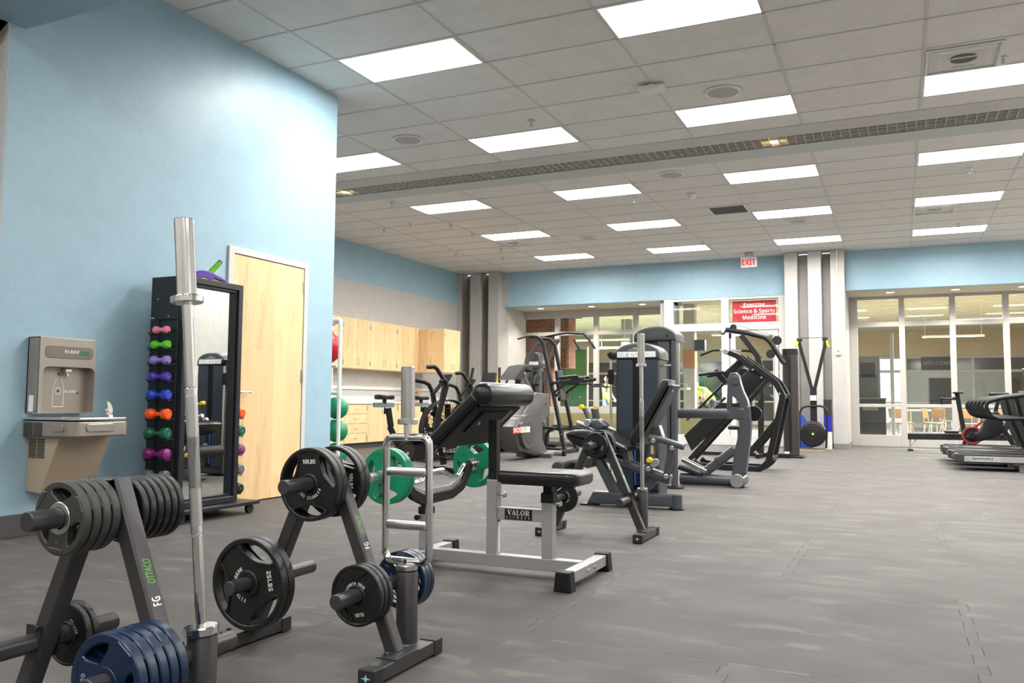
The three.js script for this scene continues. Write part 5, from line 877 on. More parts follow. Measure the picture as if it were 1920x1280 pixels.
// ------------------------------------------------------------------ larger stack machine behind with a curved press frame
{
  const o = thing('leg_press_machine', 'grey stack machine with curved press frame behind the leg extension', 'exercise machine'), sz = -8.7;
  const l = [-2.557, 1.195, -8.7][0], r = [-2.125, 1.192, -8.7][0], yt = [-2.328, 1.55, -8.7][1], ct = [-2.327, 1.697, -8.7][1], m = (l + r) / 2;
  mesh('stack_frame', [span([l, .05, sz - .34], [r - .05, yt, sz - .02], .03)], shroudM.clone(), o); mesh('corner_column', cyl([r - .02, .02, sz - .03], [r - .02, yt, sz - .03], .035), tin, o); mesh('corner_column', cyl([l + .02, .02, sz - .03], [l + .02, yt, sz - .03], .035), tin, o);
  mesh('side_panel', span([m + .02, .1, sz - .03], [r - .06, yt - .01, sz + .0], .012), capM, o);
  const cap = capShape(l - .015, r + .015, yt - .012, ct - yt + .012); mesh('stack_cap', ext(cap, .4, .022).translate(0, 0, sz - .18), capM, o);
  mesh('cap_bolt', [boltZ(r - .08, yt + .04, sz + .02, 1, .014), boltZ(l + .06, yt + .035, sz + .02, 1, .014)], bikeBlk, o);
  const bd = [-1.987, -0, -8.459]; mesh('foot_pad', cyl([r - .02, 0, sz - .03], [r - .02, .016, sz - .03], .1), bikeBlk, o);
  // frame to the right
  const Z = -9.15;
  mesh('press_beam', oz([[-2.19, 0.77, -9.1], [-1.561, 0.778, -9.15], [-1.483, 0.773, -9.15]], .105, .09), tin, o); mesh('beam_cap', span([[-1.554, 0.823, -9.15][0], [-1.556, 0.721, -9.15][1], Z - .055], [[-1.488, 0.824, -9.15][0], [-1.554, 0.829, -9.15][1], Z + .055], .01), capM, o);
  mesh('curved_frame', slabZ([[-1.629, 0.128, -9.15], [-1.598, 0.376, -9.15], [-1.564, 0.512, -9.15], [-1.545, 0.637, -9.15], [-1.55, 0.716, -9.15], [-1.679, 0.714, -9.15], [-1.664, 1.016, -9.15], [-1.657, 1.164, -9.15], [-1.628, 1.209, -9.15], [-1.572, 1.215, -9.15], [-1.539, 1.18, -9.15], [-1.524, 1.101, -9.15], [-1.497, 1.016, -9.15], [-1.454, 0.92, -9.15], [-1.428, 0.796, -9.15], [-1.419, 0.639, -9.15], [-1.437, 0.471, -9.15], [-1.48, 0.134, -9.15]], .1, .008, [[[-1.631, 0.987, -9.15], [-1.57, 0.942, -9.15], [-1.532, 0.886, -9.15], [-1.521, 0.84, -9.15], [-1.638, 0.839, -9.15]]]), tin, o);
  mesh('pulley_guard', cyl([[-1.581, 1.128, -9.1][0], [-1.581, 1.128, -9.1][1], -9.105], [[-1.581, 1.128, -9.1][0], [-1.581, 1.128, -9.1][1], -9.085], .05), capM, o); mesh('frame_bolt', boltZ([-1.447, 0.853, -9.1][0], [-1.447, 0.853, -9.1][1], -9.1, 1, .014), satin, o);
  mesh('diagonal_brace', oz([[-1.939, 0.126, -9.15], [-1.598, 0.399, -9.15]], .1, .09), tin, o); mesh('brace_collar', oz([[-1.785, 0.257, -9.15], [-1.756, 0.281, -9.15]], .112, .1), capM, o);
  const ba = [-2.183, 0.058, -9.15], bb = [-1.591, 0.079, -9.15]; mesh('base_tube', cyl([ba[0], .065, Z], [bb[0], .065, Z], .06), tin, o); mesh('base_drum', cyl([bb[0] + .03, .075, Z + .12], [bb[0] + .03, .075, Z - .16], .075), tin, o); mesh('drum_cap', cyl([bb[0] + .03, .075, Z + .118], [bb[0] + .03, .075, Z + .128], .07), satin, o); mesh('foot_pad', cyl([bb[0] + .03, 0, Z], [bb[0] + .03, .014, Z], .06), bikeBlk, o);
  for (const dz of [0, -.12]) mesh('slide_rail', bz([[-2.14, 0.273, -9.05], [-1.884, 0.158, -9.05]].map((q) => [q[0], q[1], q[2] + dz]), .04, .04), satin, o); mesh('rail_carrier', oz([[-2.194, 0.192, -9.2], [-1.95, 0.122, -9.2]], .07, .2), capM, o);
  mesh('cable_wheel', cyl([[-1.412, 0.778, -9.3][0], [-1.412, 0.778, -9.3][1], -9.3], [[-1.412, 0.778, -9.3][0], [-1.412, 0.778, -9.3][1], -9.24], .08), bikeBlk, o);
  rebase(o, [-1.9, 0, -9.0]);
}
// ------------------------------------------------------------------ plate-loaded hack squat
{
  const k = M(new THREE.Color().setRGB(.01, .01, .0105), .38, .2), o = thing('hack_squat_machine', 'black plate-loaded hack squat machine with sloping sled and curved side frames', 'exercise machine'), zn = -11.35, zf = -11.85;
  const side = [[-2.533, 0.107, -11.35], [-2.462, 0.053, -11.35], [-1.665, 0.029, -11.35], [-1.557, 0.129, -11.35], [-1.436, 0.654, -11.35], [-1.365, 0.985, -11.35], [-1.456, 1.164, -11.35], [-1.582, 1.255, -11.35], [-1.9, 1.504, -11.35]];
  mesh('side_frame', bar(side, .075, .055, [0, 0, 1], .14), k, o); mesh('side_frame', bar(side.map((q) => [q[0], q[1], zf]), .075, .055, [0, 0, 1], .14), k, o);
  for (const z of [zn, zf]) mesh('brace', bz([[-1.791, 0.245, -11.35], [-1.443, 0.668, -11.35]].map((q) => [q[0], q[1], z]), .07, .05), k, o);
  for (const q of [[-2.04, 0.034, -11.35], [-1.53, 0.171, -11.35], [-1.385, 0.985, -11.35]]) mesh('cross_tube', span([q[0] - .03, Math.max(.01, q[1] - .03), zn], [q[0] + .03, q[1] + .03, zf], .006), k, o);
  mesh('foot_panel', slabZ([[-2.665, 0.445, -11.4], [-2.18, 0.896, -11.4], [-1.888, 0.878, -11.4], [-2.565, 0.239, -11.4]], .03, .004), k, o);
  for (const z of [-11.42, -11.78]) mesh('guide_rail', bz([[-2.602, 0.116, -11.4], [-1.609, 1.236, -11.4]].map((q) => [q[0], q[1], z]), .06, .05), k, o);
  mesh('ladder_rail', tube([[-2.742, 0.644, -11.9], [-2.163, 1.217, -11.9]], .018, 0), k, o); mesh('ladder_rail', tube([[-2.629, 0.549, -11.9], [-2.202, 0.964, -11.9]], .018, 0), k, o); for (const [a, b] of [[[-2.514, 0.873, -11.9], [-2.425, 0.791, -11.9]], [[-2.356, 1.038, -11.9], [-2.275, 0.956, -11.9]]]) mesh('rung', tube([a, b], .014, 0), k, o);
  mesh('back_board', slabZ([[-1.74, 1.393, -11.6], [-1.582, 1.256, -11.6], [-1.864, 0.921, -11.6], [-2.06, 1.093, -11.6]], .42, .02), k, o); mesh('board_edge', slabZ([[-1.542, 1.241, -11.35], [-1.522, 1.192, -11.35], [-1.797, 0.857, -11.35], [-1.824, 0.913, -11.35]], .03, .004), k, o);
  mesh('head_pad', cyl([[-1.876, 1.28, -11.4][0], [-1.876, 1.28, -11.4][1], -11.42], [[-1.876, 1.28, -11.4][0], [-1.876, 1.28, -11.4][1], -11.8], .07), vinyl, o);
  for (const z of [zn + .02, zf - .02]) { mesh('shoulder_arm', bz([[-2.045, 1.556, -11.35], [-1.927, 1.505, -11.35], [-1.743, 1.347, -11.35]].map((q) => [q[0], q[1], z]), .07, .06), k, o); mesh('shoulder_pad', cyl([[-2.08, 1.564, -11.35][0], [-2.08, 1.564, -11.35][1], z - .06], [[-2.08, 1.564, -11.35][0], [-2.08, 1.564, -11.35][1], z + .06], .035), satin, o); mesh('hand_grip', tube([[-2.111, 1.294, -11.35], [-2.294, 1.281, -11.35], [-2.445, 1.261, -11.35]].map((q) => [q[0], q[1], z]), .02, .05), bikeBlk, o); }
  mesh('grip_link', bz([[-2.245, 1.322, -11.5], [-2.098, 1.155, -11.5]], .08, .2), k, o); mesh('sled_arm', bz([[-2.12, 1.25, -11.55], [-1.906, 1.443, -11.55]], .09, .25), k, o); 
  for (let i = 0; i < 4; i++) { const t = i / 3, q = [[-1.737, 1.347, -11.35], [-1.404, 1.033, -11.35]]; mesh('bolt', boltZ(q[0][0] + (q[1][0] - q[0][0]) * t, q[0][1] + (q[1][1] - q[0][1]) * t - .02, zn + .03, 1, .016), satin, o); }
  mesh('plate_horn', cyl([[-1.682, 0.748, -11.3][0], [-1.682, 0.748, -11.3][1], zn], [[-1.682, 0.748, -11.3][0], [-1.682, 0.748, -11.3][1], zn + .16], .026), satin, o);
  rebase(o, [-2.2, 0, -11.6]);
}
// ------------------------------------------------------------------ lat pulldown with round black column
{
  const k = M(new THREE.Color().setRGB(.016, .016, .0165), .35, .3), o = thing('lat_pulldown', 'black lat pulldown with round column, pulleys and a wide hanging bar', 'exercise machine'), Z = -14.6;
  const ca = [-1.762, 1.786, -14.6][0], cb = [-1.499, 1.781, -14.6][0], cm = (ca + cb) / 2, ct = 1.79, rr = (cb - ca) / 2 * .96;
  mesh('column', cyl([cm, .04, Z], [cm, ct - .09, Z], rr, rr, 36), M(new THREE.Color().setRGB(.07, .062, .06), .3, .5), o); mesh('column_cap', cyl([cm, ct - .1, Z], [cm, ct, Z], rr * 1.04, rr * 1.02, 36), k, o); mesh('column_foot', span([cm - .2, 0, Z - .2], [cm + .2, .03, Z + .2], .006), k, o); mesh('column_slot', span([cm - .03, .1, Z + rr - .006], [cm + .02, ct - .12, Z + rr + .004], .003), k, o); mesh('spec_plate', span([cm - .1, .05, Z + rr * .8], [cm - .02, .1, Z + rr + .006]), MAT.fitting, o);
  const zz = -14.4;
  mesh('top_arm', tube([[-2.644, 2.126, -14.4], [-2.3, 2.062, -14.4], [-2.007, 1.983, -14.4], [-1.923, 1.91, -14.4], [-1.708, 1.545, -14.4]], .042, .12, 14), k, o); mesh('arm_tip', tube([[-2.644, 2.117, -14.4], [-2.68, 2.054, -14.4], [-2.725, 2.065, -14.4]], .016, .03), k, o);
  mesh('mast', bar([[-2.388, 2.029, -14.4], [-2.132, 1.683, -14.4], [-2.074, 1.469, -14.4], [-2.094, -0.08, -14.4]], .09, .08, [0, 0, 1], .12), k, o);
  for (const [q, r] of [[[-2.519, 2.159, -14.4], .055], [[-1.812, 1.925, -14.4], .075], [[-1.917, 1.702, -14.4], .072]]) mesh('pulley', cyl([q[0], q[1], q[2] - .02], [q[0], q[1], q[2] + .02], r, r, 28), bikeSat, o);
  mesh('lat_bar', tube([[-3.081, 1.698, -14.4], [-2.871, 1.781, -14.4], [-2.745, 1.783, -14.4], [-2.391, 1.768, -14.4], [-2.243, 1.756, -14.4], [-2.063, 1.646, -14.4]], .0165, .05), chrome, o); mesh('bar_grip', tube([[-3.081, 1.698, -14.4], [-2.871, 1.781, -14.4], [-2.745, 1.783, -14.4]], .021, .04), bikeBlk, o); mesh('bar_grip', tube([[-2.391, 1.768, -14.4], [-2.243, 1.756, -14.4], [-2.063, 1.646, -14.4]], .021, .04), bikeBlk, o);
  mesh('cable', [cyl([-2.576, 1.789, -14.4], [-2.573, 2.106, -14.4], .005, .005, 6), cyl([-2.51, 2.213, -14.4], [-1.811, 1.987, -14.4], .004, .004, 6), cyl([-1.858, 1.687, -14.4], [-1.873, 0.59, -14.4], .004, .004, 6)], bikeBlk, o); mesh('snap_link', cyl([-2.574, 1.979, -14.4], [-2.573, 2.061, -14.4], .022), bikeBlk, o);
  mesh('ground_rail', [span([[-3.122, -0.064, -14.4][0], .01, -14.44], [cm, .07, -14.36], .006), span([[-2.094, -0.028, -14.4][0] - .04, .01, -14.9], [[-2.094, -0.028, -14.4][0] + .04, .07, -14.0], .006)], k, o);
  const th = [-2.126, 0.982, -14.3]; mesh('thigh_roller', [cyl([th[0], th[1], -14.65], [th[0], th[1], -14.35], .055), cyl([th[0] + .16, th[1], -14.65], [th[0] + .16, th[1], -14.35], .055)], foam, o); mesh('seat', box(.36, .07, .3, th[0] - .3, .48, -14.4, .025, 2), vinyl, o); mesh('seat_post', span([th[0] - .34, .05, -14.44], [th[0] - .26, .45, -14.36], .005), k, o);
  rebase(o, [cm, 0, Z]);
}
// ------------------------------------------------------------------ ski trainer and foam rollers by the piers
{
  const k = M(new THREE.Color().setRGB(.009, .009, .0095), .4), o = thing('ski_trainer', 'black ski trainer with V-shaped arms and round flywheel in front of the piers', 'exercise machine'), Z = -16.9;
  mesh('arm', bz([[-1.723, 2.075, -16.9], [-1.497, 1.135, -16.9]], .06, .05), k, o); mesh('arm', bz([[-1.233, 2.084, -16.9], [-1.459, 1.135, -16.9]], .06, .05), k, o);
  for (const [q, s] of [[[-1.713, 2.105, -16.9], -1], [[-1.251, 2.115, -16.9], 1]]) mesh('arm_head', box(.1, .07, .07, q[0], q[1], q[2], .015), k, o);
  const yl = M(0xd8ee00, .4); mesh('handle', tube([[-1.735, 2.07, -16.82], [-1.765, 1.968, -16.82], [-1.785, 1.958, -16.82]], .02, .02), yl, o); mesh('handle', tube([[-1.218, 2.078, -16.82], [-1.2, 1.977, -16.82], [-1.173, 1.956, -16.82]], .02, .02), yl, o);
  mesh('cord', cyl([-1.713, 2.136, -16.9], [-1.251, 2.145, -16.9], .006, .006, 6), bikeBlk, o);
  mesh('post', bz([[-1.478, 1.155, -16.9], [-1.479, 0.53, -16.9]], .12, .06), k, o); mesh('monitor', box(.11, .1, .03, [-1.476, 0.993, -16.85][0], [-1.476, 0.993, -16.85][1], -16.84, .006), MAT.fitting, o);
  const c = [-1.501, 0.318, -16.9]; mesh('flywheel_housing', lathe([[0, -.1], [.2, -.1], [.245, -.07], [.25, 0], [.24, .08], [.17, .1], [.0, .1]], 40).applyMatrix4(new THREE.Matrix4().makeRotationX(Math.PI / 2)).translate(c[0], c[1], c[2]), k, o);
  for (const r of [.1, .145, .19]) mesh('vent_ring', clean(new THREE.TorusGeometry(r, .008, 8, 40)).translate(c[0], c[1], c[2] + .104), bikeSat, o); mesh('badge', cyl([c[0] + .01, c[1], c[2] + .1], [c[0] + .01, c[1], c[2] + .106], .022), yl, o);
  mesh('frame_hoop', tube([[-1.741, 0.042, -16.85], [-1.73, 0.698, -16.85], [-1.69, 0.81, -16.85], [-1.574, 0.841, -16.85], [-1.327, 0.844, -16.85], [-1.224, 0.765, -16.85], [-1.265, 0.057, -16.85]], .02, .1), bikeSat, o);
  mesh('platform', slabY([[[-1.882, -0, -18.116][0], -16.7], [[-1.354, -0, -18.454][0] - .02, -16.7], [[-1.296, 0, -18.492][0], -16.95], [[-1.296, 0, -18.492][0], -17.2], [[-1.882, -0, -18.116][0], -17.2]], .005, .035), M(new THREE.Color().setRGB(.09, .09, .085), .5), o); mesh('platform_edge', bar([[[-1.882, -0, -18.116][0], .012, -16.69], [[-1.354, -0, -18.454][0] - .02, .012, -16.69], [[-1.296, 0, -18.492][0] + .01, .012, -16.95]], .02, .03, [0, 1, 0]), M(new THREE.Color().setRGB(.45, .30, .14), .5), o);
  rebase(o, [c[0], 0, Z]);
  const bb = thing('blue_board', 'blue plastic board leaning behind the ski trainer', 'board', [-1.75, 0, -17.35], 0); mesh('panel', turn(ext(smooth2([[-.12, 0], [.2, 0], [.17, .35], [.02, .66], [-.08, .68], [-.13, .4]], 30), .04, .008), -.12, 0, 0).translate(0, .01, 0), M(0x123a9a, .35), bb);
  const rl = thing('foam_roller', 'upright foam roller in black, blue and white bands beside the pier', 'foam roller', [-1.28, 0, -17.6]); mesh('band', cyl([0, 0, 0], [0, .34, 0], .075), M(new THREE.Color().setRGB(.7, .68, .65), .7), rl); mesh('band', cyl([0, .34, 0], [0, .66, 0], .075), M(0x0a1fb0, .6), rl); mesh('band', cyl([0, .66, 0], [0, .97, 0], .075), M(new THREE.Color().setRGB(.03, .022, .02), .7), rl);
}

// ------------------------------------------------------------------ rowing machine, spin bike and treadmills on the right
{
  const k = M(new THREE.Color().setRGB(.009, .009, .0095), .38), o = thing('rowing_machine', 'black rowing machine with long aluminium rail in front of the glazing', 'rowing machine'), Z = -18.0;
  const a = [0.133, 0.28, -18], b = [a[0] + 2.1, a[1] + .02, Z];
  mesh('rail', bar([a, b], .13, .09, [0, 0, 1]), k, o); mesh('rail_track', bar([[a[0], a[1] + .055, Z + .02], [b[0], b[1] + .055, Z + .02]], .03, .075, [0, 0, 1]), satin, o);
  mesh('rear_leg', [cyl([a[0] + .04, .03, Z], [a[0] + .04, a[1], Z], .014), cyl([a[0] + .04, .1, Z], [a[0] + .2, a[1], Z], .012)], satin, o); mesh('rear_foot', span([a[0] - .01, 0, Z - .22], [a[0] + .09, .04, Z + .22], .008), k, o);
  mesh('seat', box(.24, .05, .32, a[0] + .75, a[1] + .1, Z, .02, 2), vinyl, o); mesh('flywheel_housing', cyl([b[0], .42, Z - .1], [b[0], .42, Z + .1], .27, .27, 36), k, o); mesh('front_foot', span([b[0] - .05, 0, Z - .3], [b[0] + .05, .05, Z + .3], .01), k, o); mesh('front_leg', cyl([b[0], .03, Z], [b[0], .3, Z], .03), k, o);
  mesh('foot_board', turn(box(.1, .3, .3, 0, 0, 0, .01), 0, 0, -.5).translate(b[0] - .45, .5, Z), k, o); mesh('monitor_arm', cyl([b[0] - .05, .6, Z], [b[0] - .3, 1.0, Z], .018), k, o); mesh('monitor', box(.03, .14, .2, b[0] - .32, 1.02, Z, .008), k, o);
  rebase(o, [a[0] + 1, 0, Z]);
}
{
  const k = M(new THREE.Color().setRGB(.009, .009, .01), .38), red = M(0xa32a24, .35), o = thing('spin_bike', 'black spin bike with red-ringed flywheel beside the treadmills', 'exercise bike'), Z = -16.3;
  const fw = [1.106, 0.37, -16.3]; mesh('flywheel', cyl([fw[0], fw[1], Z - .03], [fw[0], fw[1], Z + .03], .16, .16, 40), k, o); mesh('flywheel_ring', clean(new THREE.TorusGeometry(.135, .018, 8, 40)).translate(fw[0], fw[1], Z + .028), red, o); mesh('crank_hub', cyl([fw[0], fw[1], Z], [fw[0], fw[1], Z + .08], .05), k, o);
  mesh('handlebar_post', bz([[0.9, 1.084, -16.3], [1.001, 0.349, -16.3]], .07, .07), k, o); mesh('handlebar', tube([[0.857, 0.992, -16.15], [0.712, 0.982, -16.15], [0.631, 1.009, -16.15], [0.677, 0.891, -16.15]], .017, .04), k, o); mesh('handlebar', tube([[0.876, 0.994, -16.5], [0.727, 0.984, -16.5], [0.645, 1.011, -16.5], [0.691, 0.891, -16.5]], .017, .04), k, o); mesh('handlebar_bridge', span([[0.832, 0.983, -16.3][0], [0.832, 0.965, -16.3][1], -16.5], [[0.881, 0.984, -16.3][0], [0.833, 1.02, -16.3][1], -16.1], .01), k, o);
  const st = [0.916, 1.093, -16.3]; mesh('monitor', box(.16, .03, .3, st[0], st[1], Z, .012), k, o);
  mesh('frame', slabZ(smooth2([[1.009, 0.35, -16.3], [1.212, 0.463, -16.3], [1.337, 0.698, -16.3], [1.481, 0.79, -16.3], [1.57, 0.657, -16.3], [1.548, 0.416, -16.3], [1.326, 0.304, -16.3], [1.127, 0.262, -16.3]], 40), .1, .03), k, o); const rs = [1.218, 0.563, -16.24]; mesh('frame_stripe', turn(box(.16, .035, .006, 0, 0, 0), 0, 0, .7).translate(rs[0], rs[1], rs[2]), red, o);
  mesh('seat_post', bz([[1.465, 0.772, -16.3], [1.535, 1.041, -16.3]], .06, .06), k, o); mesh('seat', flatY(ext(smooth2([[-.16, 0], [-.05, .04], [.12, .1], [.14, 0], [.12, -.1], [-.05, -.04]], 30), .06, .02), 0).translate([1.536, 1.068, -16.3][0], [1.536, 1.068, -16.3][1], Z), vinyl, o);
  const y0 = .05; mesh('front_foot', span([fw[0] - .22, 0, Z - .28], [fw[0] - .12, .06, Z + .28], .01), k, o); mesh('rear_foot', span([fw[0] + .65, 0, Z - .28], [fw[0] + .75, .06, Z + .28], .01), k, o); mesh('base_rail', bz([[fw[0] - .17, .05, Z], [fw[0] + .7, .05, Z]], .06, .08), k, o); mesh('rear_stay', bz([[fw[0] + .7, .05, Z], [1.507, 0.612, -16.3]], .07, .07), k, o); mesh('front_stay', bz([[fw[0] - .17, .04, Z], [1.016, 0.314, -16.3]], .06, .07), k, o);
  rebase(o, [fw[0] + .25, 0, Z]);
}
{
  const k = M(new THREE.Color().setRGB(.008, .008, .0085), .42, 0, { specularIntensity: .6 }), g = M(new THREE.Color().setRGB(.055, .055, .055), .35, .4), side = M(new THREE.Color().setRGB(.36, .36, .35), .35, .3);
  const o = thing('treadmill', 'black treadmill with grey side panel, closest of the three', 'treadmill', [0, 0, 0], 0, 'treadmills'), zc = -13.35, w = .38, x0 = .66, x1 = 2.75;
  mesh('deck', span([x0 + .06, .12, zc - w + .09], [x1, .19, zc + w - .09], .01), k, o); mesh('belt', span([x0 + .02, .185, zc - w + .12], [x1 - .3, .197, zc + w - .12], .005), M(new THREE.Color().setRGB(.02, .02, .02), .8), o); mesh('rear_roller', cyl([x0 + .05, .165, zc - w + .06], [x0 + .05, .165, zc + w - .06], .045), k, o);
  for (const s of [1, -1]) { const z = zc + s * w; const r = mesh('side_rail', span([x0, .11, z - .07], [x1, .235, z + .03], .02), g, o); mesh('side_panel', span([x0 + .12, .125, z + (s > 0 ? .028 : -.072)], [x1, .2, z + (s > 0 ? .034 : -.066)], .006), side, r); mesh('rail_step', span([x0 + .05, .234, z - .06], [x1 - .3, .242, z + .02], .003), k, r); }
  decal('lettering', [x0 + .2, .128, zc + w + .0355], [.34, 0, 0], [0, .066, 0], canvasTex(512, 112, (c) => { c.fillStyle = '#a5a5a3'; c.fillRect(0, 0, 512, 112); c.fillStyle = '#1c1c1e'; c.font = 'italic bold 82px sans-serif'; c.fillText('SportsArt', 14, 70, 440); c.font = '24px sans-serif'; c.fillText('F I T N E S S', 330, 102); }), o).userData.label = 'maker name on the side panel';
  for (const [x, s] of [[x0 + .8, 1], [x0 + .8, -1], [x1 - .2, 1], [x1 - .2, -1]]) mesh('foot', [cyl([x, 0, zc + s * (w - .1)], [x, .09, zc + s * (w - .1)], .035), span([x - .09, .085, zc + s * (w - .1) - .04], [x + .09, .125, zc + s * (w - .1) + .04], .008)], side, o);
  for (const s of [1, -1]) { const z = zc + s * (w - .02); 
    mesh('handrail', tube([[1.95, 1.08, z], [1.55, 1.02, z], [1.25, .98, z], [1.08, .93, z], [1.06, .86, z], [1.12, .74, z], [1.22, .70, z], [1.95, .72, z]], .026, .09), k, o);
    mesh('upright', bar([[1.80, .2, z], [1.62, .70, z], [1.56, 1.0, z]], .07, .05, [0, 0, 1], .15), s > 0 ? k : g, o); mesh('front_upright', bar([[2.05, .2, z], [1.86, .75, z], [1.84, 1.12, z]], .07, .05, [0, 0, 1], .15), side, o); }
  mesh('console', turn(box(.1, .42, .72, 0, 0, 0, .03, 2), 0, 0, .3).translate(1.95, 1.28, zc), k, o); mesh('screen', turn(box(.006, .26, .5, 0, 0, 0), 0, 0, .3).translate(1.9, 1.3, zc), M(new THREE.Color().setRGB(.01, .012, .015), .15), o); mesh('centre_bar', span([1.8, 1.0, zc - w + .05], [1.87, 1.07, zc + w - .05], .015), k, o); mesh('motor_cover', span([x1 - .45, .12, zc - w + .08], [x1, .34, zc + w - .08], .05), k, o);
  mesh('stop_key', box(.05, .03, .06, 1.79, 1.06, zc, .008), M(0xb02020, .4), o);
  rebase(o, [1.6, 0, zc]);
  dup(o, [1.57, 0, zc - .98], 0, 'black treadmill with grey side panel, middle of the three'); dup(o, [1.54, 0, zc - 1.96], 0, 'black treadmill with grey side panel, beside the spin bike');
}
// machines along the right-hand wall that the cabinet mirror shows
{
  const o = thing('leg_curl_machine', 'grey leg curl machine seen in the cabinet mirror', 'exercise machine', [2.75, 0, -10.7], -.5);
  mesh('stack_frame', span([-.25, .02, -.45], [.25, 1.52, -.15], .03), capM, o); mesh('stack_cap', ext(smooth2([[-.27, 1.5], [-.25, 1.6], [0, 1.68], [.25, 1.6], [.27, 1.5]], 30), .34, .03).translate(0, 0, -.3), capM, o); mesh('instruction_label', span([-.2, 1.53, -.13], [.2, 1.59, -.125]), MAT.fitting, o);
  mesh('base', span([-.6, .02, -.06], [.6, .12, .06], .02), tin, o); mesh('bench_pad', box(.9, .1, .36, .2, .7, .3, .04, 2), vinyl, o); mesh('bench_frame', bar([[-.3, .1, .3], [.0, .62, .3], [.6, .62, .3]], .08, .08, [0, 0, 1], .1), tin, o); mesh('roller', cyl([-.35, .5, .1], [-.35, .5, .55], .06), foam, o); mesh('frame_arch', bar([[-.5, .1, .5], [-.45, .7, .5], [-.2, 1.1, .5], [.1, 1.18, .5]], .06, .06, [0, 0, 1], .3), tin, o); mesh('console', turn(box(.3, .2, .05, 0, 0, 0, .015), -.4, 0, 0).translate(.1, 1.28, .5), capM, o);
}

// ------------------------------------------------------------------ interior glazing
const aluF = M(new THREE.Color().setRGB(.52, .505, .48), .42, .1), aluW = M(new THREE.Color().setRGB(.66, .65, .63), .42, .05);
function glazing(n, label, z, xs, ys, m, skip = () => false, depth = .11) {   // xs, ys: member bands [from, to]
  const g = structGroup('window_' + n, label), X0 = xs[0][0], X1 = xs[xs.length - 1][1], Y0 = ys[0][0], Y1 = ys[ys.length - 1][1];
  xs.forEach(([a, b]) => put('mullion', box(b - a, Y1 - Y0, depth, 0, 0, 0, .004), m, g, [(a + b) / 2, (Y0 + Y1) / 2, z]));
  for (let i = 0; i < xs.length - 1; i++) for (const [a, b] of ys) put('transom', box(xs[i + 1][0] - xs[i][1], b - a, depth - .012, 0, 0, 0, .004), m, g, [(xs[i][1] + xs[i + 1][0]) / 2, (a + b) / 2, z]);
  for (let i = 0; i < xs.length - 1; i++) for (let j = 0; j < ys.length - 1; j++) { if (skip(i, j)) continue; put('pane', box(xs[i + 1][0] - xs[i][1] + .01, ys[j + 1][0] - ys[j][1] + .01, .008), MAT.glass, g, [(xs[i][1] + xs[i + 1][0]) / 2, (ys[j][1] + ys[j + 1][0]) / 2, z]); }
  return g;
}
glazing(1, 'interior window bay behind the power tower, in a pale metal frame', GZ, [[-8.74, -8.62], [-7.79, -7.67], [-6.77, -6.65], [-5.77, -5.65], [-4.8, -4.66]], [[0, .14], [.61, .77], [2.53, 2.625], [2.97, 3.16]], aluF);
glazing(2, 'tall interior window bay to the right of the piers', GZ, [[-.94, -.78], [.03, .14], [.98, 1.09], [1.94, 2.05], [2.9, 3.01], [3.86, 3.97], [4.4, 4.5]], [[0, .24], [.825, .893], [2.53, 2.63], [3.12, 3.19]], aluF);
glazing(3, 'white framed entrance glazing below the exit sign', WZ - .06, [[-4.69, -4.485], [-3.44, -3.28], [-2.25, -2.08]], [[0, .2], [2.44, 2.6], [3.1, 3.16]], aluW);
struct('wall_return', [span([-4.8, 0, WZ - .115], [-4.69, CEIL, GZ - .06])], MAT.white);
{ const d = structGroup('door_2', 'white framed glass door under the red sign'); mesh('leaf_frame', frameShape(-3.26, -2.27, .02, 2.42, .11, .11, .2, .11, .05, .004).translate(0, 0, WZ - .05), aluW, d); mesh('push_bar', cyl([-3.14, 1.0, WZ + .02], [-2.38, 1.0, WZ + .02], .02), MAT.steel, d); }
{ const s = thing('room_sign', 'red sign with white lettering hanging inside the entrance glazing', 'sign', [-2.77, 2.84, WZ - .14]);
  const t = canvasTex(1024, 512, (c, w, h) => { c.fillStyle = '#d5303c'; c.fillRect(0, 0, w, h); c.fillStyle = '#ffffff'; c.textAlign = 'center'; c.font = 'bold 128px sans-serif'; c.fillText('Exercise', w / 2, 140, 960); c.fillText('Science & Sports', w / 2, 292, 980); c.fillText('Medicine', w / 2, 440, 960); });
  mesh('panel', box(.9, .46, .01, 0, 0, 0, .002), M(0xd5303c, .5), s); decal('lettering', [-.45, -.23, .006], [.9, 0, 0], [0, .46, 0], t, s, .5); mesh('hanger', [cyl([-.25, .23, 0], [-.25, .31, 0], .004, .004, 6), cyl([.25, .23, 0], [.25, .31, 0], .004, .004, 6)], MAT.steel, s); }
{ const glow = new THREE.MeshStandardMaterial({ color: 0xffffff, emissive: new THREE.Color(1, .95, .84), emissiveIntensity: 4, roughness: .5 });
  [[-7.9, 3.15, 'left end of the tan soffit'], [-6.59, 3.15, 'middle of the tan soffit behind the power tower'], [-5.35, 3.15, 'tan soffit end nearest the entrance'], [-.12, 3.18, 'soffit beside the piers'], [1.07, 3.18, 'soffit over the middle of the wide glazing'], [2.23, 3.18, 'soffit above the treadmills']].forEach(([x, y, w]) => {
    const o = thing('downlight', 'small round recessed downlight in the ' + w, 'downlight', [x, y, -18.8], 0, 'soffit downlights'); mesh('trim', lathe([[.075, .0], [.078, -.006], [.098, -.005], [.1, 0]], 28), MAT.fitting, o); mesh('lens', lathe([[0, -.004], [.075, -.004], [.076, 0]], 28), glow, o);
    const l = new THREE.SpotLight(new THREE.Color(1, .93, .8), 14, 6, 1.1, .6); l.position.set(x, y - .015, -18.8); l.target.position.set(x, 0, -18.85); l.castShadow = true; l.shadow.radius = 3; scene.add(l, l.target); }); }
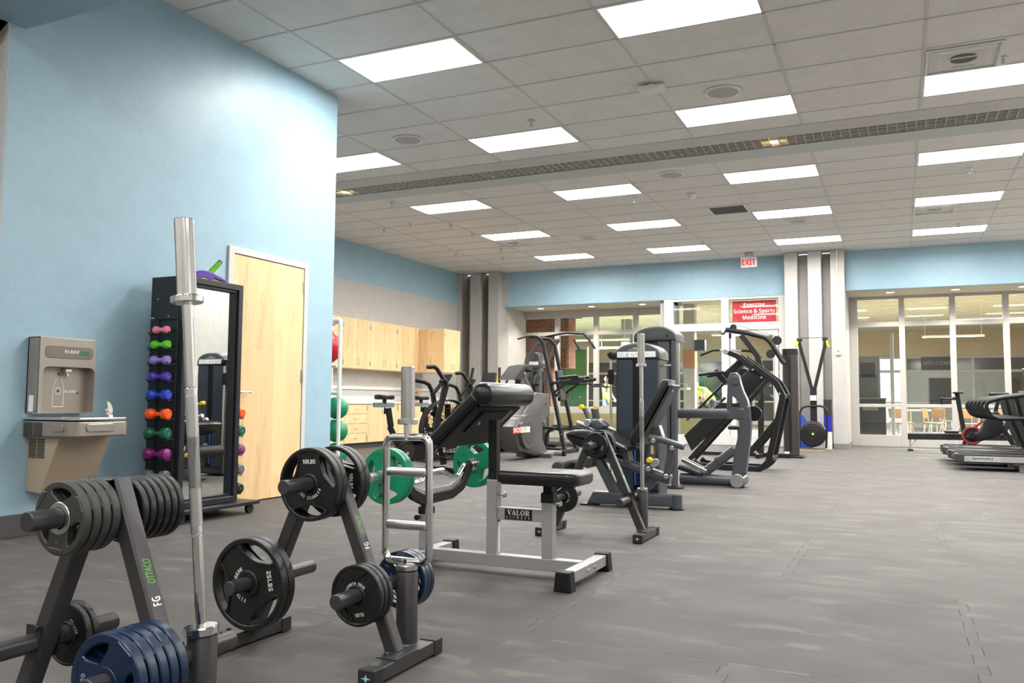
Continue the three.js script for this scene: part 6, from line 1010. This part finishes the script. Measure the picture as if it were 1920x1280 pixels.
// ------------------------------------------------------------------ hall behind the glass
const HZ = -36, HC = 3.72;
{
  const tan = metric(M(new THREE.Color().setRGB(.70, .56, .37), .7, 0, { map: speckle })), cream = M(new THREE.Color().setRGB(.60, .575, .45), .7), hallFloor = metric(M(new THREE.Color().setRGB(.34, .325, .30), .3, 0, { map: speckle })), darkGlass = M(new THREE.Color().setRGB(.05, .055, .055), .12), greyP = M(new THREE.Color().setRGB(.19, .19, .19), .4), charcoal = M(new THREE.Color().setRGB(.028, .026, .032), .5);
  struct('floor_hall', span([-17, -.06, GZ - .07], [6, 0, HZ - 2]), hallFloor, 'pale polished floor of the hall beyond the glass');
  const hc = structGroup('ceiling_hall', 'cream ribbed ceiling of the hall beyond the glass'); mesh('deck', span([-17, HC + .06, GZ - .1], [6, HC + .15, HZ - .2]), cream, hc);
  const rib = box(23, .07, .2, 0, 0, 0, .02); for (let z = GZ - .4; z > HZ; z -= .42) put('deck_rib', rib, cream, hc, [-5.5, HC + .03, z]);
  struct('wall_hall', [span([-17.2, 0, GZ], [-17, HC + .2, HZ]), span([6, 0, GZ], [6.2, HC + .2, HZ]), span([4.5, 0, GZ - .0], [6.2, HC + .2, GZ - .2]), span([-17.2, 0, GZ], [-8.74, HC + .2, GZ - .2])], tan, 'tan walls of the hall');
  struct('wall_hall_header', [span([-17, 2.75, HZ], [6, HC + .2, HZ - .2])], tan, 'tan header at the far end of the hall');
  struct('wall_hall_top', [span([-8.9, 3.16, GZ], [-4.6, HC + .3, GZ - .1]), span([-.95, 3.19, GZ], [4.6, HC + .3, GZ - .1]), span([-4.69, 3.16, WZ - .12], [-2.05, HC + .3, WZ - .16]), span([-2.1, 0, -18.6], [-.95, HC + .3, -18.7]), span([-1.06, 0, -18.6], [-1.0, HC + .3, GZ])], MAT.white);
  // far storefront: dark panes, grey frames, a bright outside door
  const sf = structGroup('window_4', 'far storefront of the hall with dark panes and grey frames'); const fx = []; for (let x = -17; x <= 6.01; x += 1.15) fx.push(x);
  fx.forEach((x) => put('mullion', box(.1, 2.75, .1), aluF, sf, [x, 1.375, HZ]));
  for (let i = 0; i < fx.length - 1; i++) for (const [y, h] of [[.08, .16], [2.16, .1], [2.7, .1], [.95, .06]]) put('transom', box(1.05, h, .09), aluF, sf, [(fx[i] + fx[i + 1]) / 2, y, HZ]);
  const pale = M(new THREE.Color().setRGB(.35, .39, .39), .25);
  for (let i = 0; i < fx.length - 1; i++) { const c = (fx[i] + fx[i + 1]) / 2, open = Math.abs(c + .3) < .7, m = open ? MAT.glass : (c > .4 && c < 3.2) ? pale : darkGlass;
    put('pane', box(1.06, .46, .01), open ? MAT.glass : darkGlass, sf, [c, 2.43, HZ]); put('pane', box(1.06, 1.15, .01), m, sf, [c, 1.55, HZ]); put('pane', box(1.06, .8, .01), m, sf, [c, .55, HZ]); }
  const ws = thing('welcome_banner', 'dark banner with pale welcome letters on the far storefront', 'banner', [1.35, 2.45, HZ + .08]); mesh('panel', box(1.1, .5, .012), charcoal, ws); mesh('lettering', letters('WELCOME', .15, .004).translate(0, .02, .007), M(0x8a8f8c, .5), ws); const bp = thing('notice_board', 'dark notice board on the far storefront below the welcome banner', 'notice board', [1.5, 1.35, HZ + .1]); mesh('board', box(.9, 1.1, .03, 0, 0, 0, .005), charcoal, bp); mesh('frame', frameShape(-.46, .46, -.56, .56, .03, .03, .03, .03, .035, .003), greyP, bp);
  // pendants
  const lin = new THREE.MeshStandardMaterial({ color: 0xffffff, emissive: new THREE.Color(1, .97, .9), emissiveIntensity: 4, roughness: .5 });
  [[.64, 2.23, 2.82, -27, 'behind the wide glazing'], [-11.41, -8.13, 2.96, -27, 'behind the power tower, upper of two'], [-9.35, -7.05, 2.71, -27.4, 'behind the power tower, lower of two'], [-5.2, -3.0, 2.95, -26, 'behind the entrance glazing'], [1.2, 3.6, 2.95, -23, 'over the hall end nearest the treadmills']].forEach(([a, b, y, z, w]) => {
    const o = thing('pendant_light', 'lit linear pendant light in the hall ' + w, 'pendant light', [(a + b) / 2, y, z], 0, 'hall pendant lights'), L = (b - a) / 2; mesh('body', box(2 * L, .05, .08, 0, .03, 0, .005), MAT.fitting, o); mesh('lens', box(2 * L - .02, .012, .07, 0, 0, 0), lin, o); mesh('wire', [cyl([-L * .9, .05, 0], [-L * .9, HC - y, 0], .006, .006, 6)], MAT.fitting, o); mesh('wire', [cyl([L * .9, .05, 0], [L * .9, HC - y, 0], .006, .006, 6)], MAT.fitting, o);
    areaLight((a + b) / 2, y - .012, z, 2 * L, .3, 380, [1, .95, .86]); });
  // things in the hall
  const brickTex = dataTex(256, (u, v) => { const row = Math.floor(v * 12), s = (u * 4 + (row % 2) * .5) % 1, t = v * 12 % 1, j = s < .05 || t < .12, n = .8 + .3 * hash2(Math.floor(u * 4 + (row % 2) * .5), row, 8); return j ? [.62, .55, .47] : [.50 * n, .27 * n, .19 * n]; }); brickTex.repeat.set(1.05, 1.05);
  const brick = metric(M(0xffffff, .85, 0, { map: brickTex }));
  struct('column_hall', span([-10.5, 1.9, -24.2], [-9.0, HC, -23.6]), brick, 'red brick pier in the hall'); struct('column_hall_tall', span([-10.25, 0, -24.25], [-9.62, 1.9, -23.7]), brick);
  struct('column_hall_white', [span([-5.62, 0, -24.3], [-5.3, HC, -24])], MAT.white, 'white pier in the hall'); struct('column_hall_brick', span([-5.63, 1.87, -24.32], [-5.29, 2.4, -23.98]), M(new THREE.Color().setRGB(.55, .24, .1), .85), 'orange brick band of the pier in the hall');
  struct('column_hall_grey', span([-8.6, 0, -27.9], [-8.3, HC, -27.6]), greyP); 
  { const o = thing('green_door', 'bright green door beside the brick pier in the hall', 'door', [-10.0, 0, -25.9]); mesh('leaf', box(1.5, 2.6, .06, 0, 1.3, 0, .004), M(new THREE.Color().setRGB(.0, .22, .06), .4), o); mesh('frame', frameShape(-.8, .8, 0, 2.68, .05, .05, .02, .05, .09, .003), aluF, o); mesh('handle', cyl([.55, 1.05, .03], [.55, 1.05, .09], .03), MAT.steel, o); }
  { const o = thing('wall_speaker', 'dark hanging speaker above the window bay behind the power tower', 'speaker', [-8.58, 3.4, -23]); mesh('cabinet', box(.42, .16, .25, 0, 0, 0, .02), charcoal, o); mesh('bracket', cyl([0, .08, 0], [0, .32, 0], .02), charcoal, o); }
  { const o = thing('wall_speaker', 'dark blue box speaker beside the orange brick pier', 'speaker', [-5.13, 2.52, -24]); mesh('cabinet', box(.3, .32, .22, 0, 0, 0, .015), M(new THREE.Color().setRGB(.05, .07, .085), .5), o); mesh('grille', box(.24, .26, .01, 0, 0, .112, .005), charcoal, o); }
  { const o = thing('half_wall', 'low tan wall in the hall behind the power tower', 'half wall', [-6.7, 0, -20.6]); mesh('panel', box(4.6, .66, .08, 0, .33, 0, .004), M(new THREE.Color().setRGB(.52, .44, .2), .7), o); mesh('cap', box(4.64, .04, .14, 0, .68, 0, .006), aluF, o); }
  { const o = thing('waste_cabinet', 'charcoal waste cabinet behind the first pane of the wide glazing', 'waste cabinet', [-.62, 0, -21.7]); mesh('body', box(.66, 1.0, .5, 0, .5, 0, .01), charcoal, o); mesh('top', box(.7, .03, .54, 0, 1.015, 0, .005), greyP, o); mesh('flap', box(.34, .16, .01, 0, .82, .255, .004), greyP, o); }
  { const o = thing('display_panel', 'grey freestanding display panel behind the waste cabinet', 'panel', [-.72, 0, -22.35]); mesh('board', box(.62, 2.0, .06, 0, 1.05, 0, .005), greyP, o); mesh('foot', box(.7, .05, .4, 0, .025, 0, .005), charcoal, o); mesh('poster', box(.34, .36, .005, .03, 1.72, .033), charcoal, o); mesh('note', box(.5, .7, .005, 0, 1.25, .033), M(new THREE.Color().setRGB(.11, .11, .11), .4), o); }
  { const o = thing('metal_post', 'pale metal door post beside the display panel', 'post', [-.14, 0, -22.2]); mesh('post', box(.08, 2.6, .08, 0, 1.3, 0, .006), aluF, o); mesh('plate', box(.2, .02, .2, 0, .01, 0), aluF, o); mesh('knob', new THREE.SphereGeometry(.04, 16, 12).translate(0, .88, .06), charcoal, o); }
  // cafeteria chairs
  const seatW = M(new THREE.Color().setRGB(.21, .11, .045), .45), leg = chrome;
  const ch = thing('hall_chair', 'wooden cafeteria chair', 'chair', [0, 0, 0], 0, 'cafeteria chairs in the hall');
  mesh('seat', box(.4, .03, .38, 0, .42, 0, .012), seatW, ch); mesh('backrest', turn(box(.38, .24, .02, 0, 0, 0, .01), -.15, 0, 0).translate(0, .66, -.19), seatW, ch);
  for (const [sx, sz] of [[-1, 1], [1, 1], [-1, -1], [1, -1]]) mesh('leg', tube([[sx * .15, .41, sz * .13], [sx * .2, 0, sz * .2]], .014, 0, 8), leg, ch); for (const s of [-1, 1]) mesh('back_post', tube([[s * .15, .42, -.15], [s * .16, .75, -.21]], .012, 0, 8), leg, ch);
  const spots = [[.08, -23.0, .4], [.75, -23.3, 1.2], [.0, -24.0, 2.2], [.8, -24.3, -.6], [1.5, -23.2, .3], [1.25, -26.6, 1.9], [2.1, -23.8, -.8], [2.9, -24.6, .7], [2.8, -23.2, 2.6], [-4.6, -22.6, .5], [-6.9, -23.6, -.4], [-7.9, -24.2, 1.1]];
  const lw = ['nearest the metal post', 'second from the metal post', 'behind the first pair, turned away', 'behind the first pair, beside the round table', 'in front of the oval table', 'behind the oval table', 'seen through the spin bike', 'just beyond the spin bike', 'behind the treadmill rails', 'behind the entrance door', 'behind the low tan wall, nearer one', 'behind the low tan wall, farther one'];
  spots.forEach(([x, z, a], i) => { const o = i ? dup(ch, [x, 0, z], a) : ch; o.position.set(x, 0, z); o.rotation.y = a; o.userData.label = 'wooden cafeteria chair ' + lw[i]; });
  [[.25, -25.2, 'first'], [1.9, -25.6, 'second'], [-7.2, -25.2, 'third']].forEach(([x, z, w], i) => { const o = thing('hall_table', ['round maple table behind the first chairs in the hall', 'round maple table behind the middle chairs in the hall', 'round maple table behind the low tan wall'][i], 'table', [x, 0, z], 0, 'hall tables'); mesh('top', flatY(ext(disc(.6, 36), .035, .006), .73), maple[1], o); mesh('column', cyl([0, .03, 0], [0, .72, 0], .04), chrome, o); mesh('base', lathe([[0, .04], [.06, .035], [.3, .015], [.3, 0], [0, 0]], 28), charcoal, o); });
  { const o = thing('white_cart', 'white equipment cart beside the leaning worker', 'cart', [-5.75, 0, -23.6]); mesh('tray', box(.75, .06, .4, 0, 1.28, 0, .01), MAT.fitting, o); mesh('post', [box(.06, 1.2, .06, 0, .66, 0)], MAT.fitting, o); mesh('base', box(.7, .06, .45, 0, .06, 0, .01), MAT.fitting, o); mesh('rail', tube([[-.36, 1.3, .18], [-.36, 1.42, .18], [.36, 1.42, .18], [.36, 1.3, .18]], .012, .03), MAT.steel, o); for (const s of [-1, 1]) mesh('caster', cyl([s * .3 - .02, .03, .15], [s * .3 + .02, .03, .15], .03), charcoal, o); }
}
// ------------------------------------------------------------------ two workers in high-visibility vests
function bodyField(bones, lo, hi, cell, blend = .03) {                  // smooth union of tapered capsules, meshed
  const s = Math.max(hi[0] - lo[0], hi[1] - lo[1], hi[2] - lo[2]), N = Math.min(96, Math.ceil(s / cell) + 4), mc = new MarchingCubes(N, MAT.black, false, false, 60000), c = [0, 1, 2].map((k) => (lo[k] + hi[k]) / 2), half = N / 2, sc = s / 2 * 1.06;
  const P = new THREE.Vector3(), A = new THREE.Vector3(), D = new THREE.Vector3(), W = bones.map(([a, b, r0, r1]) => { const va = V(a), d = V(b).sub(va); return [va, d, d.lengthSq(), r0, r1]; });
  for (let z = 0; z < N; z++) for (let y = 0; y < N; y++) for (let x = 0; x < N; x++) {
    P.set((x - half) / half * sc + c[0], (y - half) / half * sc + c[1], (z - half) / half * sc + c[2]); let m = 1e3;
    for (const [a, d, l, r0, r1] of W) { A.copy(P).sub(a); const t = l ? clamp01(A.dot(d) / l) : 0, q = A.addScaledVector(d, -t).length() - (r0 + (r1 - r0) * t), h = Math.max(blend - Math.abs(m - q), 0) / blend; m = Math.min(m, q) - h * h * blend * .25; }
    mc.field[x + y * N + z * N * N] = -m;
  }
  mc.isolation = 0; mc.update();
  const g = new THREE.BufferGeometry(), n = mc.count; g.setAttribute('position', new THREE.BufferAttribute(mc.positionArray.slice(0, n * 3), 3)); g.setAttribute('normal', new THREE.BufferAttribute(mc.normalArray.slice(0, n * 3), 3));
  g.scale(sc, sc, sc).translate(...c); return clean(g);
}
function worker(label, pos, turnY, J, cap) {
  const o = thing('person', label, 'person', pos, turnY);
  const skin = M(new THREE.Color().setRGB(.42, .22, .14), .6), B = (a, b, r0, r1) => [J[a], J[b], r0, r1];
  const torso = [B('pelvis', 'waist', .125, .115), B('waist', 'chest', .115, .135), B('chest', 'neck', .12, .06), B('shL', 'shR', .075, .075)], arms = [B('shL', 'elL', .055, .043), B('elL', 'wrL', .042, .03), B('shR', 'elR', .055, .043), B('elR', 'wrR', .042, .03)], legs = [B('hipL', 'knL', .085, .06), B('knL', 'anL', .058, .042), B('hipR', 'knR', .085, .06), B('knR', 'anR', .058, .042)];
  const feet = [[J.anL, [J.anL[0], .045, J.anL[2] + .17], .045, .04], [J.anR, [J.anR[0], .045, J.anR[2] + .17], .045, .04]], fing = [];
  for (const [w, e] of [['wrL', 'elL'], ['wrR', 'elR']]) { const d = V(J[w]).sub(V(J[e])).normalize(), s = new THREE.Vector3(1, 0, 0).cross(d).normalize(), palm = V(J[w]).addScaledVector(d, .05); fing.push(cyl(J[w], palm.toArray(), .03, .036, 10)); for (let i = 0; i < 4; i++) { const b = palm.clone().addScaledVector(s, (i - 1.5) * .02), m = b.clone().addScaledVector(d, .04 - Math.abs(i - 1.3) * .004), t = m.clone().addScaledVector(d, .025).add(V([0, -.018, 0])); fing.push(tube([b.toArray(), m.toArray(), t.toArray()], .0088, .01, 6)); } const th = V(J[w]).addScaledVector(d, .025).addScaledVector(s, .03); fing.push(tube([th.toArray(), th.clone().addScaledVector(s, .03).addScaledVector(d, .035).toArray(), th.clone().addScaledVector(s, .03).addScaledVector(d, .06).toArray()], .0095, .01, 6)); }
  const h = V(J.head), f = V(J.face).normalize(), up = h.clone().sub(V(J.neck)).normalize(), sd = f.clone().cross(up).normalize(), hp = (a, b, c) => h.clone().addScaledVector(f, a).addScaledVector(up, b).addScaledVector(sd, c).toArray();
  const head = bodyField([[J.neck, hp(0, -.02, 0), .052, .055], [hp(-.02, .04, 0), hp(.01, .03, 0), .095, .09], [hp(.03, -.06, 0), hp(.035, .0, 0), .06, .075], [hp(.095, -.005, 0), hp(.108, -.025, 0), .012, .018], [hp(-.01, 0, .088), hp(-.01, -.03, .086), .016, .012], [hp(-.01, 0, -.088), hp(-.01, -.03, -.086), .016, .012]], hp(-.2, -.2, -.2).map((v, i) => Math.min(v, hp(.2, .2, .2)[i])), hp(.2, .2, .2).map((v, i) => Math.max(v, hp(-.2, -.2, -.2)[i])), .012, .02);
  const lo = [-.75, -.02, -.75], hi = [.75, 1.6, .75];
  mesh('body', [bodyField([...torso, ...arms, ...legs, ...feet], lo, hi, .018), head, ...fing], skin, o);
  mesh('eyes', [hp(.083, .012, .032), hp(.083, .012, -.032)].map((q) => new THREE.SphereGeometry(.011, 8, 6).translate(...q)), M(0x1a1512, .3), o); mesh('mouth', tube([hp(.09, -.06, .022), hp(.097, -.061, 0), hp(.09, -.06, -.022)], .004, .01, 6), M(0x7a3a32, .6), o);
  const grow = (l, k) => l.map(([a, b, r, s]) => [a, b, r + k, s + k]), top = cap === 'cap' ? M(new THREE.Color().setRGB(.05, .05, .052), .8) : M(new THREE.Color().setRGB(.62, .58, .5), .8);
  mesh('shirt', bodyField([...grow(torso, .012), [J.shL, V(J.shL).lerp(V(J.elL), .75).toArray(), .068, .06], [J.shR, V(J.shR).lerp(V(J.elR), .75).toArray(), .068, .06]], lo, hi, .018), top, o);
  mesh('trousers', bodyField([[J.pelvis, J.waist, .138, .122], ...grow(legs, .018)], lo, hi, .018), M(new THREE.Color().setRGB(.06, .08, .12), .8), o);
  const tq = (t) => V(J.waist).lerp(V(J.neck), t).toArray(); mesh('vest', bodyField([[J.pelvis, J.waist, .14, .14], [J.waist, J.chest, .142, .156], [J.chest, tq(.88), .15, .085], [V(J.shL).lerp(V(J.shR), .2).toArray(), V(J.shL).lerp(V(J.shR), .8).toArray(), .098, .098]], lo, hi, .018), M(new THREE.Color().setRGB(.52, .72, .02), .6), o);
  mesh('vest_stripe', bodyField([[V(J.waist).lerp(V(J.chest), .25).toArray(), V(J.waist).lerp(V(J.chest), .32).toArray(), .152, .153]], lo, hi, .018).scale(1, 1, 1), M(0xc9c9c2, .4), o);
  if (cap === 'cap') { mesh('cap', bodyField([[hp(-.02, .065, 0), hp(0, .07, 0), .09, .088], [hp(.05, .06, 0), hp(.14, .045, 0), .05, .035]], hp(-.2, -.2, -.2).map((v, i) => Math.min(v, hp(.2, .2, .2)[i])), hp(.2, .2, .2).map((v, i) => Math.max(v, hp(-.2, -.2, -.2)[i])), .012, .01), M(new THREE.Color().setRGB(.09, .035, .03), .8), o); }
  else mesh('hair', bodyField([[hp(-.035, .06, 0), hp(-.01, .075, 0), .092, .085], [hp(-.06, 0, 0), hp(-.05, .05, 0), .07, .08]], hp(-.2, -.2, -.2).map((v, i) => Math.min(v, hp(.2, .2, .2)[i])), hp(.2, .2, .2).map((v, i) => Math.max(v, hp(-.2, -.2, -.2)[i])), .012, .02), M(new THREE.Color().setRGB(.34, .22, .1), .8), o);
  const shoe = M(new THREE.Color().setRGB(.05, .03, .02), .6); mesh('boots', feet.map(([a, b]) => bodyField([[[a[0], .05, a[2] - .02], [b[0], .045, b[2]], .06, .052], [a, [a[0], a[1] + .06, a[2]], .055, .055]], [a[0] - .2, -.02, a[2] - .15], [a[0] + .2, .3, a[2] + .3], .02)), shoe, o);
  return o;
}
const stand = { pelvis: [0, .96, 0], waist: [0, 1.1, .01], chest: [0, 1.32, .02], neck: [0, 1.5, .02], head: [0, 1.66, .03], face: [0, -.1, 1], shL: [.19, 1.44, .01], shR: [-.19, 1.44, .01], elL: [.25, 1.17, .03], elR: [-.24, 1.17, .06], wrL: [.2, 1.0, .2], wrR: [-.17, 1.0, .26], hipL: [.09, .92, 0], hipR: [-.09, .92, 0], knL: [.1, .5, .03], knR: [-.1, .5, .02], anL: [.11, .1, -.01], anR: [-.11, .1, 0] };
worker('standing worker in a dark cap and yellow high-visibility vest behind the low wall', [-9.46, 0, -28.6], 1.25, stand, 'cap');
const lean = { ...stand, waist: [0, 1.06, .08], chest: [0, 1.2, .25], neck: [0, 1.3, .40], head: [0, 1.38, .52], face: [0, -.75, .66], shL: [.19, 1.26, .33], shR: [-.19, 1.26, .33], elL: [.25, 1.0, .38], elR: [-.25, 1.0, .38], wrL: [.15, .86, .55], wrR: [-.15, .86, .55] };
worker('fair-haired worker in a yellow high-visibility vest leaning over the white cart', [-5.1, 0, -25.3], -.9, lean, 'hair');

renderer.render(scene, camera);
